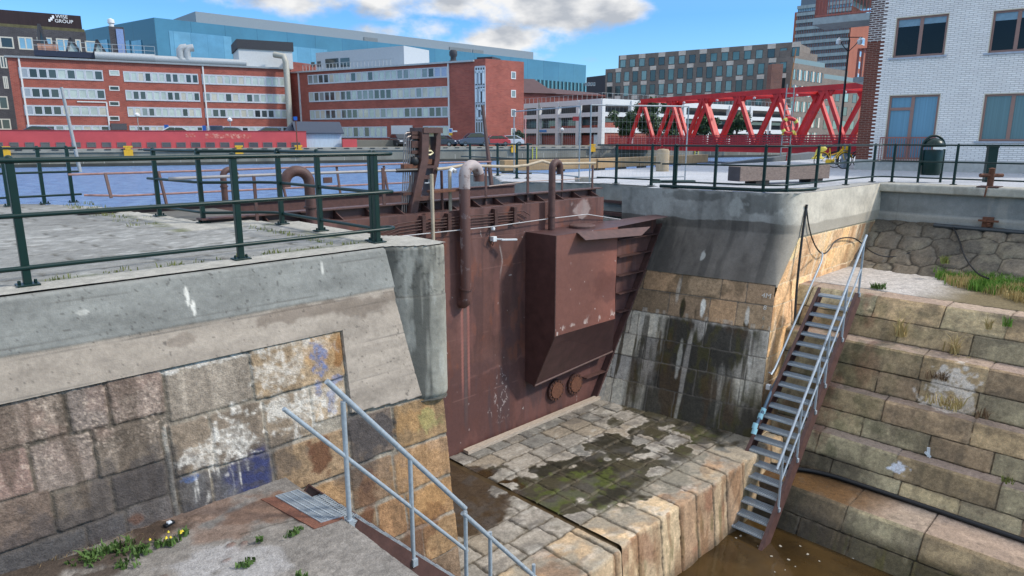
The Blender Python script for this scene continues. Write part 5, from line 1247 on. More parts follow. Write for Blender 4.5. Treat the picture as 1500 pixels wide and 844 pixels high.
for u0, u1, h, m in ((56, 72, 3.6, PG[1]), (98, 118, 2.0, PG[0]), (138, 156, 1.9, PG[0])):
    a0, a1 = fL.az(u0, 88)[0], fL.az(u1, 88)[0]; B = MB(); z = zt + 1.3
    B.add([fL.P(a0, z, -2), fL.P(a1, z, -2), fL.P(a0 + (a1 - a0) * .35, z + h, -2), fL.P(a0, z, -5), fL.P(a1, z, -5), fL.P(a0 + (a1 - a0) * .35, z + h, -5)], [(0, 1, 2), (5, 4, 3), (0, 2, 5, 3), (1, 4, 5, 2), (0, 3, 4, 1)])
    q = B.build('roof_light', m, ob); e = .12; B = MB()
    B.bar(fL.P(a1, z, -1.95), fL.P(a0 + (a1 - a0) * .35, z + h, -1.95), .3, .3); B.bar(fL.P(a0, z, -1.95), fL.P(a0 + (a1 - a0) * .35, z + h, -1.95), .3, .3); B.build('rooflight_frame', DKR, q)
a0, a1 = fL.az(56, 88)[0], fL.az(86, 88)[0]; B = MB(); fL.slab(B, a0, a1, zt + 1.3, zt + 2.2, -1.3, -1.8); B.build('planter', M('salmon_box', (186, 140, 120), rough=.8), ob)
a0, a1 = fL.az(163, 80)[0], fL.az(185, 80)[0]; B = MB(); fL.slab(B, a0, a1, zt + .3, zt + 5.2, -2, -5); sh = B.build('stair_house', DB, ob)
B = MB(); fL.slab(B, a0 + .9, a1 - .1, zt + .8, zt + 4.9, -1.9, -2); B.build('glazed_front', M('lilac_panel', (128, 148, 190), rough=.3), sh)
p = fL.P((a0 + a1) / 2 - .6, zt + 5.2, -3); MB().lathe([(.35, 0), (.35, .5), (.5, .6), (.45, 1.1), (0, 1.3)], p, 10).build('roof_cowl', WHP, sh, smooth_=True)
# plant room at the right end of the block
a0, a1 = fL.az(352, 92)[0], fL.len + 1.0
B = MB(); fL.slab(B, a0, a1, zt + .25, zt + 3.0, -1.2, -9); B.build('plant_room', M('grey_cladding', (196, 198, 198), rough=.6, var=.1), ob)
B = MB(); fL.slab(B, a0 - .2, a1 + .2, zt + 3.0, zt + 4.4, -1.0, -9.3); B.build('plant_roof', DKR, ob)
# ---- glass hall behind
pg = W(245, 155); pgr = hit(pg, 43.5, 856); pgl = hit(pg, 145.4, 143); fG = Fac(pg, pgr); fG2 = Fac(pgl, pg)
zg = fG.az(246, 28)[1]
gb = thing('glass_building', 'long blue glass fronted hall with a grey roof level behind the brick offices', 'building', (*pg[:2], .2))
GM = brickmat('blue_glass_panels', (70, 124, 150), (60, 112, 140), (48, 92, 118), bw=7.5, bh=60, ms=.05, off=0, rough=.18, bump=0, dirt=.2, spec=.7, noise=.07)
GM2 = brickmat('pale_glass_panels', (104, 156, 184), (88, 140, 170), (76, 128, 156), bw=3.6, bh=60, ms=.06, off=0, rough=.08, bump=0, dirt=.32, spec=.8, noise=.09)  # strong dirt value paints reflection-like tones into the glass colour
GM3 = brickmat('teal_side_panels', (48, 98, 120), (44, 92, 114), (38, 80, 100), bw=9, bh=7, ms=.06, off=0, rough=.3, bump=0, dirt=.10, spec=.5, noise=.05)
B = MB(); B.prism([tuple(pgl[:2]), tuple(pg[:2]), tuple(pgr[:2]), tuple(along(pgr, 133.5, 40)[:2]), tuple(along(pgl, 43.5, 90)[:2])], .2, zg); B.build('wall', GM, gb)
B = MB(); fG2.slab(B, .0, fG2.len, .2, zg - .1, 0, .1); B.build('side_wall', GM3, gb)
lv = [fG.az(247, v)[1] for v in (45, 82)]
for i, (u0, u1, dz) in enumerate(((247, 341, 0), (343, 480, -.8), (482, 540, -1.6), (541, 602, -2.2), (604, 700, -2.6))):
    B = MB(); fG.slab(B, fG.az(u0, 60)[0] + .2, fG.az(u1, 70)[0] - .2, lv[1] + dz, lv[0] + dz, .0, .08); B.build('glazed_band', GM2, gb)
aD0 = fG.az(784, 100)[0]; aD1 = fG.len - .5
B = MB(); fG.slab(B, aD0, aD1, .5, zg - 6.2, 0, .2); B.build('dark_glazing', M('night_glass', (26, 50, 60), rough=.08, spec=.8), gb)
B = MB()
for k in range(14): a = aD0 + (aD1 - aD0) * k / 13; fG.slab(B, a - .25, a + .25, .5, zg - 6.2, .2, .5)
B.build('mullion', M('teal_metal', (90, 150, 168), rough=.4), gb)
B = MB(); fG.slab(B, fG.az(300, 30)[0] + 1, fG.az(806, 85)[0], zg, zg + 3.6, -8, -36); B.build('roof_level', M('grey_roof_cladding', (128, 138, 146), rough=.6, var=.08), gb)
for u in (566, 690, 706, 724): a = fG.az(u, 70)[0]; B = MB(); fG.slab(B, a - 2, a + 2.4, zg + .8, zg + 2.2, -7.8, -8.2); B.build('louvre', M('louvre_grey', (110, 116, 120), rough=.6), gb)
for u0, u1 in ((143, 161), (185, 193), (196, 210)):
    B = MB(); a0, a1 = fG2.az(u0, 80)[0], fG2.az(u1, 80)[0]; fG2.slab(B, max(.2, a0), a1, 4, fG2.az(u0 + 2, 60)[1], .1, .25); B.build('side_glazing', GM2, gb)
# ---- dark brick office with roof sign
pd0 = W(-60, 116); pd1 = hit(pd0, 32.4, 146); fD = Fac(pd0, pd1); zd = fD.az(120, 47)[1]
db = thing('office_building', 'dark grey brick office with a black rooftop sign board at the far left', 'building', (*pd0[:2], .2))
B = MB(); extrude_fac(B, fD, 0, fD.len, .2, zd, 14); B.build('wall', DB, db)
CRM = M('cream_frame', (200, 196, 184), rough=.6, var=.06); BLG = glass('sky_glass', (120, 164, 190))
for us, v0, v1 in (((-22, 0), 53, 70), ((0, 20), 54, 71), ((27, 48.5), 54.5, 73), ((55, 77), 55, 75), ((83, 105), 57, 76), ((111, 119), 58, 76), ((141, 148.5), 61, 78)):
    a0, a1, z0, z1 = fD.rect(us[0], v0, us[1], v1); fD.window(a0, min(a1, fD.len - .1), z0, z1, db, CRM, PG[4] if us[0] < 10 and us[0] >= 0 else BLG, .2, mull=1 if a1 - a0 > 2 else 0)
for us, v0, v1 in (((0, 10), 82, 100), ((15, 38), 83, 92), ((5, 12), 112, 130), ((-14, 12), 141, 160), ((-10, 16), 174, 190)):
    a0, a1, z0, z1 = fD.rect(us[0], v0, us[1], v1); fD.window(a0, a1, z0, z1, db, CRM, PG[1], .18, mull=1)
s0, s1 = fD.az(-60, 20)[0], fD.az(119, 30)[0]; zs0, zs1 = fD.az(100, 41)[1], fD.az(60, 18)[1]
SGN = M('black_sign_board', (46, 34, 38), rough=.85, var=.3, sc=.5, stretch=(2, 2, .2))
B = MB(); fD.slab(B, s0, s1, zs0, zs1, -.6, -4); sg = B.build('sign_board', SGN, db)
B = MB(); fD.slab(B, s0, s1 + .3, zd, zs0, -.3, -4); B.build('roof_moss', M('moss_brown', (96, 92, 66), rough=.95, var=.3, sc=1.2), db)
p = fD.P(fD.az(91, 24.5)[0], fD.az(91, 25.5)[1], -.58)
text_obj('sign_lettering', 'WISE', .8, fD.P(fD.az(90.3, 24.8)[0], fD.az(90, 26.2)[1], -.56), fD.d, (0, 0, 1), M('sign_white', (235, 236, 238), rough=.6, var=.03), sg, .03)
text_obj('sign_lettering', 'GROUP', .8, fD.P(fD.az(93.6, 30)[0], fD.az(93, 33.0)[1], -.56), fD.d, (0, 0, 1), MATS['sign_white'], sg, .03)
for u0, v0, u1, v1 in ((76.0, 22, 79.0, 26.5), (73.5, 24.8, 76.6, 29.2), (71, 27.4, 74.0, 31.2)):
    a0, a1, z0, z1 = fD.rect(u0, v0, u1, v1); B = MB(); fD.slab(B, a0, a1, z0, z1, -.6, -.52); B.build('sign_emblem', MATS['sign_white'], sg)
# ---- brick office with vertical lettering
pm1 = W(712, 99.6); pm0 = hit(pm1, 150.5, 426); pm2 = hit(pm1, 38, 767); fM = Fac(pm0, pm1); fM2 = Fac(pm1, pm2)
zm = fM.az(655, 93)[1]
mb = thing('office_building', 'red brick office with window bands and tall white letters on its corner', 'building', (*pm1[:2], .2))
aB = fM.az(657.5, 120)[0]; aS = fM.az(695.5, 120)[0]
B = MB(); extrude_fac(B, fM, 0, aS, .2, zm, 13); B.build('wall', RB, mb)
back = along(pm2, 150.5, 9)
zc = fM.az(710, 86)[1]
B = MB(); B.prism([tuple(fM.P(aS, 0)[:2]), tuple(pm1[:2]), tuple(pm2[:2]), tuple(back[:2])], .2, zc); B.build('stair_tower', RB, mb)
B = MB(); fM.slab(B, -.3, aS, zm, zm + .22, .35, -13.3); B.build('roof', M('zinc_eave2', (176, 182, 186), rough=.5, metal=.3), mb)
rows = [fM.rect(640, a, 641, b)[2:] for a, b in ((98.5, 113.5), (127, 142.5), (156.5, 171.5), (184.5, 201))]
aw0, aw1 = fM.az(452, 130)[0], fM.az(656, 130)[0]
aw0g = fM.az(500, 190)[0]
for ri, (z0, z1) in enumerate(rows):
    n = 24; w = (aw1 - aw0) / n
    B = MB(); fM.slab(B, aw0, aw1, z0 - .08, z0 - .01, 0, .08); B.build('sill_band', FBL, mb)
    for k in range(n):
        if ri == 3 and (k < 5 or 14 <= k < 20): continue
        pm = PG[R_.choice([0, 3, 1, 3, 2, 1, 0])]
        if ri == 0 and k >= 22: pm = M('blank_panel2', (160, 176, 204), rough=.5)
        if ri == 0 and k == 21: pm = PG[4]
        fM.window(aw0 + w * k, aw0 + w * (k + 1) - .02, z0, z1, mb, FBL, pm, .13)
a0, a1, z0, z1 = fM.rect(575, 184, 605, 212); B = MB(); fM.slab(B, a0, a1, .3, z1, 0, .3); B.build('white_porch', WHP, mb)
for a in (aB, fM.az(439, 130)[0]): B = MB(); fM.slab(B, a - .1, a + .1, .3, zm, 0, .2); B.build('downpipe', WHP, mb)
# lettered glazing strip on the corner
ax0, ax1 = fM.az(696.5, 120)[0], fM.az(711.0, 120)[0]; zA, zB = fM.az(704, 211)[1], fM.az(704, 98)[1]
B = MB(); fM.slab(B, ax0, ax1, zA, zB, 0, .06); stp = B.build('glazed_strip', M('strip_glass', (70, 64, 66), rough=.12, spec=.8, var=.3), mb)
B = MB(); nb = 4
for k in range(nb + 1): a = ax0 + (ax1 - ax0) * k / nb; fM.slab(B, a - .07, a + .07, zA, zB, .06, .12)
for v in (98, 126, 152, 178, 195, 210): z = fM.az(704, v)[1]; fM.slab(B, ax0, ax1, z - .12, z + .12, .06, .12)
B.build('strip_mullion', FBL, stp)
mid = (ax0 + ax1) / 2; PALE = M('pale_lettering', (206, 220, 228), rough=.5, var=.03)
def letter(ch, vtop, vbot):                                   # read from below upward: turned a quarter left
    z0, z1 = fM.az(704, vbot)[1], fM.az(704, vtop)[1]; h = z1 - z0; wd = (ax1 - ax0) * .9; B = MB(); t = wd * .2
    def bar_(x0, x1, y0, y1): fM.slab(B, mid - wd / 2 + x0 * wd, mid - wd / 2 + x1 * wd, z0 + y0 * h, z0 + y1 * h, .12, .3)
    if ch == 'm':
        bar_(.0, 1, .72, .92); bar_(0, .2, .0, .85); bar_(.4, .6, 0, .85); bar_(.8, 1, 0, .85)
    if ch == 's':
        bar_(.0, .2, .0, .9); bar_(.4, .6, .0, .9); bar_(.5, 1, .72, .92); bar_(.8, 1, 0, .85); bar_(.0, .2, .95, 1.06)
    if ch == 'c':
        bar_(.15, .85, .74, .94); bar_(.1, .32, .1, .85); bar_(.15, .85, .04, .2); bar_(.68, .9, .1, .36); bar_(.68, .9, .64, .85)
    B.build('letter', PALE, stp)
letter('m', 101, 123); letter('s', 128, 150); letter('c', 156, 176)
for v0, v1 in ((105, 116), (132, 143), (160, 171), (188, 198)):
    a0, a1, z0, z1 = fM2.rect(748.5, v0, 755.5, v1); fM2.window(a0, a1, z0, z1, mb, WHP, PG[3], .12)
# rooftop extension and flue
a0, a1 = fM.az(447, 95)[0], fM.az(577, 95)[0]
B = MB(); fM.slab(B, a0, a1, zm + .2, zm + 3.3, -2.5, -9); rx = B.build('rooftop_extension', M('pale_cladding', (176, 182, 188), rough=.7, var=.08), mb)
for u0, u1, v0, v1 in ((456, 461, 91, 98), (465, 470, 90, 98), (477, 496, 86, 99), (499, 512, 85, 98)):
    f3 = Fac(fM.P(0, 0, -2.5), fM.P(fM.len, 0, -2.5)); A = f3.rect(u0, v0, u1, v1); f3.window(A[0], A[1], A[2], A[3], rx, WHP, PG[1], .1, mull=2 if u1 - u0 > 9 else 0, o=.05) if False else None
    B = MB(); f3.slab(B, A[0], A[1], A[2], A[3], 0, .06); B.build('extension_window', PG[1], rx)
B = MB()
for k in range(26): a = a0 - .8 + (a1 - a0) * k / 25; fM.slab(B, a - .03, a + .03, zm + .2, zm + 1.2, -.2, -.26)
fM.slab(B, a0 - .8, a1, zm + 1.15, zm + 1.22, -.2, -.26); B.build('roof_rail', LEAD, mb)
p = fM.P(fM.az(647, 90)[0], zm + .2, -3); MB().lathe([(.75, 0), (.75, .35), (.42, .6), (.42, 1.0), (.6, 1.25), (.6, 1.75), (.4, 2.0), (0, 2.0)], p, 12).build('flue', DKR, mb, smooth_=True)
p = (pm1 + pm2 + fM.P(aS, 0) + back) / 4; MB().box((p[0], p[1], zc + .2), (3, 2.4, .5), .4).build('roof_hatch', DKR, mb)
aq = fL.len - .9; B = MB(); B.tube([fL.P(aq, .8, 1.6), fL.P(aq + .3, 1.6, 1.6), fL.P(aq + .3, zt + .9, 1.6), fL.P(aq + .1, zt + 1.9, 1.2), fL.P(aq - 1.2, zt + 2.2, .2)], .48, 12); B.build('vertical_duct', M('dull_zinc', (168, 166, 156), rough=.6, metal=.15), ob, smooth_=True)
p0_, p1_q = fL.P(fL.len - .5, 0, -1), fM.P(1.0, 0, -1)
# linking brick wing
B = MB(); B.prism([tuple(fL.P(fL.len - .2, 0, -.5)[:2]), tuple(fM.P(.4, 0, -.4)[:2]), tuple(fM.P(.4, 0, -10)[:2]), tuple(fL.P(fL.len - .2, 0, -10)[:2])], .2, zm + 2.0)
tag(B.build('linking_wing', RB2), 'narrow dark red brick wing between the two red office blocks', 'building')
# ---- low red wall building on the quay
q0 = quay(-12, 1.4); fW0 = Fac(q0, quay(60, 1.4)); aL, aR = 0, fW0.az(449, 205)[0]
rwz = fW0.az(200, 191.8)[1]
lw = thing('quay_building', 'low red painted building with a row of small grey windows along the far quay', 'building', fW0.P(20, .2))
REDP = M('faded_red_paint', (186, 78, 82), rough=.85, var=.12, sc=.35)
B = MB(); fW0.slab(B, aL, aR, .15, rwz, 0, -3.4); B.build('wall', REDP, lw)
B = MB(); fW0.slab(B, aL, aR + .05, rwz, rwz + .06, .05, -3.5); B.build('roof', M('faded_red_roof', (150, 62, 62), rough=.9), lw)
WG = glass('sooty_glass', (84, 84, 92)); n = 0
u = -9
while u < 434:
    st_ = 23.0 - 2.6 * max(0, u) / 434
    a0, a1, z0, z1 = fW0.rect(u, 208.5, u + 13.6, 216); fW0.window(a0, a1, z0, z1, lw, M('window_grey', (110, 100, 104), rough=.7), WG, .06); u += st_
for u0, u1, v0, v1, s_ in ((272, 286, 196, 201, 1), (301, 368, 196, 203, 2)):
    a0, a1, z0, z1 = fW0.rect(u0, v0, u1, v1); B = MB(); fW0.slab(B, a0, a1, z0, z1, 0, .012); B.build('overpainted_patch', M('patchy_pink', (188, 84, 80), rough=.9, var=.2, sc=3, col2=(206, 150, 134), thr=(.5, .6)), lw)
# ---- grey shed
fS = Fac(quay(fW0.az(437, 210)[0] - 12, 2.2), quay(fW0.az(437, 210)[0] + 12, 2.2))
a0, a1 = fS.az(437, 210)[0], fS.az(500.5, 210)[0]; ze = fS.az(460, 193.6)[1]; zr = fS.az(470, 179.5)[1]
sd_ = thing('shed', 'pale grey plank shed with a dark pitched roof on the far quay', 'shed', fS.P((a0 + a1) / 2, .2))
B = MB(); D_ = 4.2; B.hexa([fS.P(a0, .15), fS.P(a1, .15), fS.P(a1, .15, -D_), fS.P(a0, .15, -D_), fS.P(a0, ze), fS.P(a1, ze), fS.P(a1, ze, -D_), fS.P(a0, ze, -D_)])
B.add([fS.P(a0, ze), fS.P(a0, ze, -D_), fS.P(a0, zr, -D_ / 2), fS.P(a1, ze), fS.P(a1, ze, -D_), fS.P(a1, zr, -D_ / 2)], [(0, 1, 2), (5, 4, 3)])
B.build('wall', M('grey_planks', (176, 190, 204), rough=.8, var=.12, sc=3, stretch=(3, 3, .3)), sd_)
B = MB()
for o0, o1 in ((.35, -D_ / 2), (-D_ - .35, -D_ / 2)):
    B.hexa([fS.P(a0 - .3, ze - .2, o0), fS.P(a1 + .3, ze - .2, o0), fS.P(a1 + .3, zr, o1), fS.P(a0 - .3, zr, o1), fS.P(a0 - .3, ze - .08, o0), fS.P(a1 + .3, ze - .08, o0), fS.P(a1 + .3, zr + .14, o1), fS.P(a0 - .3, zr + .14, o1)])
B.build('roof', M('slate_roof', (52, 62, 78), rough=.6, var=.12), sd_)
a2, a3 = fS.az(427, 205)[0], fS.az(436, 205)[0]
s2 = thing('shed', 'small dark roofed shed squeezed against the pale grey plank shed', 'shed', fS.P((a2 + a3) / 2, .2, -3))
B = MB(); B.hexa([fS.P(a2, .15, -2), fS.P(a3, .15, -2), fS.P(a3, .15, -5), fS.P(a2, .15, -5), fS.P(a2, ze, -2), fS.P(a3, ze, -2), fS.P(a3, ze, -5), fS.P(a2, ze, -5)]); B.build('wall', MATS['grey_planks'], s2)
B = MB(); B.hexa([fS.P(a2 - .3, ze, -1.8), fS.P(a3, ze, -1.8), fS.P(a3, ze, -5.2), fS.P(a2 - .3, ze, -5.2), fS.P(a2 + .5, zr, -3.2), fS.P(a3, zr, -3.2), fS.P(a3, zr, -3.4), fS.P(a2 + .5, zr, -3.4)]); B.build('roof', MATS['slate_roof'], s2)
a0, a1 = fW0.az(502, 210)[0], fW0.az(523, 210)[0]; B = MB(); fW0.slab(B, a0, a1, .15, fW0.az(510, 204)[1], 0, -.5); tag(B.build('red_wall', REDP), 'short stub of red painted wall right of the grey shed', 'wall')
# ---- white parking deck
pk1 = W(880, 112); pk0 = hit(pk1, 124.4, 764); pk2 = hit(pk1, 38, 1150); fP = Fac(pk0, pk1); fP2 = Fac(pk1, pk2)
pk = thing('parking_deck', 'white concrete parking deck with open floors behind the red bridge', 'building', (*pk1[:2], .2))
zl = [fP2.az(882, v)[1] for v in (144.5, 152.5, 164, 170.5, 187, 194.5)]
def band(f, a0, a1, z0, z1, o=.25, d=.4, m=WHP, nm='parapet'): B = MB(); f.slab(B, a0, a1, z0, z1, o, o - d); return B.build(nm, m, pk)
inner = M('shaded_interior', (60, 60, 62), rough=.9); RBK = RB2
cen = along(pk0, 38, 30)
poly = [tuple(fP.P(0, 0, -1.2)[:2]), tuple((pk1 + (fP.n * -1.2 + fP2.n * -1.2))[:2]), tuple(fP2.P(fP2.len, 0, -1.2)[:2]), tuple(along(fP2.P(fP2.len, 0), 128, 25)[:2]), tuple(along(fP.P(0, 0), 38, 30)[:2])]
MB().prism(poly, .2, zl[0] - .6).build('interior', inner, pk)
for f, a1 in ((fP, fP.len), (fP2, fP2.len)):
    for i in (0, 2, 4):
        lo_, hi_ = zl[i + 1], zl[i]
        band(f, 0, a1, lo_, hi_)
    n = int(a1 / 7) + 1
    for k in range(n + 1):
        a = a1 * k / n; B = MB(); f.slab(B, a - .35, a + .35, .2, zl[0] - .1, .45, -.3); B.build('column', WHP, pk)
B = MB(); fP.slab(B, .5, fP.len - .4, .2, zl[5] - .4, -.5, -.9); fP.slab(B, 8, fP.len - .4, zl[5] + 2.0 - 1.5, zl[5] + 1.2, -.5, -.9); fP2.slab(B, .4, 14, .2, zl[4] + .8, .1, -.5); B.build('brick_infill', RB, pk)
B = MB(); fP.slab(B, .5, fP.len, zl[4] + .2, zl[3] - .4, -.7, -.8); fP2.slab(B, .5, fP2.len - 1, zl[4] + .9, zl[3] - .3, -.4, -.5); B.build('strip_window', M('strip_window_glass', (62, 84, 88), rough=.1, spec=.8), pk)
B = MB()
for f in (fP, fP2):
    n = int(f.len / 1.2)
    for k in range(n): f.slab(B, f.len * k / n, f.len * k / n + .035, zl[0], zl[0] + .9, 0, -.035)
    f.slab(B, 0, f.len, zl[0] + .88, zl[0] + .92, 0, -.04)
B.build('roof_rail', LEAD, pk)
a = fP.az(795, 190)[0]; B = MB(); fP.slab(B, a - 1.5, a + 1.5, zl[5] + .2, zl[4] - .2, .26, .3); B.build('blue_sign', M('sign_blue', (60, 128, 200), rough=.5), pk)
# brown roofed hall between the brick office and the parking deck
pb0 = W(762, 150); pb1 = hit(pb0, 20, 885); fB = Fac(pb0, pb1); z2 = fB.az(800, 137)[1]; z3 = fB.az(790, 113)[1]
bh = thing('hall', 'brick hall with a brown pitched roof behind the white parking deck', 'building', (*pb0[:2], .2))
B = MB(); extrude_fac(B, fB, 0, fB.len, .2, z2, 14); B.build('wall', RB2, bh)
aa = fB.az(795, 120)[0]; BR = M('brown_roof', (84, 64, 66), rough=.8, var=.12, sc=1)
B = MB(); B.hexa([fB.P(0, z2, .4), fB.P(aa + 3, z2, .4), fB.P(aa + 3, z2, -14), fB.P(0, z2, -14), fB.P(0, z3, -5), fB.P(aa, z3, -5), fB.P(aa, z3, -9), fB.P(0, z3, -9)]); B.build('roof', BR, bh)
B = MB(); B.hexa([fB.P(aa, z2, .4), fB.P(fB.len, z2 - .4, .4), fB.P(fB.len, z2 - .4, -14), fB.P(aa, z2, -14), fB.P(aa, z2 + 1.6, -4), fB.P(fB.len, z2 + .6, -4), fB.P(fB.len, z2 + .6, -10), fB.P(aa, z2 + 1.6, -10)]); B.build('low_roof', BR, bh)
# ---- taupe apartment block with pale panels
pa1 = W(1152, 152); pa0 = hit(pa1, 144, 903); pa00 = hit(pa1, 144, 884); pa2 = hit(pa1, 42.6, 1262); fA = Fac(pa00, pa1); fA2 = Fac(pa1, pa2)
ab = thing('apartment_block', 'taupe brick apartment block with pale stone panels between its windows behind the bridge', 'building', (*pa1[:2], .2))
zA0 = fA.az(1140, 62.5)[1]; zA1 = fA.az(1140, 85)[1]
a90 = fA.az(903, 100)[0]
B = MB(); extrude_fac(B, fA, 0, fA.len, .2, zA1, 16); B.build('wall', DB2, ab)
B = MB(); extrude_fac(B, fA, a90, fA.len - .1, zA1, zA0, 14, -1.0); B.build('setback_storey', DB2, ab)
TG_ = [glass('teal_glass', (84, 116, 116)), glass('deep_teal_glass', (46, 58, 60)), glass('pale_teal_glass', (118, 146, 144))]
fA3 = Fac(fA.P(0, 0, -1.0), fA.P(fA.len, 0, -1.0))
n = 16
sh_ = (zA0 - zA1)
for k in range(n + 1):
    a = a90 + .5 + (fA.len - a90 - 1.2) * k / n; w = (fA.len - a90) / n
    fA3.window(a, a + w * .58, zA1 + sh_ * .08, zA1 + sh_ * .66, ab, DKR, R_.choice(TG_), .06)
    if k % 2 == 0:
        B = MB(); fA3.slab(B, a - .1, a + w * .62, zA1 + sh_ * .67, zA0 - .02, 0, .05); B.build('pale_panel', LB, ab)
z_rows = []
z = zA1 - .9
while z > 3: z_rows.append((z - 2.2, z)); z -= 3.3
nA = 19
for ri, (z0, z1) in enumerate(z_rows[:4]):
    for k in range(nA):
        a = .6 + (fA.len - 1.0) * k / nA; w = (fA.len) / nA; tall = (k + ri) % 2
        fA.window(a, a + w * .58, z0 - (.3 if tall else 0), z1, ab, DKR, R_.choice(TG_), .06) if ri < 3 else None
        if k % 2 == 1 - ri % 2:
            B = MB(); fA.slab(B, a - .1, a + w * .62, z1 + .02, z1 + .95, 0, .05); B.build('pale_panel', LB, ab) if ri < 3 else None
# end facade of the apartment block
eb = thing('apartment_block', 'stepped end of the taupe and cream apartment block seen through the right of the bridge', 'building', (*pa2[:2], .2))
aM = fA2.az(1208, 100)[0]
B = MB(); fA2.slab(B, .1, aM, .2, zA1 - 1.2, .02, -14); B.build('wall', DB2, eb)
B = MB(); fA2.slab(B, .3, aM - 2, zA1 - 1.2, zA0 - 1.6, -1, -13); B.build('setback_storey', DB2, eb)
B = MB(); fA2.slab(B, aM, fA2.len, .2, zA1 - 3.2, -1.5, -14); fA2.slab(B, aM, fA2.len - 3, zA1 - 3.2, zA1 - .2, -4, -14); B.build('rear_wing', DB2, eb)
B = MB(); fA2.slab(B, -.05, aM, zA1 - 1.2, zA1 - .2, 0, -.05); fA2.slab(B, aM, fA2.len, zA1 - 3.2, zA1 - 2.2, -1.5, -1.55); B.build('glass_balustrade', M('balustrade_glass', (116, 130, 130), rough=.3), eb)
zz = zA1 - 2.4; ri = 0
while zz > 2.2:
    nn = 9
    for k in range(nn):
        a = .4 + (aM - .6) * k / nn; w = aM / nn
        if ri < 6: fA2.window(a, a + w * .5, zz - 2.2, zz, eb, DKR, R_.choice(TG_), .05, o=.02)
        if ri < 6 and (k + ri) % 2: B = MB(); fA2.slab(B, a + w * .54, a + w * .98, zz - 2.2, zz, .02, .07); B.build('pale_panel', LB, eb)
    f4 = Fac(fA2.P(aM, 0, -1.5), fA2.P(fA2.len, 0, -1.5))
    for k in range(5):
        a = .3 + f4.len * k / 5; w = f4.len / 5
        if ri and ri < 6: f4.window(a, a + w * .5, zz - 2.4, zz - .3, eb, DKR, R_.choice(TG_), .05)
    zz -= 3.3; ri += 1
# brick chimney stack
pc = hit(W(1122, 146), 144, 1135); w0 = W(1122, 148); w1 = W(1138, 148); fC = Fac(w0, w1)
tag(MB().prism([tuple(fC.P(0, 0)[:2]), tuple(fC.P(fC.len, 0)[:2]), tuple(fC.P(fC.len, 0, -2.4)[:2]), tuple(fC.P(0, 0, -2.4)[:2])], .2, fC.az(1130, 93.5)[1]).build('chimney_stack', brickmat('old_brick', (150, 100, 84), (132, 88, 76), (150, 128, 118), bw=.5, bh=.16, ms=.02, dirt=.2, noise=.4)), 'old orange brick chimney stack standing in front of the taupe apartment block', 'chimney')
# dark low block
pz0 = W(857, 190); pz1 = W(890, 182); fZ = Fac(pz0, pz1); o = MB(); extrude_fac(o, fZ, 0, fZ.len, .2, fZ.az(870, 112)[1], 12); lb = thing('office_building', 'low dark block between the blue glass hall and the taupe apartments', 'building', (*pz0[:2], .2)); o.build('wall', M('charcoal_cladding', (62, 60, 66), rough=.7), lb)
for k in range(4): a0, a1, z0, z1 = fZ.rect(857 + k * 4, 121, 860 + k * 4, 126); fZ.window(a0, a1, z0, z1, lb, WHP, PG[3], .1)
# ---- tower
pt1 = W(1228, 262); pt0 = hit(pt1, 140, 1153); fT = Fac(pt0, pt1); pt2 = hit(pt1, 50, 1296); fT2 = Fac(pt1, pt2)
tw = thing('office_tower', 'tall glass office tower with horizontal louvre bands behind the apartment block', 'building', (*pt0[:2], .2))
zt0 = fT.az(1154, 11)[1]
B = MB(); extrude_fac(B, fT, 0, fT.len, .2, zt0, 24); B.build('wall', M('tower_glass', (168, 206, 228), rough=.15, var=.25, sc=.1, spec=.7), tw)
B = MB(); extrude_fac(B, fT, fT.az(1172, 5)[0], fT.len + 6, zt0, zt0 + 9, 22, -1); B.build('crown', M('tower_crown', (104, 112, 122), rough=.5), tw)
st = (zt0 - 22) / 11
LV = M('olive_louvres', (150, 162, 166), rough=.6, var=.3, sc=.9, stretch=(4, 4, .01))
for k in range(12):
    z = zt0 - k * st; B = MB(); fT.slab(B, -.3, fT.len, z - st * .45, z, .0, .5)
    B.build('louvre_band', LV, tw)
    B = MB(); 
    for j in range(30): a = fT.len * j / 30; fT.slab(B, a, a + .25, z - st, z - st * .45, 0, .25)
    B.build('mullion_row', M('tower_mullion', (110, 126, 138), rough=.5), tw)
ot = thing('apartment_tower', 'orange brick tower block beside the glass office tower', 'building', (*pt1[:2], .2))
OB = brickmat('orange_brick', (168, 98, 76), (154, 88, 70), (160, 110, 94), bw=.6, bh=.2, ms=.02, dirt=.1, noise=.2)
zo = fT2.az(1235, 2)[1]; B = MB(); extrude_fac(B, fT2, 0, fT2.len + 6, .2, zo, 20, .3); B.build('wall', OB, ot)
for r_ in range(7):
    z = zo - 9 - r_ * 4.4
    for a in (14.5, 26): fT2.window(a, a + 6.5, z - 2.6, z, ot, FBL, glass('blue_window', (96, 150, 196)), .35, mull=2, o=.32)
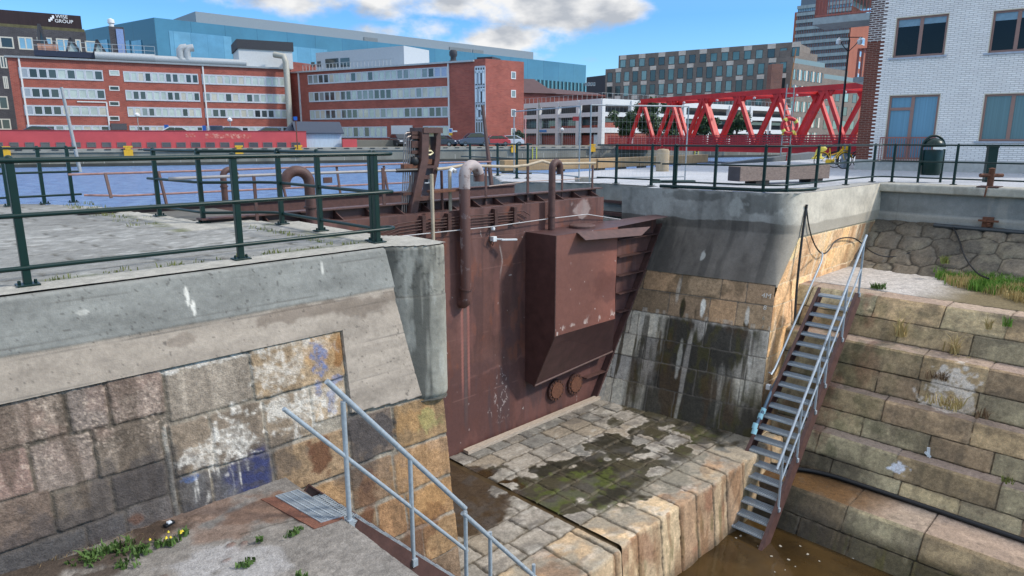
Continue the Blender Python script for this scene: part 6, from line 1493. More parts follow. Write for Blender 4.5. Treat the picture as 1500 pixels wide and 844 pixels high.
# ================================================================== white brick house on the right
hb = at_z(1251, 248.3, 0); fH = Fac(hb, along(hb, -38.5, 11.0))
WB = brickmat('white_glazed_brick', (240, 235, 230), (228, 222, 218), (186, 181, 176), bw=.26, bh=.072, ms=.011, rough=.5, dirt=.06, spec=.5, bump=.5)
BB = brickmat('brown_house_brick', (112, 58, 46), (94, 48, 40), (132, 104, 92), bw=.26, bh=.072, ms=.011, rough=.8, dirt=.15, bump=.5)
BBW = brickmat('brown_brick_pale_joint', (84, 46, 42), (70, 40, 38), (186, 180, 176), bw=.26, bh=.082, ms=.02, rough=.8, dirt=.1, bump=.5)
hs_ = thing('brick_house', 'white brick apartment house with a toothed brown brick corner on the right quay', 'building', fH.P(4, 0, -4))
aW = .62; zH = 9.6
wins = [fH.rect(1310, 22.5, 1387.5, 82.5), fH.rect(1451, 12, 1532, 75), fH.rect(1297, 138.5, 1372, 238), fH.rect(1437, 136, 1526, 207)]
zpl = .42
wins[2] = (wins[2][0], wins[2][1], zpl + .02, wins[2][3])
def holed(B, f, a0, a1, z0, z1, holes, o=0.0):
    xs = sorted({a0, a1, *[h[0] for h in holes], *[h[1] for h in holes]}); zs = sorted({z0, z1, *[h[2] for h in holes], *[h[3] for h in holes]})
    for i in range(len(xs) - 1):
        for j in range(len(zs) - 1):
            cx, cz = (xs[i] + xs[i + 1]) / 2, (zs[j] + zs[j + 1]) / 2
            if any(h[0] < cx < h[1] and h[2] < cz < h[3] for h in holes): continue
            B.add([f.P(xs[i], zs[j], o), f.P(xs[i + 1], zs[j], o), f.P(xs[i + 1], zs[j + 1], o), f.P(xs[i], zs[j + 1], o)], [(0, 1, 2, 3)])
    return B
B = holed(MB(), fH, aW, fH.len, zpl, zH, wins)
fH.slab(B, aW, fH.len, zH - .02, zH, -.01, -9)
wl_o = B.build('wall', WB, hs_)
B = MB(); fH.slab(B, 0, aW - .001, zpl, fH.az(1270, 62)[1], .0, -9); B.build('brown_corner', BB, hs_)
B = MB(); fH.slab(B, 0, aW - .001, fH.az(1270, 62)[1] + .002, zH, .0, -9); B.build('brown_corner_upper', BBW, hs_)
z = zpl
while z < zH - .07:
    fH.slab(MB(), aW - .13, aW + .02, z + .006, z + .066, -.02, .006).build('corner_brick', M('white_brick_ends', (238, 232, 228), rough=.5, var=.08), hs_); z += .144
B = MB(); fH.slab(B, .0, fH.len, -.05, zpl - .002, .02, -9); B.build('plinth', CONC_L, hs_)
B = MB(); fH.slab(B, aW + .2, fH.len - .1, .5, zH - .1, -.35, -.5); B.build('room_backing', M('dim_interior', (46, 48, 54), rough=.9), hs_)
ALU = M('brown_aluminium', (146, 112, 102), rough=.45, var=.06); CRMJ = M('cream_reveal', (206, 196, 176), rough=.7, var=.05); SILL = M('zinc_sill', (170, 172, 182), rough=.4, metal=.4)
CURT = M('blue_curtain', (96, 140, 166), rough=.25, var=.22, sc=7, stretch=(6, 6, .02), spec=.6); DKG = M('dark_reflecting_glass', (16, 22, 28), rough=.08, var=.3, sc=.6, spec=.3); CURD = M('dim_curtain', (84, 116, 126), rough=.2, var=.2, sc=7, stretch=(6, 6, .02), spec=.7)
for i, (a0, a1, z0, z1) in enumerate(wins):
    B = MB()
    for x0, x1, y0, y1 in ((a0, a0 + .03, z0, z1), (a1 - .03, a1, z0, z1), (a0 + .03, a1 - .03, z1 - .03, z1)): fH.slab(B, x0, x1, y0, y1, -.002, -.16)
    w = B.build('window', CRMJ, hs_); g = .07; B = MB(); i0, i1, j0, j1 = a0 + .03, a1 - .03, z0 + .01, z1 - .03
    mm = i0 + (i1 - i0) * .5
    if i == 2:
        mm = i0 + (i1 - i0) * .48
    for x0, x1, y0, y1 in ((i0, i0 + g, j0, j1), (i1 - g, i1, j0, j1), (i0 + g, i1 - g, j0, j0 + g), (i0 + g, i1 - g, j1 - g, j1), (mm - .06, mm + .06, j0 + g, j1 - g)): fH.slab(B, x0, x1, y0, y1, -.07, -.15)
    if i == 2: z_t = j0 + (j1 - j0) * .77; fH.slab(B, i0 + g, mm - .06, z_t, z_t + .11, -.072, -.148)
    B.build('frame', ALU, w)
    for x0, x1 in ((i0 + g, mm - .06), (mm + .06, i1 - g)):
        B = MB(); fH.slab(B, x0 - .01, x1 + .01, j0 + g - .01, j1 - g + .01, -.11, -.12)
        B.build('pane', (DKG, DKG, CURT, CURD)[i], w)
    if i < 2:
        B = MB(); fH.slab(B, i0 + g, mm - .06, j1 - g - .26, j1 - g, -.1, -.108); fH.slab(B, mm + .06, i1 - g, j1 - g - .22, j1 - g, -.1, -.108); B.build('sky_reflection', M('reflected_sky', (120, 150, 168), rough=.6), w)  # pale strip stands for sky reflected at the top of the pane
        for q in (.55, .62) if i == 0 else (): pass
    B = MB(); fH.slab(B, a0 - .12, a1 + .06, z0 - .07, z0 - .004, -.14, .06); B.build('sill', SILL, w) if i != 2 else None
zb0, zb1 = fH.az(1320, 236)[1], fH.az(1320, 201.5)[1]; b0, b1 = wins[2][0] - .12, wins[2][1] + .02; B = MB()
for k in range(22): a = b0 + (b1 - b0) * k / 21; fH.slab(B, a - .012, a + .012, zb0, zb1, .10, .124)
fH.slab(B, b0, b1, zb1 - .03, zb1 + .02, .095, .13); fH.slab(B, b0, b1, zb0, zb0 + .03, .095, .13); B.build('window_guard', M('rose_brown_metal', (150, 92, 82), rough=.5), hs_)
zbal = fH.az(1262, 30)[1]
B = MB(); fH.slab(B, -2.15, -.01, zbal, zbal + .26, .05, -1.7); bal = B.build('balcony', M('balcony_concrete', (150, 158, 160), rough=.8), hs_)
RBM = M('red_brown_metal', (158, 86, 72), rough=.5); B = MB()
for k in range(17): a = -2.1 + 2.05 * k / 16; fH.slab(B, a - .012, a + .012, zbal + .26, zbal + 1.4, 0, -.03)
for k in range(14): o = -1.65 * k / 13; fH.slab(B, -2.12, -2.09, zbal + .26, zbal + 1.4, -.03 + o, o)
fH.slab(B, -2.12, 0, zbal + 1.38, zbal + 1.44, .01, -.05); fH.slab(B, -2.12, 0, zbal + .3, zbal + .36, .01, -.04); B.build('balcony_rail', RBM, bal)
f9 = Fac(fH.P(0, 0, -8), fH.P(5, 0, -8)); r0 = f9.rect(1249.5, 113, 1263, 120); z9 = f9.az(1255, 71)[1]
B = MB(); f9.slab(B, r0[0], .0, r0[2], r0[3], 0, -2.5); b2 = B.build('balcony', MATS['balcony_concrete'], hs_)
B = MB()
for k in range(12): a = r0[0] + .1 + (-.1 - r0[0]) * k / 11; f9.slab(B, a - .05, a + .05, r0[3], z9, -.1, -.2)
f9.slab(B, r0[0] + .1, 0, z9 - .1, z9, -.1, -2); B.build('balcony_screen', RBM, b2)
# ================================================================== red truss bridge
BRED = M('bridge_red', (196, 42, 40), rough=.5, var=.26, sc=.9, spec=.4)
def BP(q, e=0.0, z=0.0):
    p = wc(15.6 + .479 * q + .878 * e, 97 - .878 * q + .479 * e); return np.array([p[0], p[1], z])
br = thing('truss_bridge', 'bright red steel truss bridge crossing the canal', 'bridge', BP(20))
ZB, ZT = .55, 6.1
tops = [3.74 + 5.57 * k for k in range(7)]; bots = [.95 + 5.57 * k for k in range(8)]
lat = BP(0, 1) - BP(0, 0)
for e in (0.0, 6.0):
    MB().bar(BP(tops[0] - .3, e, ZT), BP(tops[-1] + 2.0, e, ZT), .42, .5).build('top_chord', BRED, br)
    MB().bar(BP(-1.5, e, .15), BP(41, e, .15), .45, .75).build('bottom_chord', BRED, br)
    for k in range(len(tops)):
        for b in (bots[k], bots[k + 1]):
            MB().bar(BP(b, e, .45), BP(tops[k], e, ZT - .1), .34, .40, lat).build('diagonal', BRED, br)
    MB().bar(BP(bots[-1], e, .45), BP(bots[-1] + 2.8, e, ZT), .42, .52, lat).build('diagonal', BRED, br)
    for k in range(len(tops)):
        c = BP(tops[k], e, ZT - .55); d_ = BP(1, 0) - BP(0, 0); B = MB(); B.extr([(-.9, .3), (.9, .3), (.4, -.5), (-.4, -.5)], c, d_, (0, 0, 1), lat, -.12, .12); B.build('gusset_plate', BRED, br)
for q in tops: MB().bar(BP(q, 0, ZT + .02), BP(q, 6, ZT + .02), .34, .34).build('cross_beam', BRED, br)
for k in range(len(tops) - 1): MB().bar(BP(tops[k], 0 if k % 2 else 6, ZT), BP(tops[k + 1], 6 if k % 2 else 0, ZT), .2, .2).build('wind_brace', BRED, br)
MB().hexa([BP(-2, .2, .0), BP(42, .2, .0), BP(42, 5.8, .0), BP(-2, 5.8, .0), BP(-2, .2, .35), BP(42, .2, .35), BP(42, 5.8, .35), BP(-2, 5.8, .35)]).build('bridge_deck', M('bridge_asphalt', (120, 112, 108), rough=.9), br)
PNL = M('red_mesh_panel', (158, 36, 42), rough=.6, var=.2, sc=3)
for e in (-.55, 6.5):
    B = MB()
    for k in range(120): q = -3 + 45 * k / 119; B.bar(BP(q, e, .5), BP(q, e, 1.55), .05, .05)
    for z in (.55, .8, 1.05, 1.3): B.bar(BP(-3, e, z), BP(42, e, z), .03, .16)
    B.bar(BP(-3, e, 1.58), BP(42, e, 1.58), .08, .08); B.build('parapet', PNL, br)
for q in tops[1:]:
    for e in (.6, ): MB().lathe([(.0, -.14), (.16, -.1), (.16, .05), (0, .1)], BP(q + 1.6, e, ZT - .45), 8).build('bridge_lamp', WHITE, br)
# far quay
QW = M('stained_quay_concrete', (140, 138, 126), rough=.95, var=.3, sc=.35, stretch=(1, 1, .35), col2=(112, 110, 100), thr=(.4, .65))
qw = thing('quay_wall', 'weathered concrete quay wall along the far side of the canal', 'quay wall', quay(40, 0, -1.6))
B = MB(); P0, P1 = -60, 160
B.hexa([quay(P0, 0, -2), quay(P1, 0, -2), quay(P1, 3, -2), quay(P0, 3, -2), quay(P0, 0, -.15), quay(P1, 0, -.15), quay(P1, 3, -.15), quay(P0, 3, -.15)]); B.build('wall', QW, qw)
B = MB(); B.hexa([quay(P0, -.12, -.15), quay(P1, -.12, -.15), quay(P1, 3, -.15), quay(P0, 3, -.15), quay(P0, -.12, .22), quay(P1, -.12, .22), quay(P1, 3, .22), quay(P0, 3, .22)]); B.build('coping', M('quay_coping', (150, 146, 134), rough=.95, var=.25, sc=.5), qw)
B = MB(); B.hexa([quay(P0, -.05, -2), quay(P1, -.05, -2), quay(P1, 0, -2), quay(P0, 0, -2), quay(P0, -.05, -1.28), quay(P1, -.05, -1.28), quay(P1, 0, -1.28), quay(P0, 0, -1.28)]); B.build('tide_band', M('dark_tide_band', (62, 62, 56), rough=.8, var=.3, sc=.6), qw)
B = MB(); rr_ = random.Random(4)
for k in range(90): q = P0 + (P1 - P0) * k / 90 + rr_.random(); B.hexa([quay(q, -.02, -1.3), quay(q + .05, -.02, -1.3), quay(q + .05, 0.01, -1.3), quay(q, .01, -1.3), quay(q, -.02, -.7 + .3 * rr_.random()), quay(q + .05, -.02, -.7), quay(q + .05, .01, -.7), quay(q, .01, -.7)])
B.build('lime_runs', M('lime_white', (190, 186, 172), rough=.9), qw)
B = MB()
for k in range(60): q = -8 + 1.55 * k; B.hexa([quay(q, -.16, .08), quay(q + .6, -.16, .08), quay(q + .6, -.11, .08), quay(q, -.11, .08), quay(q, -.16, .17), quay(q + .6, -.16, .17), quay(q + .6, -.11, .17), quay(q, -.11, .17)])
B.build('dark_gap_pieces', M('dark_gap', (50, 50, 50), rough=.8), qw)  # dark boxes stand for the dark gaps along the coping
YEL = M('yellow_paint', (222, 172, 42), rough=.5, var=.1)
def q_at(u, n=0.0): 
    k = (u - CX) / F_PX; f = lambda q: ((quay(q, n) - CAM) @ RT) - k * (((quay(q, n) - CAM) @ HF) * cos(PITCH) + .25)
    a, b = f(0), f(1.0); return -a / (b - a)
yl = {8: 'yellow mooring bollard on the far quay at the left edge of the photo', 188: 'yellow mooring bollard on the far quay below the office windows', 350: 'yellow mooring bollard on the far quay left of the grey shed', 437: 'yellow mooring bollard on the far quay in front of the grey shed', 628: 'yellow mooring bollard on the far quay seen through the gate frame', 752: 'yellow mooring bollard on the far quay below the silver car', 867: 'yellow mooring bollard on the far quay beside the parking deck'}
for u, lab in yl.items():
    q = q_at(u); p = quay(q, -.25, .2); t_ = thing('mooring_bollard', lab, 'bollard', p, 'yellow bollards along the far quay')
    B = MB(); B.hexa([quay(q - .42, -.3, -.55), quay(q + .42, -.3, -.55), quay(q + .42, -.1, -.55), quay(q - .42, -.1, -.55), quay(q - .42, -.3, .1), quay(q + .42, -.3, .1), quay(q + .42, -.1, .1), quay(q - .42, -.1, .1)]); B.build('face_plate', YEL, t_)
    B = MB(); B.hexa([quay(q - .26, -.32, .1), quay(q + .26, -.32, .1), quay(q + .26, .1, .1), quay(q - .26, .1, .1), quay(q - .26, -.32, .32), quay(q + .26, -.32, .32), quay(q + .26, .1, .32), quay(q - .26, .1, .32)]); B.hexa([quay(q - .42, -.34, .32), quay(q + .42, -.34, .32), quay(q + .42, .12, .32), quay(q - .42, .12, .32), quay(q - .42, -.34, .5), quay(q + .42, -.34, .5), quay(q + .42, .12, .5), quay(q - .42, .12, .5)]); B.build('horn', YEL, t_)
def ladder(u0, u1, v0, v1, label):
    q = q_at((u0 + u1) / 2); B = MB(); t_ = thing('quay_ladder', label, 'ladder', quay(q, -.1, -1.3), 'ladders on the far quay')
    for s in (-.3, .3): MB().bar(quay(q + s, -.12, -1.4), quay(q + s, -.12, .15), .09, .09).build('side_rail', M('lime_yellow', (206, 206, 70), rough=.5), t_)
    for k in range(6): B.bar(quay(q - .3, -.12, -1.3 + .25 * k), quay(q + .3, -.12, -1.3 + .25 * k), .05, .05)
    B.build('rungs', GALV, t_)
ladder(778, 787, 222, 238, 'yellow edged ladder on the far quay wall beside the green railing')
ladder(1017, 1023, 218, 232, 'yellow edged ladder on the far quay wall under the red bridge')
# raised car terrace behind the red quay building
grid_t = mk('raised_ground', [quay(-14, 4.9, 1.05), quay(44, 4.9, 1.05), quay(44, 40, 1.05), quay(-40, 40, 1.05), quay(-14, 4.9, .1), quay(44, 4.9, .1), quay(44, 40, .1), quay(-40, 40, .1)], [(0, 1, 2, 3), (4, 5, 1, 0), (5, 6, 2, 1), (7, 4, 0, 3)], MATS['far_ground'], None, (0, 0, 0))
tag(grid_t, kind='structure')
# ---- cars
GLS = M('car_glass', (28, 34, 40), rough=.05, spec=.9); TYR = M('tyre', (24, 24, 25), rough=.8); RIM = M('wheel_rim', (150, 152, 156), rough=.3, metal=.7); HLP = M('headlight_glass', (214, 220, 226), rough=.1)
def car(name, label, loc, rz, col, suv=0.0, group='cars parked along the far bank'):
    t = thing(name, label, 'car', (0, 0, 0), group); L_, Wd = 4.3, 1.76; h = .12 * suv
    paint = M('car_paint_%d_%d_%d' % col, col, rough=.25, var=.05, spec=.6, coat=.6)
    prof = [(-2.12, .32), (-2.15, .62), (-2.05, .86), (-1.4, .95 + h * .5), (-.75, .97 + h), (1.55, .98 + h), (2.05, .88 + h), (2.13, .55), (2.08, .3), (1.65, .25), (1.6, .42), (1.35, .58), (1.08, .42), (1.03, .24), (-1.0, .24), (-1.05, .42), (-1.32, .58), (-1.58, .42), (-1.63, .26)]
    MB().extr(prof, (0, 0, 0), (1, 0, 0), (0, 0, 1), (0, 1, 0), -Wd / 2, Wd / 2).build('body', paint, t, bevel=.07)
    cab = [(-1.15, .95 + h), (-.45, 1.40 + h * 1.6), (.95, 1.44 + h * 1.6), (1.85, 1.0 + h)]
    MB().extr(cab, (0, 0, 0), (1, 0, 0), (0, 0, 1), (0, 1, 0), -.74, .74).build('windows', GLS, t, bevel=.05)
    B = MB(); B.extr([(-.5, 1.38 + h * 1.6), (-.42, 1.44 + h * 1.6), (.9, 1.48 + h * 1.6), (1.05, 1.41 + h * 1.6)], (0, 0, 0), (1, 0, 0), (0, 0, 1), (0, 1, 0), -.7, .7)
    for s in (-.74, .70):
        B.bar((-.45, s + .02, 1.40 + h * 1.6), (-1.15, s + .02, .95 + h), .04, .07); B.bar((.35, s + .02, 1.43 + h * 1.6), (.4, s + .02, .97 + h), .04, .07); B.bar((1.0, s + .02, 1.42 + h * 1.6), (1.8, s + .02, 1.0 + h), .04, .12)
    B.build('roof', paint, t, bevel=.02)
    for x in (-1.32, 1.35):
        for y in (-.8, .8):
            w = MB().tube([(x, y - .1, .32), (x, y + .1, .32)], .32, 18).build('wheel', TYR, t, bevel=.03); s = 1 if y > 0 else -1
            MB().tube([(x, y + s * .09, .32), (x, y + s * .115, .32)], .2, 14).build('rim', RIM, w)
    for y in (-.62, .62): MB().boxm((-2.14, y - .2, .64), (-2.0, y + .2, .78)).build('headlight', HLP, t, bevel=.03)
    MB().boxm((-2.17, -.26, .42), (-2.13, .26, .53)).build('number_plate', WHITE, t)
    t.location = tuple(float(x) for x in loc); t.rotation_euler = (0, 0, rz); return t
def face(deg): d = RT * cos(radians(deg)) + HF * sin(radians(deg)); return atan2(d[1], d[0]) + pi
def wz_(u, Y, z): p = W(u, Y); p[2] = z; return p
car('parked_car', 'black car half hidden left of the gate frame on the far bank', wz_(586, 91, .22), face(-60), (30, 34, 42), .8)
car('parked_car', 'dark blue car facing the water right of the gate frame', wz_(649, 93, .22), face(-20), (30, 42, 66))
car('parked_car', 'large dark blue car parked in front of the lettered brick corner', wz_(693, 93.5, .22), face(200), (52, 66, 92), 1.6)
car('parked_car', 'red car parked between the dark blue car and the silver car', wz_(724, 95, .22), face(195), (168, 36, 52))
car('parked_car', 'silver car at the right end of the row by the brick corner', wz_(744, 96, .22), face(197), (186, 194, 208))
for u, c, lab, su in ((67, (40, 56, 84), 'dark blue car showing only its roof above the red wall, far left', .3), (264, (206, 210, 212), 'white car showing its roof above the red wall beside a blue sign', .3), (319, (48, 66, 104), 'tall blue car showing above the red wall, left of another blue car', 1.4), (344, (40, 66, 104), 'lower blue car showing above the red wall, right of the tall blue car', .4), (402, (66, 84, 116), 'grey blue car above the right end of the red wall', .5)):
    q = q_at(u, 8); p = quay(q, 8.2, 1.06); car('parked_car', lab, p, face(-63 if su > 1 else 24), c, su)
# ---- masts, lamps and signs on the far bank
POLE = M('grey_pole', (150, 152, 150), rough=.5, var=.15)
p = at_z(119, 252, -1.6); a = at_y(90, 128, float((p - CAM) @ HF))
tag(MB().tube([p + (0, 0, -1), a], [.16, .12], 10).build('mooring_pole', POLE, smooth_=True), 'tall slanting grey pole standing in the canal at the left', 'pole')
def pole(u, v0, v1, Y, r, lab, mat=POLE, head=None):
    a, b = at_y(u, v1, Y), at_y(u, v0, Y); b[0], b[1] = a[0], a[1]; a[2] = min(a[2], .25)
    t_ = thing('street_lamp' if head == 'lamp' else 'sign_post', lab, 'lamp' if head == 'lamp' else 'sign', a)
    MB().tube([a, b], r, 8).build('post', mat, t_, smooth_=True)
    if head == 'lamp': MB().lathe([(.1, -.2), (.28, -.1), (.3, .1), (.05, .3), (0, .3)], b, 10).build('lamp_head', WHITE, t_, smooth_=True)
    return t_, b
pole(203.5, 169, 192, 84, .05, 'thin grey street lamp behind the red wall left of the stair bay', head='lamp')
pole(338, 176, 192, 86, .05, 'thin grey street lamp above the parked blue cars', head='lamp')
pole(1003 - 180, 190, 215, 104, .07, 'grey lamp post with a pale head in front of the parking deck', head='lamp')
BLU = M('sign_blue_paint', (44, 104, 186), rough=.4)
def flat_sign(t_, b, w, h, mat, dz=0, nm='sign_plate'): 
    B = MB(); hx = RT * w / 2; hy = HF * .03
    B.hexa([b - hx - hy + (0, 0, dz - h), b + hx - hy + (0, 0, dz - h), b + hx + hy + (0, 0, dz - h), b - hx + hy + (0, 0, dz - h), b - hx - hy + (0, 0, dz), b + hx - hy + (0, 0, dz), b + hx + hy + (0, 0, dz), b - hx + hy + (0, 0, dz)]); return B.build(nm, mat, t_)
t_, b = pole(436, 171, 219, 79, .07, 'blue sign on a rusty post left of the grey shed', RUSTY); flat_sign(t_, b - HF * .1, .4, .4, BLU)
t_, b = pole(245, 183, 192, 84, .05, 'blue parking sign behind the red wall beside the white car'); flat_sign(t_, b - HF * .1, .5, .8, BLU)
t_, b = pole(300, 184, 192, 84, .05, 'small blue parking sign at the downpipe of the red office'); flat_sign(t_, b - HF * .1, .4, .6, BLU)
t_, b = pole(660.5, 188, 214, 97, .06, 'blue and yellow parking sign by the brick office', POLE); flat_sign(t_, b - HF * .1, .55, .62, WHITE); flat_sign(t_, b - HF * .14, .36, .36, BLU, -.12, 'blue_disc'); flat_sign(t_, b - HF * .1 + RT * .0, .5, .32, YEL, -.64, 'yellow_plate'); flat_sign(t_, b - HF * .1 + RT * .62, .6, .2, WHITE, -.3, 'arrow_plate')
t_, b = pole(769.5, 172, 213, 100, .08, 'red and white marker pole by the parking deck', M('red_white_pole', (196, 150, 146), rough=.6)); t_, b = pole(789, 146, 214, 101, .06, 'slim green grey mast in front of the parking deck', M('mast_green', (96, 104, 92), rough=.6))
o = at_z(1000 - 127, 213, .2); p = W(872, 101); p[2] = .2; tag(MB().box((p[0], p[1], .2 + .75), (.9, .5, 1.5), .7).box((p[0], p[1], 1.75), (1.0, .6, .08), .7).build('electric_cabinet', M('cabinet_grey', (172, 176, 176), rough=.6)), 'pale grey electric cabinet in front of the parking deck', 'cabinet')
# ================================================================== things on the right quay
def unp(u, v): return at_z(u, v, 0.0)
# timber beam bench
b0 = at_z(1098, 274, 0.0); TIM = M('grey_timber', (128, 112, 104), rough=.85, var=.3, sc=4, stretch=(1, 8, 8), bump=.3)
c0, c1 = at_z(1084, 272.2, .0), at_z(1215, 267, .0)
bd_ = c1 - c0; bl_ = np.linalg.norm(bd_); bd_ /= bl_; bn = np.array([-bd_[1], bd_[0], 0])
bt_ = thing('beam_bench', 'thick squared timber beam lying as a bench on two dark blocks', 'bench', (c0 + c1) / 2)
s0_ = c0 + np.array([0, 0, .0]); zt_b = .50
B = MB(); m0, m1 = c0 + bn * .25, c1 + bn * .25
B.bar(m0 + (0, 0, .31), m1 + (0, 0, .31), .46, .40); B.build('beam', TIM, bt_, bevel=.012)
for f in (.25, .86): p = m0 + (m1 - m0) * f; MB().bar(p - bd_ * .25 + (0, 0, .055), p + bd_ * .25 + (0, 0, .055), .42, .11).build('support_block', M('black_block', (38, 36, 36), rough=.8), bt_)
MB().bar(m0 - bd_ * .004 + (0, 0, .31), m0 - bd_ * .012 + (0, 0, .31), .44, .38).build('shaded_end', M('shaded_end_timber', (66, 62, 66), rough=.8), bt_)  # dark plate paints the shade on the left end of the beam
# timber kerb along the water
KB = M('tan_sandstone', (164, 138, 104), rough=.9, var=.25, sc=1.5)
kp = [at_z(735, 253, 0), at_z(870, 249, 0), at_z(985, 242.5, 0), at_z(1032, 239.5, 0)]
kt = thing('quay_kerb', 'tan stone kerb beams along the water edge of the right quay', 'kerb', kp[1])
B = MB()
for i in range(3):
    d = (kp[i + 1] - kp[i]); n = max(2, int(np.linalg.norm(d) / 3)); 
    for k in range(n):
        a, b = kp[i] + d * k / n, kp[i] + d * (k + .985) / n; B.bar(a + (0, 0, .26), b + (0, 0, .26), .4, .4)
B.build('beam', KB, kt, bevel=.02)
B = MB()
for i in range(3):
    d = (kp[i + 1] - kp[i]); n = max(2, int(np.linalg.norm(d) / 1.5)); dn = d / np.linalg.norm(d)
    for k in range(n): B.bar(kp[i] + d * k / n - HF * .22 + (0, 0, .03), kp[i] + d * k / n - HF * .22 + dn * .7 + (0, 0, .03), .06, .09)
B.build('gap_shadow', BLACK, kt)  # black bars stand for the shadows in the gaps under the kerb
p = at_z(970, 251, 0); tag(MB().lathe([(.25, 0), (.25, .78), (.2, .85), (0, .87)], p, 14).build('stone_post', M('pale_sandstone', (162, 146, 122), rough=.9), smooth_=True), 'round pale stone post standing at the kerb behind the green railing', 'post')
dk0, dk1 = at_z(1060, 241, 0), at_z(1195, 233, 0)
tag(MB().hexa([dk0 + (0, 0, -.02), dk1 - HF * .2 + (0, 0, -.02), dk1 + HF * 1.2 + (0, 0, -.02), dk0 + HF * .4 + (0, 0, -.02), dk0 + (0, 0, .05), dk1 - HF * .2 + (0, 0, .42), dk1 + HF * 1.2 + (0, 0, .42), dk0 + HF * .4 + (0, 0, .05)]).build('boarding_ramp', M('dark_grey_ramp', (92, 96, 98), rough=.8, var=.15)), 'dark grey ramp wedge at the water edge of the right quay', 'ramp')
p = at_z(1198, 233, .1); t_ = thing('mooring_bollard', 'rounded pale yellow bollard hooked to one side near the bicycle', 'bollard', p)
PY = M('pale_yellow_paint', (206, 190, 70), rough=.5, var=.12); Y_b = float((p - CAM) @ HF)
MB().tube([p, p + (0, 0, .25), p + (0, 0, .42) + RT * .04, p + (0, 0, .56) + RT * .14, p + (0, 0, .6) + RT * .3, p + (0, 0, .55) + RT * .42], [.24, .19, .19, .2, .17, .1], 14).build('bollard_body', PY, t_, smooth_=True); MB().lathe([(.36, 0), (.34, .08), (.22, .14)], p, 16).build('base_flange', PY, t_, smooth_=True)
# rescue ladder with life ring
Yr = 40.0; t_ = thing('rescue_ladder', 'tall grey and red ladder mast carrying a life ring at the water edge', 'ladder', at_y(1149, 237, Yr))
p = at_y(1149, 237, Yr); GP = M('grey_galv', (150, 158, 160), rough=.5, metal=.3); RP = M('signal_red', (190, 40, 44), rough=.5)
for s, m in ((-.27, RP), (.27, GP)):
    MB().tube([p + RT * s + (0, 0, -1.2), p + RT * s * .75 + (0, 0, 4.3)], .035, 6).build('side_rail', GP, t_)
B = MB()
for k in range(15): B.tube([p + RT * -.26 + (0, 0, -.4 + .3 * k), p + RT * .26 + (0, 0, -.4 + .3 * k)], .022, 5)
B.build('rungs', GP, t_)
MB().tube([p + RT * .1 + (0, 0, 0), p + RT * .35 + HF * .1 + (0, 0, 4.0)], .03, 6).build('stay', RP, t_)
MB().tube([p + RT * -.05 + (0, 0, 4.0), p + RT * .12 + (0, 0, 6.2)], .03, 6).build('aerial', M('yellow_red', (170, 110, 50), rough=.5), t_)
c = p - HF * .12 + RT * .08 + (0, 0, 2.0); R0 = [c + RT * cos(a) * .42 + np.array([0, 0, sin(a) * .42]) for a in np.linspace(0, 2 * pi, 20, endpoint=False)]
lr = MB().tube(R0, .10, 10, True).build('life_ring', M('ring_red', (196, 40, 56), rough=.5), t_, smooth_=True)
for k in range(4): B = MB(); i = k * 5 + 2; B.tube([R0[i - 1] * .6 + R0[i] * .4, R0[i], R0[(i + 1) % 20] * .6 + R0[i] * .4], .108, 10); B.build('ring_band', M('ring_yellow', (226, 220, 110), rough=.5), lr, smooth_=True)
for dx, dz in ((-.35, .35), (.35, .35), (-.35, -.45), (.35, -.45)): MB().boxm(c + RT * dx + (-.05, -.05, dz - .05), c + RT * dx + (.05, .05, dz + .05)).build('hook', YEL, t_)
# street lamp
Yl = 34.0; a = at_y(1225.5, 245, Yl); t_ = thing('street_lamp', 'slim black street lamp with two hanging globes beside the red bridge', 'street lamp', (a[0], a[1], 0)); BLK = M('black_iron', (28, 30, 34), rough=.4)
ztop = float(at_y(1240, 58, Yl)[2]); a[2] = 0
MB().tube([a, a + (0, 0, 1.2), a + (0, 0, ztop)], [.085, .06, .045], 10).build('pole', BLK, t_, smooth_=True)
MB().tube([a + (0, 0, ztop), a + (0, 0, ztop + .8)], .015, 6).build('spike', BLK, t_)
for s in (-1, 1):
    MB().tube([a + (0, 0, ztop - .55), a + RT * s * .3 + (0, 0, ztop - .25), a + RT * s * .55 + (0, 0, ztop + .1)], .02, 6).build('brace', BLK, t_, smooth_=True)
    g = MB().lathe([(0, -.22), (.1, -.18), (.12, -.02), (.06, .05), (.03, .12)], a + RT * s * .5 + (0, 0, ztop - .02), 12).build('lantern', WHITE, t_, smooth_=True)
MB().tube([a + RT * -.62 + (0, 0, ztop + .1), a + RT * .62 + (0, 0, ztop + .1)], .022, 6).build('crossbar', BLK, t_)
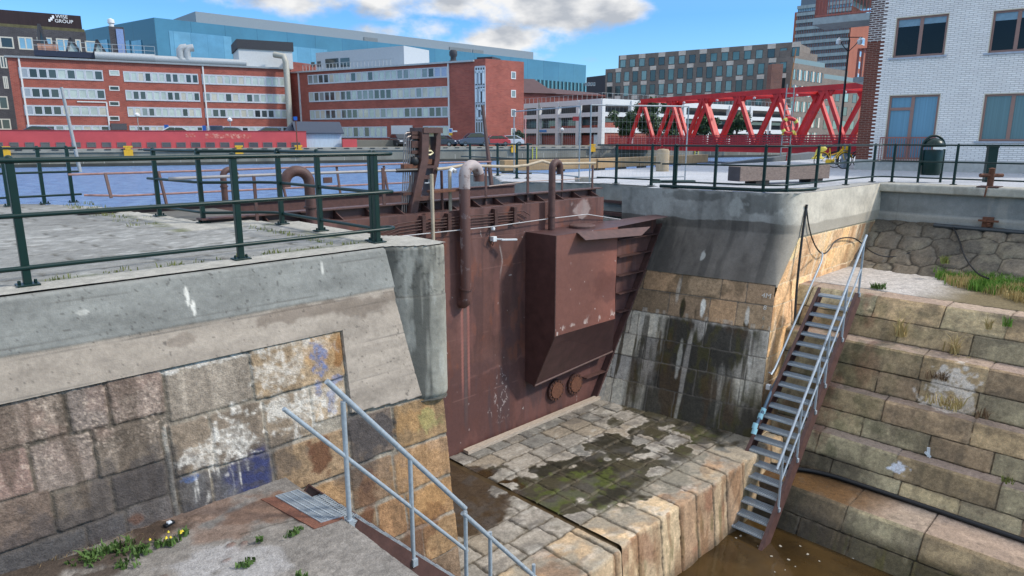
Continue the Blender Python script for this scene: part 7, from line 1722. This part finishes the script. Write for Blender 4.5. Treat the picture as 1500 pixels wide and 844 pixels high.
# bicycles
def bike(label, mat, loc, rz, basket=True):
    t = thing('bicycle', label, 'bicycle', (0, 0, 0), 'bicycles by the brown brick corner'); DK = M('bike_black', (26, 26, 28), rough=.5)
    for x in (-.52, .52):
        R = [np.array([x + .33 * cos(a), 0, .34 + .33 * sin(a)]) for a in np.linspace(0, 2 * pi, 28, endpoint=False)]
        w = MB().tube(R, .018, 8, True).build('wheel', TYR, t, smooth_=True); B = MB()
        for k in range(14): B.tube([(x, .02 * (-1) ** k, .34), tuple(R[k * 2])], .003, 4)
        B.tube([(x, -.05, .34), (x, .05, .34)], .025, 8); B.build('spokes', GALV, w)
        F_ = [np.array([x + .365 * cos(a), 0, .34 + .365 * sin(a)]) for a in np.linspace(.3, 2.9, 12)]
        MB().tube(F_, .022, 6).build('mudguard', mat, t, smooth_=True)
    B = MB()
    for p, q, r in (((-.52, 0, .34), (-.08, 0, .30), .014), ((-.08, 0, .30), (.36, 0, .82), .026), ((-.08, 0, .30), (-.2, 0, .86), .02), ((-.52, 0, .34), (-.19, 0, .7), .012), ((-.16, 0, .55), (.38, 0, .74), .02), ((.36, 0, .82), (.40, 0, .68), .024), ((.40, 0, .68), (.52, 0, .34), .016)): B.tube([p, q], r, 8)
    B.build('frame', mat, t, smooth_=True)
    MB().boxm((-.32, -.05, .24), (.06, .05, .40)).build('chain_guard', mat, t, bevel=.02)
    MB().tube([(.35, 0, .84), (.32, 0, 1.0)], .014, 8).tube([(.32, 0, 1.0), (.36, .12, 1.06), (.26, .28, 1.04), (.14, .29, 1.02)], .012, 8).tube([(.32, 0, 1.0), (.36, -.12, 1.06), (.26, -.28, 1.04), (.14, -.29, 1.02)], .012, 8).build('handlebar', DK, t, smooth_=True)
    MB().add([(-.36, -.08, .93), (-.36, .08, .93), (-.1, .02, .93), (-.1, -.02, .93), (-.34, -.05, .88), (-.34, .05, .88), (-.1, .015, .9), (-.1, -.015, .9)], [(0, 1, 2, 3), (7, 6, 5, 4), (0, 4, 5, 1), (1, 5, 6, 2), (2, 6, 7, 3), (3, 7, 4, 0)]).build('saddle', DK, t, bevel=.015)
    MB().tube([(-.08, -.1, .30), (-.08, .1, .30)], .01, 6).boxm((-.14, .1, .28), (-.02, .16, .31)).boxm((-.14, -.16, .28), (-.02, -.1, .31)).build('pedals', DK, t)
    if basket: MB().boxm((.44, -.14, .78), (.66, .14, .8)).boxm((.64, -.14, .8), (.66, .14, 1.0)).boxm((.44, -.14, .8), (.64, -.125, 1.0)).boxm((.44, .125, .8), (.64, .14, 1.0)).build('basket', mat, t)
    t.location = tuple(float(x) for x in loc); t.rotation_euler = (0, 0, rz); return t
p = at_z(1219, 247.5, 0); rzb = atan2(RT[1], RT[0])
bk = bike('bright yellow hire bicycle standing in front of the brown brick corner', M('bike_yellow', (226, 178, 30), rough=.4, var=.05), p, rzb + .12)
b2_ = bike('black bicycle behind the yellow one at the brown brick corner', M('bike_black', (26, 26, 28), rough=.5), at_z(1246, 246.5, 0) + HF * .3, rzb - .5, False)
p = at_z(1233, 247, 0) - HF * .1; tag(MB().box((p[0], p[1], .5), (.12, .3, 1.0), rzb).box((p[0], p[1], 1.0), (.16, .34, .06), rzb).build('bike_dock', M('dock_grey', (120, 128, 138), rough=.5), bevel=.02), 'grey docking post beside the yellow bicycle', 'docking post')
# litter bin
p = at_z(1360.5, 267.5, 0); t_ = thing('litter_bin', 'dark green litter bin hanging in an arched frame behind the railing', 'litter bin', p); fx = np.array([.32, -.947, 0])
fx = RT
MB().tube([p - fx * .33, p - fx * .33 + (0, 0, .98)] + [p + fx * (.33 * cos(a)) + np.array([0, 0, .98 + .36 * sin(a)]) for a in np.linspace(pi, 0, 12)] + [p + fx * .33], .035, 10).build('arched_frame', GREEN, t_, smooth_=True)
MB().lathe([(.0, .22), (.25, .22), (.27, .3), (.28, .92), (.27, .94), (.24, .94), (.24, .6), (0, .6)], p, 20).build('bucket', GREEN, t_, smooth_=True)
MB().lathe([(.28, 1.02), (.29, 1.05), (.25, 1.16), (.15, 1.25), (0, 1.28)], p, 20).build('hood', GREEN, t_, smooth_=True)
B = MB(); B.boxm(p + np.array([-.2, -.28, .72]), p + np.array([.2, -.255, .84])); B.build('white_sticker', WHITE, t_) if False else None
q = p - HF * .29; B = MB(); B.hexa([q - RT * .17 + (0, 0, .96), q + RT * .20 + (0, 0, .96), q + RT * .2 + HF * .02 + (0, 0, .96), q - RT * .17 + HF * .02 + (0, 0, .96), q - RT * .17 + (0, 0, 1.02), q + RT * .20 + (0, 0, 1.02), q + RT * .2 + HF * .02 + (0, 0, 1.02), q - RT * .17 + HF * .02 + (0, 0, 1.02)]); B.build('pale_slot', WHITE, t_)
for s in (-1, 1): MB().bar(p + fx * s * .33 + (0, 0, .55), p + fx * s * .25 + (0, 0, .55), .04, .1).build('bracket', GREEN, t_)
p = at_z(1459, 268, 0) + HF * .35; t_ = thing('steel_post', 'square dark green steel post behind the rusty mooring cross', 'post', p); MB().box((p[0], p[1], .5), (.24, .24, 1.0), .5).build('post', GREEN, t_, bevel=.01); MB().box((p[0], p[1], 1.02), (.27, .27, .05), .5).build('cap', GREEN, t_, bevel=.01)
p = np.array([20.95, -2.62, 0.012]); t_ = thing('mooring_cross', 'rusty iron mooring cross bollard on the right coping', 'bollard', p)
MB().lathe([(.075, 0), (.07, .46), (.085, .48), (.0, .5)], p, 14).build('stem', RUSTY, t_, smooth_=True); MB().tube([p - RT * .3 + (0, 0, .3), p + RT * .3 + (0, 0, .3)], .05, 10).build('arm', RUSTY, t_, smooth_=True); MB().box((p[0], p[1], .015), (.55, .5, .03)).build('base_plate', RUST_D, t_, bevel=.005); MB().tube([p + (-.27, 0, .02), p + (-.33, .0, -.02), p + (-.33, 0.02, -.25)], .02, 6).build('shackle', RUSTY, t_, smooth_=True)
# temporary fence
def fence(label, pa, pb, h=2.15, feet=True, pan=None):
    t = thing('temporary_fence', label, 'fence', (pa + pb) / 2, 'temporary mesh fence panels'); GF = M('fence_steel', (150, 158, 164), rough=.45, metal=.4)
    for p in (pa, pb): MB().tube([p, p + (0, 0, h)], .021, 8).build('post', GF, t, smooth_=True)
    MB().tube([pa + (0, 0, h), pb + (0, 0, h)], .021, 8).build('top_rail', GF, t, smooth_=True); MB().tube([pa + (0, 0, .12), pb + (0, 0, .12)], .021, 8).build('bottom_rail', GF, t, smooth_=True)
    B = MB(); L_ = np.linalg.norm(pb - pa); n = int(L_ / .12); r = .0016
    for k in range(1, n): p = pa + (pb - pa) * k / n; B.tube([p + (0, 0, .12), p + (0, 0, h)], r, 3)
    for k in range(1, 9): B.tube([pa + (0, 0, .12 + (h - .12) * k / 9), pb + (0, 0, .12 + (h - .12) * k / 9)], r, 3)
    B.build('wire_mesh', GF, t)
    return t
fa, fb = at_z(863.5, 263.5, .1), at_z(1003, 266, .0); fa[2] = fb[2] = .03
fence('temporary wire mesh fence panel standing between the gate and the right pier', fa, fb)
fc, fd_ = at_z(848, 261.5, .1), at_z(753, 256, .0); fc[2] = fd_[2] = .03
fence('temporary wire mesh fence panel farther left, behind the green quay tip railing', fc, fd_)
p = at_z(855, 266, .0); tag(MB().bar(p - RT * .26 + (0, 0, .07), p + RT * .26 + (0, 0, .07), .25, .13).build('concrete_block', CONC, bevel=.015), 'grey concrete foot block under the temporary fence posts', 'concrete block')
p = at_z(1000, 268, 0); tag(MB().bar(p - RT * .9 + (0, 0, .04), p + RT * .35 + (0, 0, .04), .22, .08).build('rubber_block', M('green_rubber', (52, 70, 66), rough=.7), bevel=.015), 'low dark green foot block under the right end of the temporary fence', 'rubber block')
sgp = at_y(843.5, 174, float((fc - CAM) @ HF)); tag(MB().bar(sgp - RT * .09, sgp + RT * .09, .02, .12).build('fence_sign', M('small_red_sign', (170, 60, 60), rough=.6)), 'small red and white sign hanging on the temporary fence', 'sign')
# ---- people on the bridge
def person(label, loc, rz, coat, trousers, hair=(40, 32, 28), stride=.12):
    t = thing('person', label, 'person', (0, 0, 0), 'people crossing the red bridge')
    J = {'pel': (0, 0, .93, .15), 'wa': (0, 0, 1.08, .14), 'ch': (.01, 0, 1.3, .17), 'nk': (.02, 0, 1.48, .06), 'hd': (.04, 0, 1.6, .10), 'tp': (.04, 0, 1.7, .09),
         'hl': (0, .09, .88, .095), 'kl': (stride, .1, .48, .065), 'al': (stride * .8, .1, .09, .045), 'tl': (stride * .8 + .15, .1, .03, .035),
         'hr': (0, -.09, .88, .095), 'kr': (-stride * .4, -.1, .48, .065), 'ar': (-stride * 1.5, -.1, .11, .045), 'tr': (-stride * 1.5 + .14, -.1, .03, .035),
         'sl': (0, .2, 1.4, .065), 'el': (-.06, .25, 1.12, .05), 'wl': (.06, .25, .88, .035), 'sr': (0, -.2, 1.4, .065), 'er': (.05, -.25, 1.12, .05), 'wr': (.2, -.22, .95, .035)}
    E_ = ['pel wa', 'wa ch', 'ch nk', 'nk hd', 'hd tp', 'pel hl', 'hl kl', 'kl al', 'al tl', 'pel hr', 'hr kr', 'kr ar', 'ar tr', 'ch sl', 'sl el', 'el wl', 'ch sr', 'sr er', 'er wr']
    ks = list(J); me = bpy.data.meshes.new('body'); me.from_pydata([J[k][:3] for k in ks], [tuple(ks.index(x) for x in e.split()) for e in E_], [])
    o = bpy.data.objects.new('body', me); COL.objects.link(o); o.parent = t; ORG[o.name] = np.zeros(3)
    sk = o.modifiers.new('Skin', 'SKIN')
    for i, k in enumerate(ks): me.skin_vertices[0].data[i].radius = (J[k][3], J[k][3]); me.skin_vertices[0].data[i].use_root = (k == 'pel')
    o.modifiers.new('Sub', 'SUBSURF').levels = 1; o.modifiers['Sub'].render_levels = 1
    me.materials.append(M('cloth_%d_%d_%d' % coat, coat, rough=.9))
    MB().lathe([(0, -.1), (.075, -.08), (.1, 0), (.085, .07), (0, .115)], (.05, 0, 1.62), 12).build('head', M('skin_tone', (196, 150, 126), rough=.6), o, smooth_=True)
    MB().lathe([(.103, 0), (.1, .06), (.06, .12), (0, .135)], (.03, 0, 1.62), 12).build('hair', M('hair_dark', hair, rough=.8), o, smooth_=True)
    MB().tube([(stride, .1, .48), (0, .09, .9), (0, 0, .98)], [.075, .11, .15], 10).tube([(-stride * .4, -.1, .48), (0, -.09, .9), (0, 0, .98)], [.075, .11, .15], 10).tube([(stride, .1, .5), (stride * .8, .1, .12)], [.077, .06], 10).tube([(-stride * .4, -.1, .5), (-stride * 1.5, -.1, .14)], [.077, .06], 10).build('trousers', M('cloth_%d_%d_%d' % trousers, trousers, rough=.9), o, smooth_=True)
    t.location = tuple(float(x) for x in loc); t.rotation_euler = (0, 0, rz)
dq = BP(1, 0) - BP(0, 0); rzp = atan2(dq[1], dq[0])
def qb(u, e): 
    k = (u - CX) / F_PX; f = lambda q: ((BP(q, e) - CAM) @ RT) - k * (((BP(q, e) - CAM) @ HF) * cos(PITCH) + .25)
    a, b = f(0), f(1.0); return -a / (b - a)
person('person in a dark jacket walking on the red bridge, left of the other walker', BP(qb(1119.5, 3), 3, .35), rzp, (36, 36, 44), (52, 52, 60))
person('person in a dark blue coat walking on the red bridge, right of the other walker', BP(qb(1126, 3.4), 3.4, .35), rzp + pi, (34, 40, 58), (40, 42, 52), stride=.08)
# ================================================================== trees
LEAF = [M('leaf_dark', (40, 62, 34), rough=.7, var=.3, sc=.8), M('leaf_mid', (58, 84, 44), rough=.7, var=.3, sc=.8)]
BARK = M('bark', (84, 70, 58), rough=.9)
def tree(label, loc, h, r, seed, n=2600, lean=0):
    R = np.random.RandomState(seed); loc = np.array(loc, float); t = thing('tree', label, 'tree', loc, 'small trees on the far bank')
    B = MB().tube([loc, loc + (.05, .05, h * .3), loc + (.1, 0, h * .62)], [.16, .12, .06], 8); ends = []
    for k in range(7):
        a = k * .9 + R.rand(); e = loc + np.array([cos(a) * r * .6, sin(a) * r * .6, h * (.55 + .3 * R.rand())]); B.tube([loc + (.05, .05, h * (.25 + .05 * k)), e], [.06, .02], 5); ends.append(e)
    B.build('trunk', BARK, t, smooth_=True)
    cl = [loc + np.array([R.normal(0, r * .42), R.normal(0, r * .42), h * (.62 + R.normal(0, .15))]) for _ in range(16)]
    V, Fc = [], []
    for m in (0, 1):
        V, Fc = [], []
        for i in range(n // 2):
            c = cl[R.randint(len(cl))]; d = R.normal(size=3); d /= np.linalg.norm(d); p = c + d * r * .42 * (R.rand() ** .4)
            if p[2] < loc[2] + h * .22: continue
            a = R.normal(size=3); a /= np.linalg.norm(a); b = np.cross(a, d); b /= np.linalg.norm(b) + 1e-6; s = .16 * (0.6 + R.rand())
            k = len(V); V += [p - a * s - b * s * .5, p + a * s - b * s * .5, p + a * s + b * s * .5, p - a * s + b * s * .5]; Fc.append((k, k + 1, k + 2, k + 3))
        mk('crown' if m == 0 else 'crown_mid_green', V, np.array(Fc), LEAF[m], t, None, False, None, False)  # second half of the leaves is a lighter green, mixed at random
for i, (u, Y, h, r, lab) in enumerate(((922, 103, 5.2, 1.9, 'small dark leafy tree at the left end of the red bridge'), (951, 102.5, 6.0, 2.3, 'broad dark leafy tree behind the first bridge diagonals'), (985, 104, 5.0, 2.0, 'dark leafy tree between the second and third bridge panels'), (1032, 105, 5.2, 1.6, 'narrow leafy tree behind the middle of the red bridge'), (1078, 107, 5.2, 2.0, 'rounded leafy tree in front of the parking deck seen through the bridge'))):
    p = W(u, Y); p[2] = .2; tree(lab, p, h, r, 30 + i)
p = W(758, 100.5); p[2] = .2; tree('low straggly shrub at the foot of the brick office corner', p, 2.2, .8, 50, 500)
# ================================================================== grass, weeds and litter
def blades(name, spots_, mat, h=(.06, .16), w=.006, seed=1, parent=None, org=None, spread=.05, lean=.5):
    R = np.random.RandomState(seed); V = []; Fc = []
    for (x, y, z, n, rad, hs) in spots_:
        for _ in range(n):
            a = R.rand() * 2 * pi; q = rad * sqrt(R.rand()); bx, by = x + q * cos(a), y + q * sin(a)
            hh = hs * R.uniform(.45, 1.1); la = R.rand() * 2 * pi; le = hh * lean * R.rand(); ww = w * R.uniform(.6, 1.4); oa = R.rand() * pi
            dx, dy = cos(oa) * ww, sin(oa) * ww; k = len(V)
            m = (bx + cos(la) * le * .35, by + sin(la) * le * .35, z + hh * .6); e = (bx + cos(la) * le, by + sin(la) * le, z + hh * (1 - .25 * R.rand()))
            V += [(bx - dx, by - dy, z - .01), (bx + dx, by + dy, z - .01), (m[0] - dx * .7, m[1] - dy * .7, m[2]), (m[0] + dx * .7, m[1] + dy * .7, m[2]), e, e]
            Fc += [(k, k + 1, k + 3, k + 2), (k + 2, k + 3, k + 4, k + 5)]
    return mk(name, V, np.array(Fc), mat, parent, org, False, None, False)
GR = M('grass_green', (96, 134, 44), rough=.8, var=.35, sc=3); GRD = M('grass_dry', (176, 156, 104), rough=.9, var=.2, sc=5); GRM = M('grass_olive', (112, 118, 58), rough=.85, var=.3, sc=4); WEED = M('weed_green', (74, 100, 42), rough=.7, var=.3, sc=8); FLW = M('yellow_flower', (222, 196, 40), rough=.6)
R = np.random.RandomState(5); pts = []; ptd = []
poly = [at_z(u, v, -2.17) for u, v in ((1362, 398), (1420, 388), (1520, 396), (1640, 408), (1660, 476), (1530, 452), (1440, 428), (1392, 418))]
mn = np.min(poly, 0); mx = np.max(poly, 0); cnt = 0
while cnt < 1500:
    x, y = R.uniform(mn[0], mx[0]), R.uniform(mn[1], mx[1])
    if inpoly(np.array([[x, y]]), [tuple(p[:2]) for p in poly])[0]:
        dens = fbm(np.array([x * 1.2]), np.array([y * 1.2]), 3, 7)[0]
        (pts if dens > .40 else ptd).append((x, y, -2.17, 16, .16, .16 + .22 * dens)); cnt += 1
tag(blades('ledge_grass', pts, GR, seed=2, org=(0, 0, 0), w=.010), kind='stuff'); tag(blades('dry_ledge_grass', ptd, GRD, seed=3, org=(0, 0, 0), w=.008), kind='stuff')
ed = []
for k in range(60): f = R.rand(); ed.append((-2 + 5.6 * f, .47 + .03 * R.randn(), 0, 7, .06, .05 * (0.5 + R.rand())))
for k in range(22): ed.append((3.4 + .05 * R.randn(), .6 + 2.4 * R.rand(), 0, 7, .07, .05))
for k in range(40): ed.append((2.2 + .5 * R.rand(), 4 + 5 * R.rand(), 0, 8, .1, .06))
tag(blades('deck_edge_grass', ed, GRM, seed=4, org=(0, 0, 0), w=.005), kind='stuff')
def z_land(x, y): return float(LZ - .1)
def weed(label, u, v, z, n, rad, h, mat=WEED, group=None, flow=0, cat='weed', seed=0, w=.011, lean=1.1):
    p = at_z(u, v, z) if not hasattr(u, '__len__') else np.array(u, float); t = thing('weed', label, cat, p, group)
    RR_ = np.random.RandomState(seed); sp = [(p[0] + RR_.randn() * rad * .6, p[1] + RR_.randn() * rad * .6, p[2], 6, rad * .5, h) for _ in range(n)]
    blades('leaves', sp, mat, seed=seed, parent=t, w=w, lean=lean)
    if flow:
        V = []; Fc = []
        for _ in range(flow):
            c = p + np.array([RR_.randn() * rad * .7, RR_.randn() * rad * .7, h * (.8 + .3 * RR_.rand())]); s = .010; k = len(V)
            V += [c + (-s, -s, 0), c + (s, -s, 0), c + (s, s, .004), c + (-s, s, .004), c + (0, 0, .02)]; Fc += [(k, k + 1, k + 4), (k + 1, k + 2, k + 4), (k + 2, k + 3, k + 4), (k + 3, k, k + 4)]
        mk('flowers', V, Fc, FLW, t, None, False, None, False)
    return t
zl_ = -2.27
for i, a in enumerate(((145, 812, 9, .07, .09, 0, 'tallest green weed at the foot of the left stone wall'), (178, 805, 12, .10, .09, 0, 'bushy green weed among the dirt on the left landing'), (212, 808, 9, .07, .08, 0, 'green feathery weed near the middle of the left dirt strip'), (130, 822, 10, .09, .07, 0, 'low green weed at the left end of the dirt strip'), (190, 826, 7, .06, .06, 0, 'small green weed at the front edge of the dirt strip'), (250, 795, 7, .05, .06, 3, 'weed with yellow flowers near the dark scrap on the left landing'), (232, 798, 5, .05, .06, 2, 'small weed with few yellow flowers beside the feathery weed'), (270, 783, 4, .035, .06, 3, 'weed with bright yellow flowers at the right end of the dirt strip'), (362, 826, 10, .06, .04, 0, 'flat tuft of green weed in the middle of the left landing'), (381, 792, 4, .02, .06, 0, 'tiny upright weed in the concrete joint on the left landing'), (435, 778, 8, .06, .035, 0, 'grassy tuft in the joint near the tread plate'), (440, 846, 6, .04, .06, 0, 'broad leaved green weed at the bottom edge of the landing'))):
    weed(a[6], a[0], a[1], zl_, a[2], a[3], a[4], WEED, 'weeds on the left landing', a[5], seed=60 + i, w=.012)
dry = [(60 + 26 * k + R.randn() * 6, 822 - 5.5 * k + R.randn() * 6) for k in range(8)]
tag(blades('dry_stalks', [(*at_z(u, v, zl_)[:2], zl_ - .02, 26, .12, .05) for u, v in dry], M('dry_stalk', (128, 108, 76), rough=.9, var=.3), seed=9, org=(0, 0, 0), w=.003, lean=1.4), kind='stuff')
def step_pt(u, v, s): p = at_s(u, v, s); return p
for i, (u, v, s, h, n, m, lab, rad) in enumerate(((1316, 492, 14.95, .5, 7, GRD, 'tall dry grass tuft growing from the second stone step, nearest the stair', .10), (1392, 516, 14.95, .5, 7, GRD, 'tall dry grass tuft on the second stone step right of the nearest tuft', .10), (1447, 482, 15.1, .3, 4, GRD, 'drooping dry grass hanging from the joint under the ledge', .06), (1475, 478, 15.3, .25, 4, GR, 'green grass tuft growing in the joint of the top stone course', .06), (1440, 575, 14.2, .06, 1, GRD, 'x', .1), (1385, 595, 13.98, .28, 16, GRD, 'heap of dry straw on the third stone step below the white bloom', .20), (1378, 555, 14.4, .22, 14, M('brown_straw', (112, 88, 64), rough=.9), 'brown dead clump hanging over the white salt bloom', .16), (1440, 612, 13.95, .2, 6, M('brown_straw', (112, 88, 64), rough=.9), 'small brown dead tuft on the third stone step', .12), (1479, 708, 13.3, .14, 5, GRM, 'small dry weed in a joint of the fourth stone step', .07))):
    if lab == 'x': continue
    p = at_s(u, v, s); weed(lab, tuple(p), None, None, n, rad, h, m, 'dry grass on the stone steps', 0, 'grass tuft', 80 + i, .010, .8)
sp = []
for k in range(40): u = 1400 + 3.2 * k; p = at_z(u, 527 + .14 * (u - 1400) * .9 - 6, -3.03); sp.append((p[0], p[1], -3.06, 8, .05, .05))
tag(blades('straw_strip', sp, GRD, seed=12, org=(0, 0, 0), w=.006, lean=2.5), kind='stuff')
p = at_z(1285, 422, -2.16); weed('leafy green weed on the pale ledge beside the top of the right stair', tuple(p), None, None, 12, .12, .14, WEED, None, 0, 'weed', 95, .02)
p = at_s(1384, 385, 18.6); weed('green weed growing out of the rubble wall above the grass', tuple(p), None, None, 6, .12, .25, GRM, None, 0, 'weed', 96, .012); 
# litter
LIT = M('pale_litter', (168, 160, 146), rough=.8, var=.15)
V, Fc = [], []; RL = np.random.RandomState(8)
def chip(p, s):
    k = len(V); a = RL.rand() * pi; c_, s_ = cos(a), sin(a)
    for x, y, z in ((-1, -.6, 0), (1, -.5, 0), (.8, .6, 0), (-.7, .7, 0), (-.8, -.4, .35), (.7, -.4, .4), (.6, .4, .3), (-.5, .5, .35)): V.append(np.array(p) + np.array([(x * c_ - y * s_) * s, (x * s_ + y * c_) * s, z * s]))
    Fc.extend([(3, 2, 1, 0), (4, 5, 6, 7), (0, 1, 5, 4), (1, 2, 6, 5), (2, 3, 7, 6), (3, 0, 4, 7)]) if False else Fc.extend([tuple(k + i for i in q) for q in ((3, 2, 1, 0), (4, 5, 6, 7), (0, 1, 5, 4), (1, 2, 6, 5), (2, 3, 7, 6), (3, 0, 4, 7))])
for u, v in ((1183, 812), (1155, 820), (1150, 835), (1200, 822), (1172, 800), (1078, 788), (1130, 815), (1250, 818), (1165, 830), (1135, 838), (1215, 800), (1110, 800)): chip(at_z(u, v, FZ + .005), RL.uniform(.01, .032))
for u, v in ((1085, 785), (1120, 792), (1143, 800)): chip(at_z(u, v, FZ + .005), .03)
tag(mk('litter', V, Fc, LIT, None, (0, 0, 0)), kind='stuff')
p = at_z(248, 771, zl_); t_ = thing('scrap', 'small dark and white scrap of rubbish lying on the left landing', 'rubbish', p); MB().box(p + (0, 0, .02), (.10, .05, .04), .4).build('dark_scrap', BLACK, t_, bevel=.008); MB().box(p + (.0, -.01, .045), (.04, .04, .02), .2).build('white_scrap', WHITE, t_, bevel=.006)
p = at_s(1360, 670, 13.6); tag(MB().bar(p, p + (0, .02, .2), .05, .03).bar(p + (0, -.03, .02), p + (-.03, .06, .1), .06, .04).build('paper_scrap', WHITE), 'white scrap of paper standing on the fourth stone step', 'rubbish')
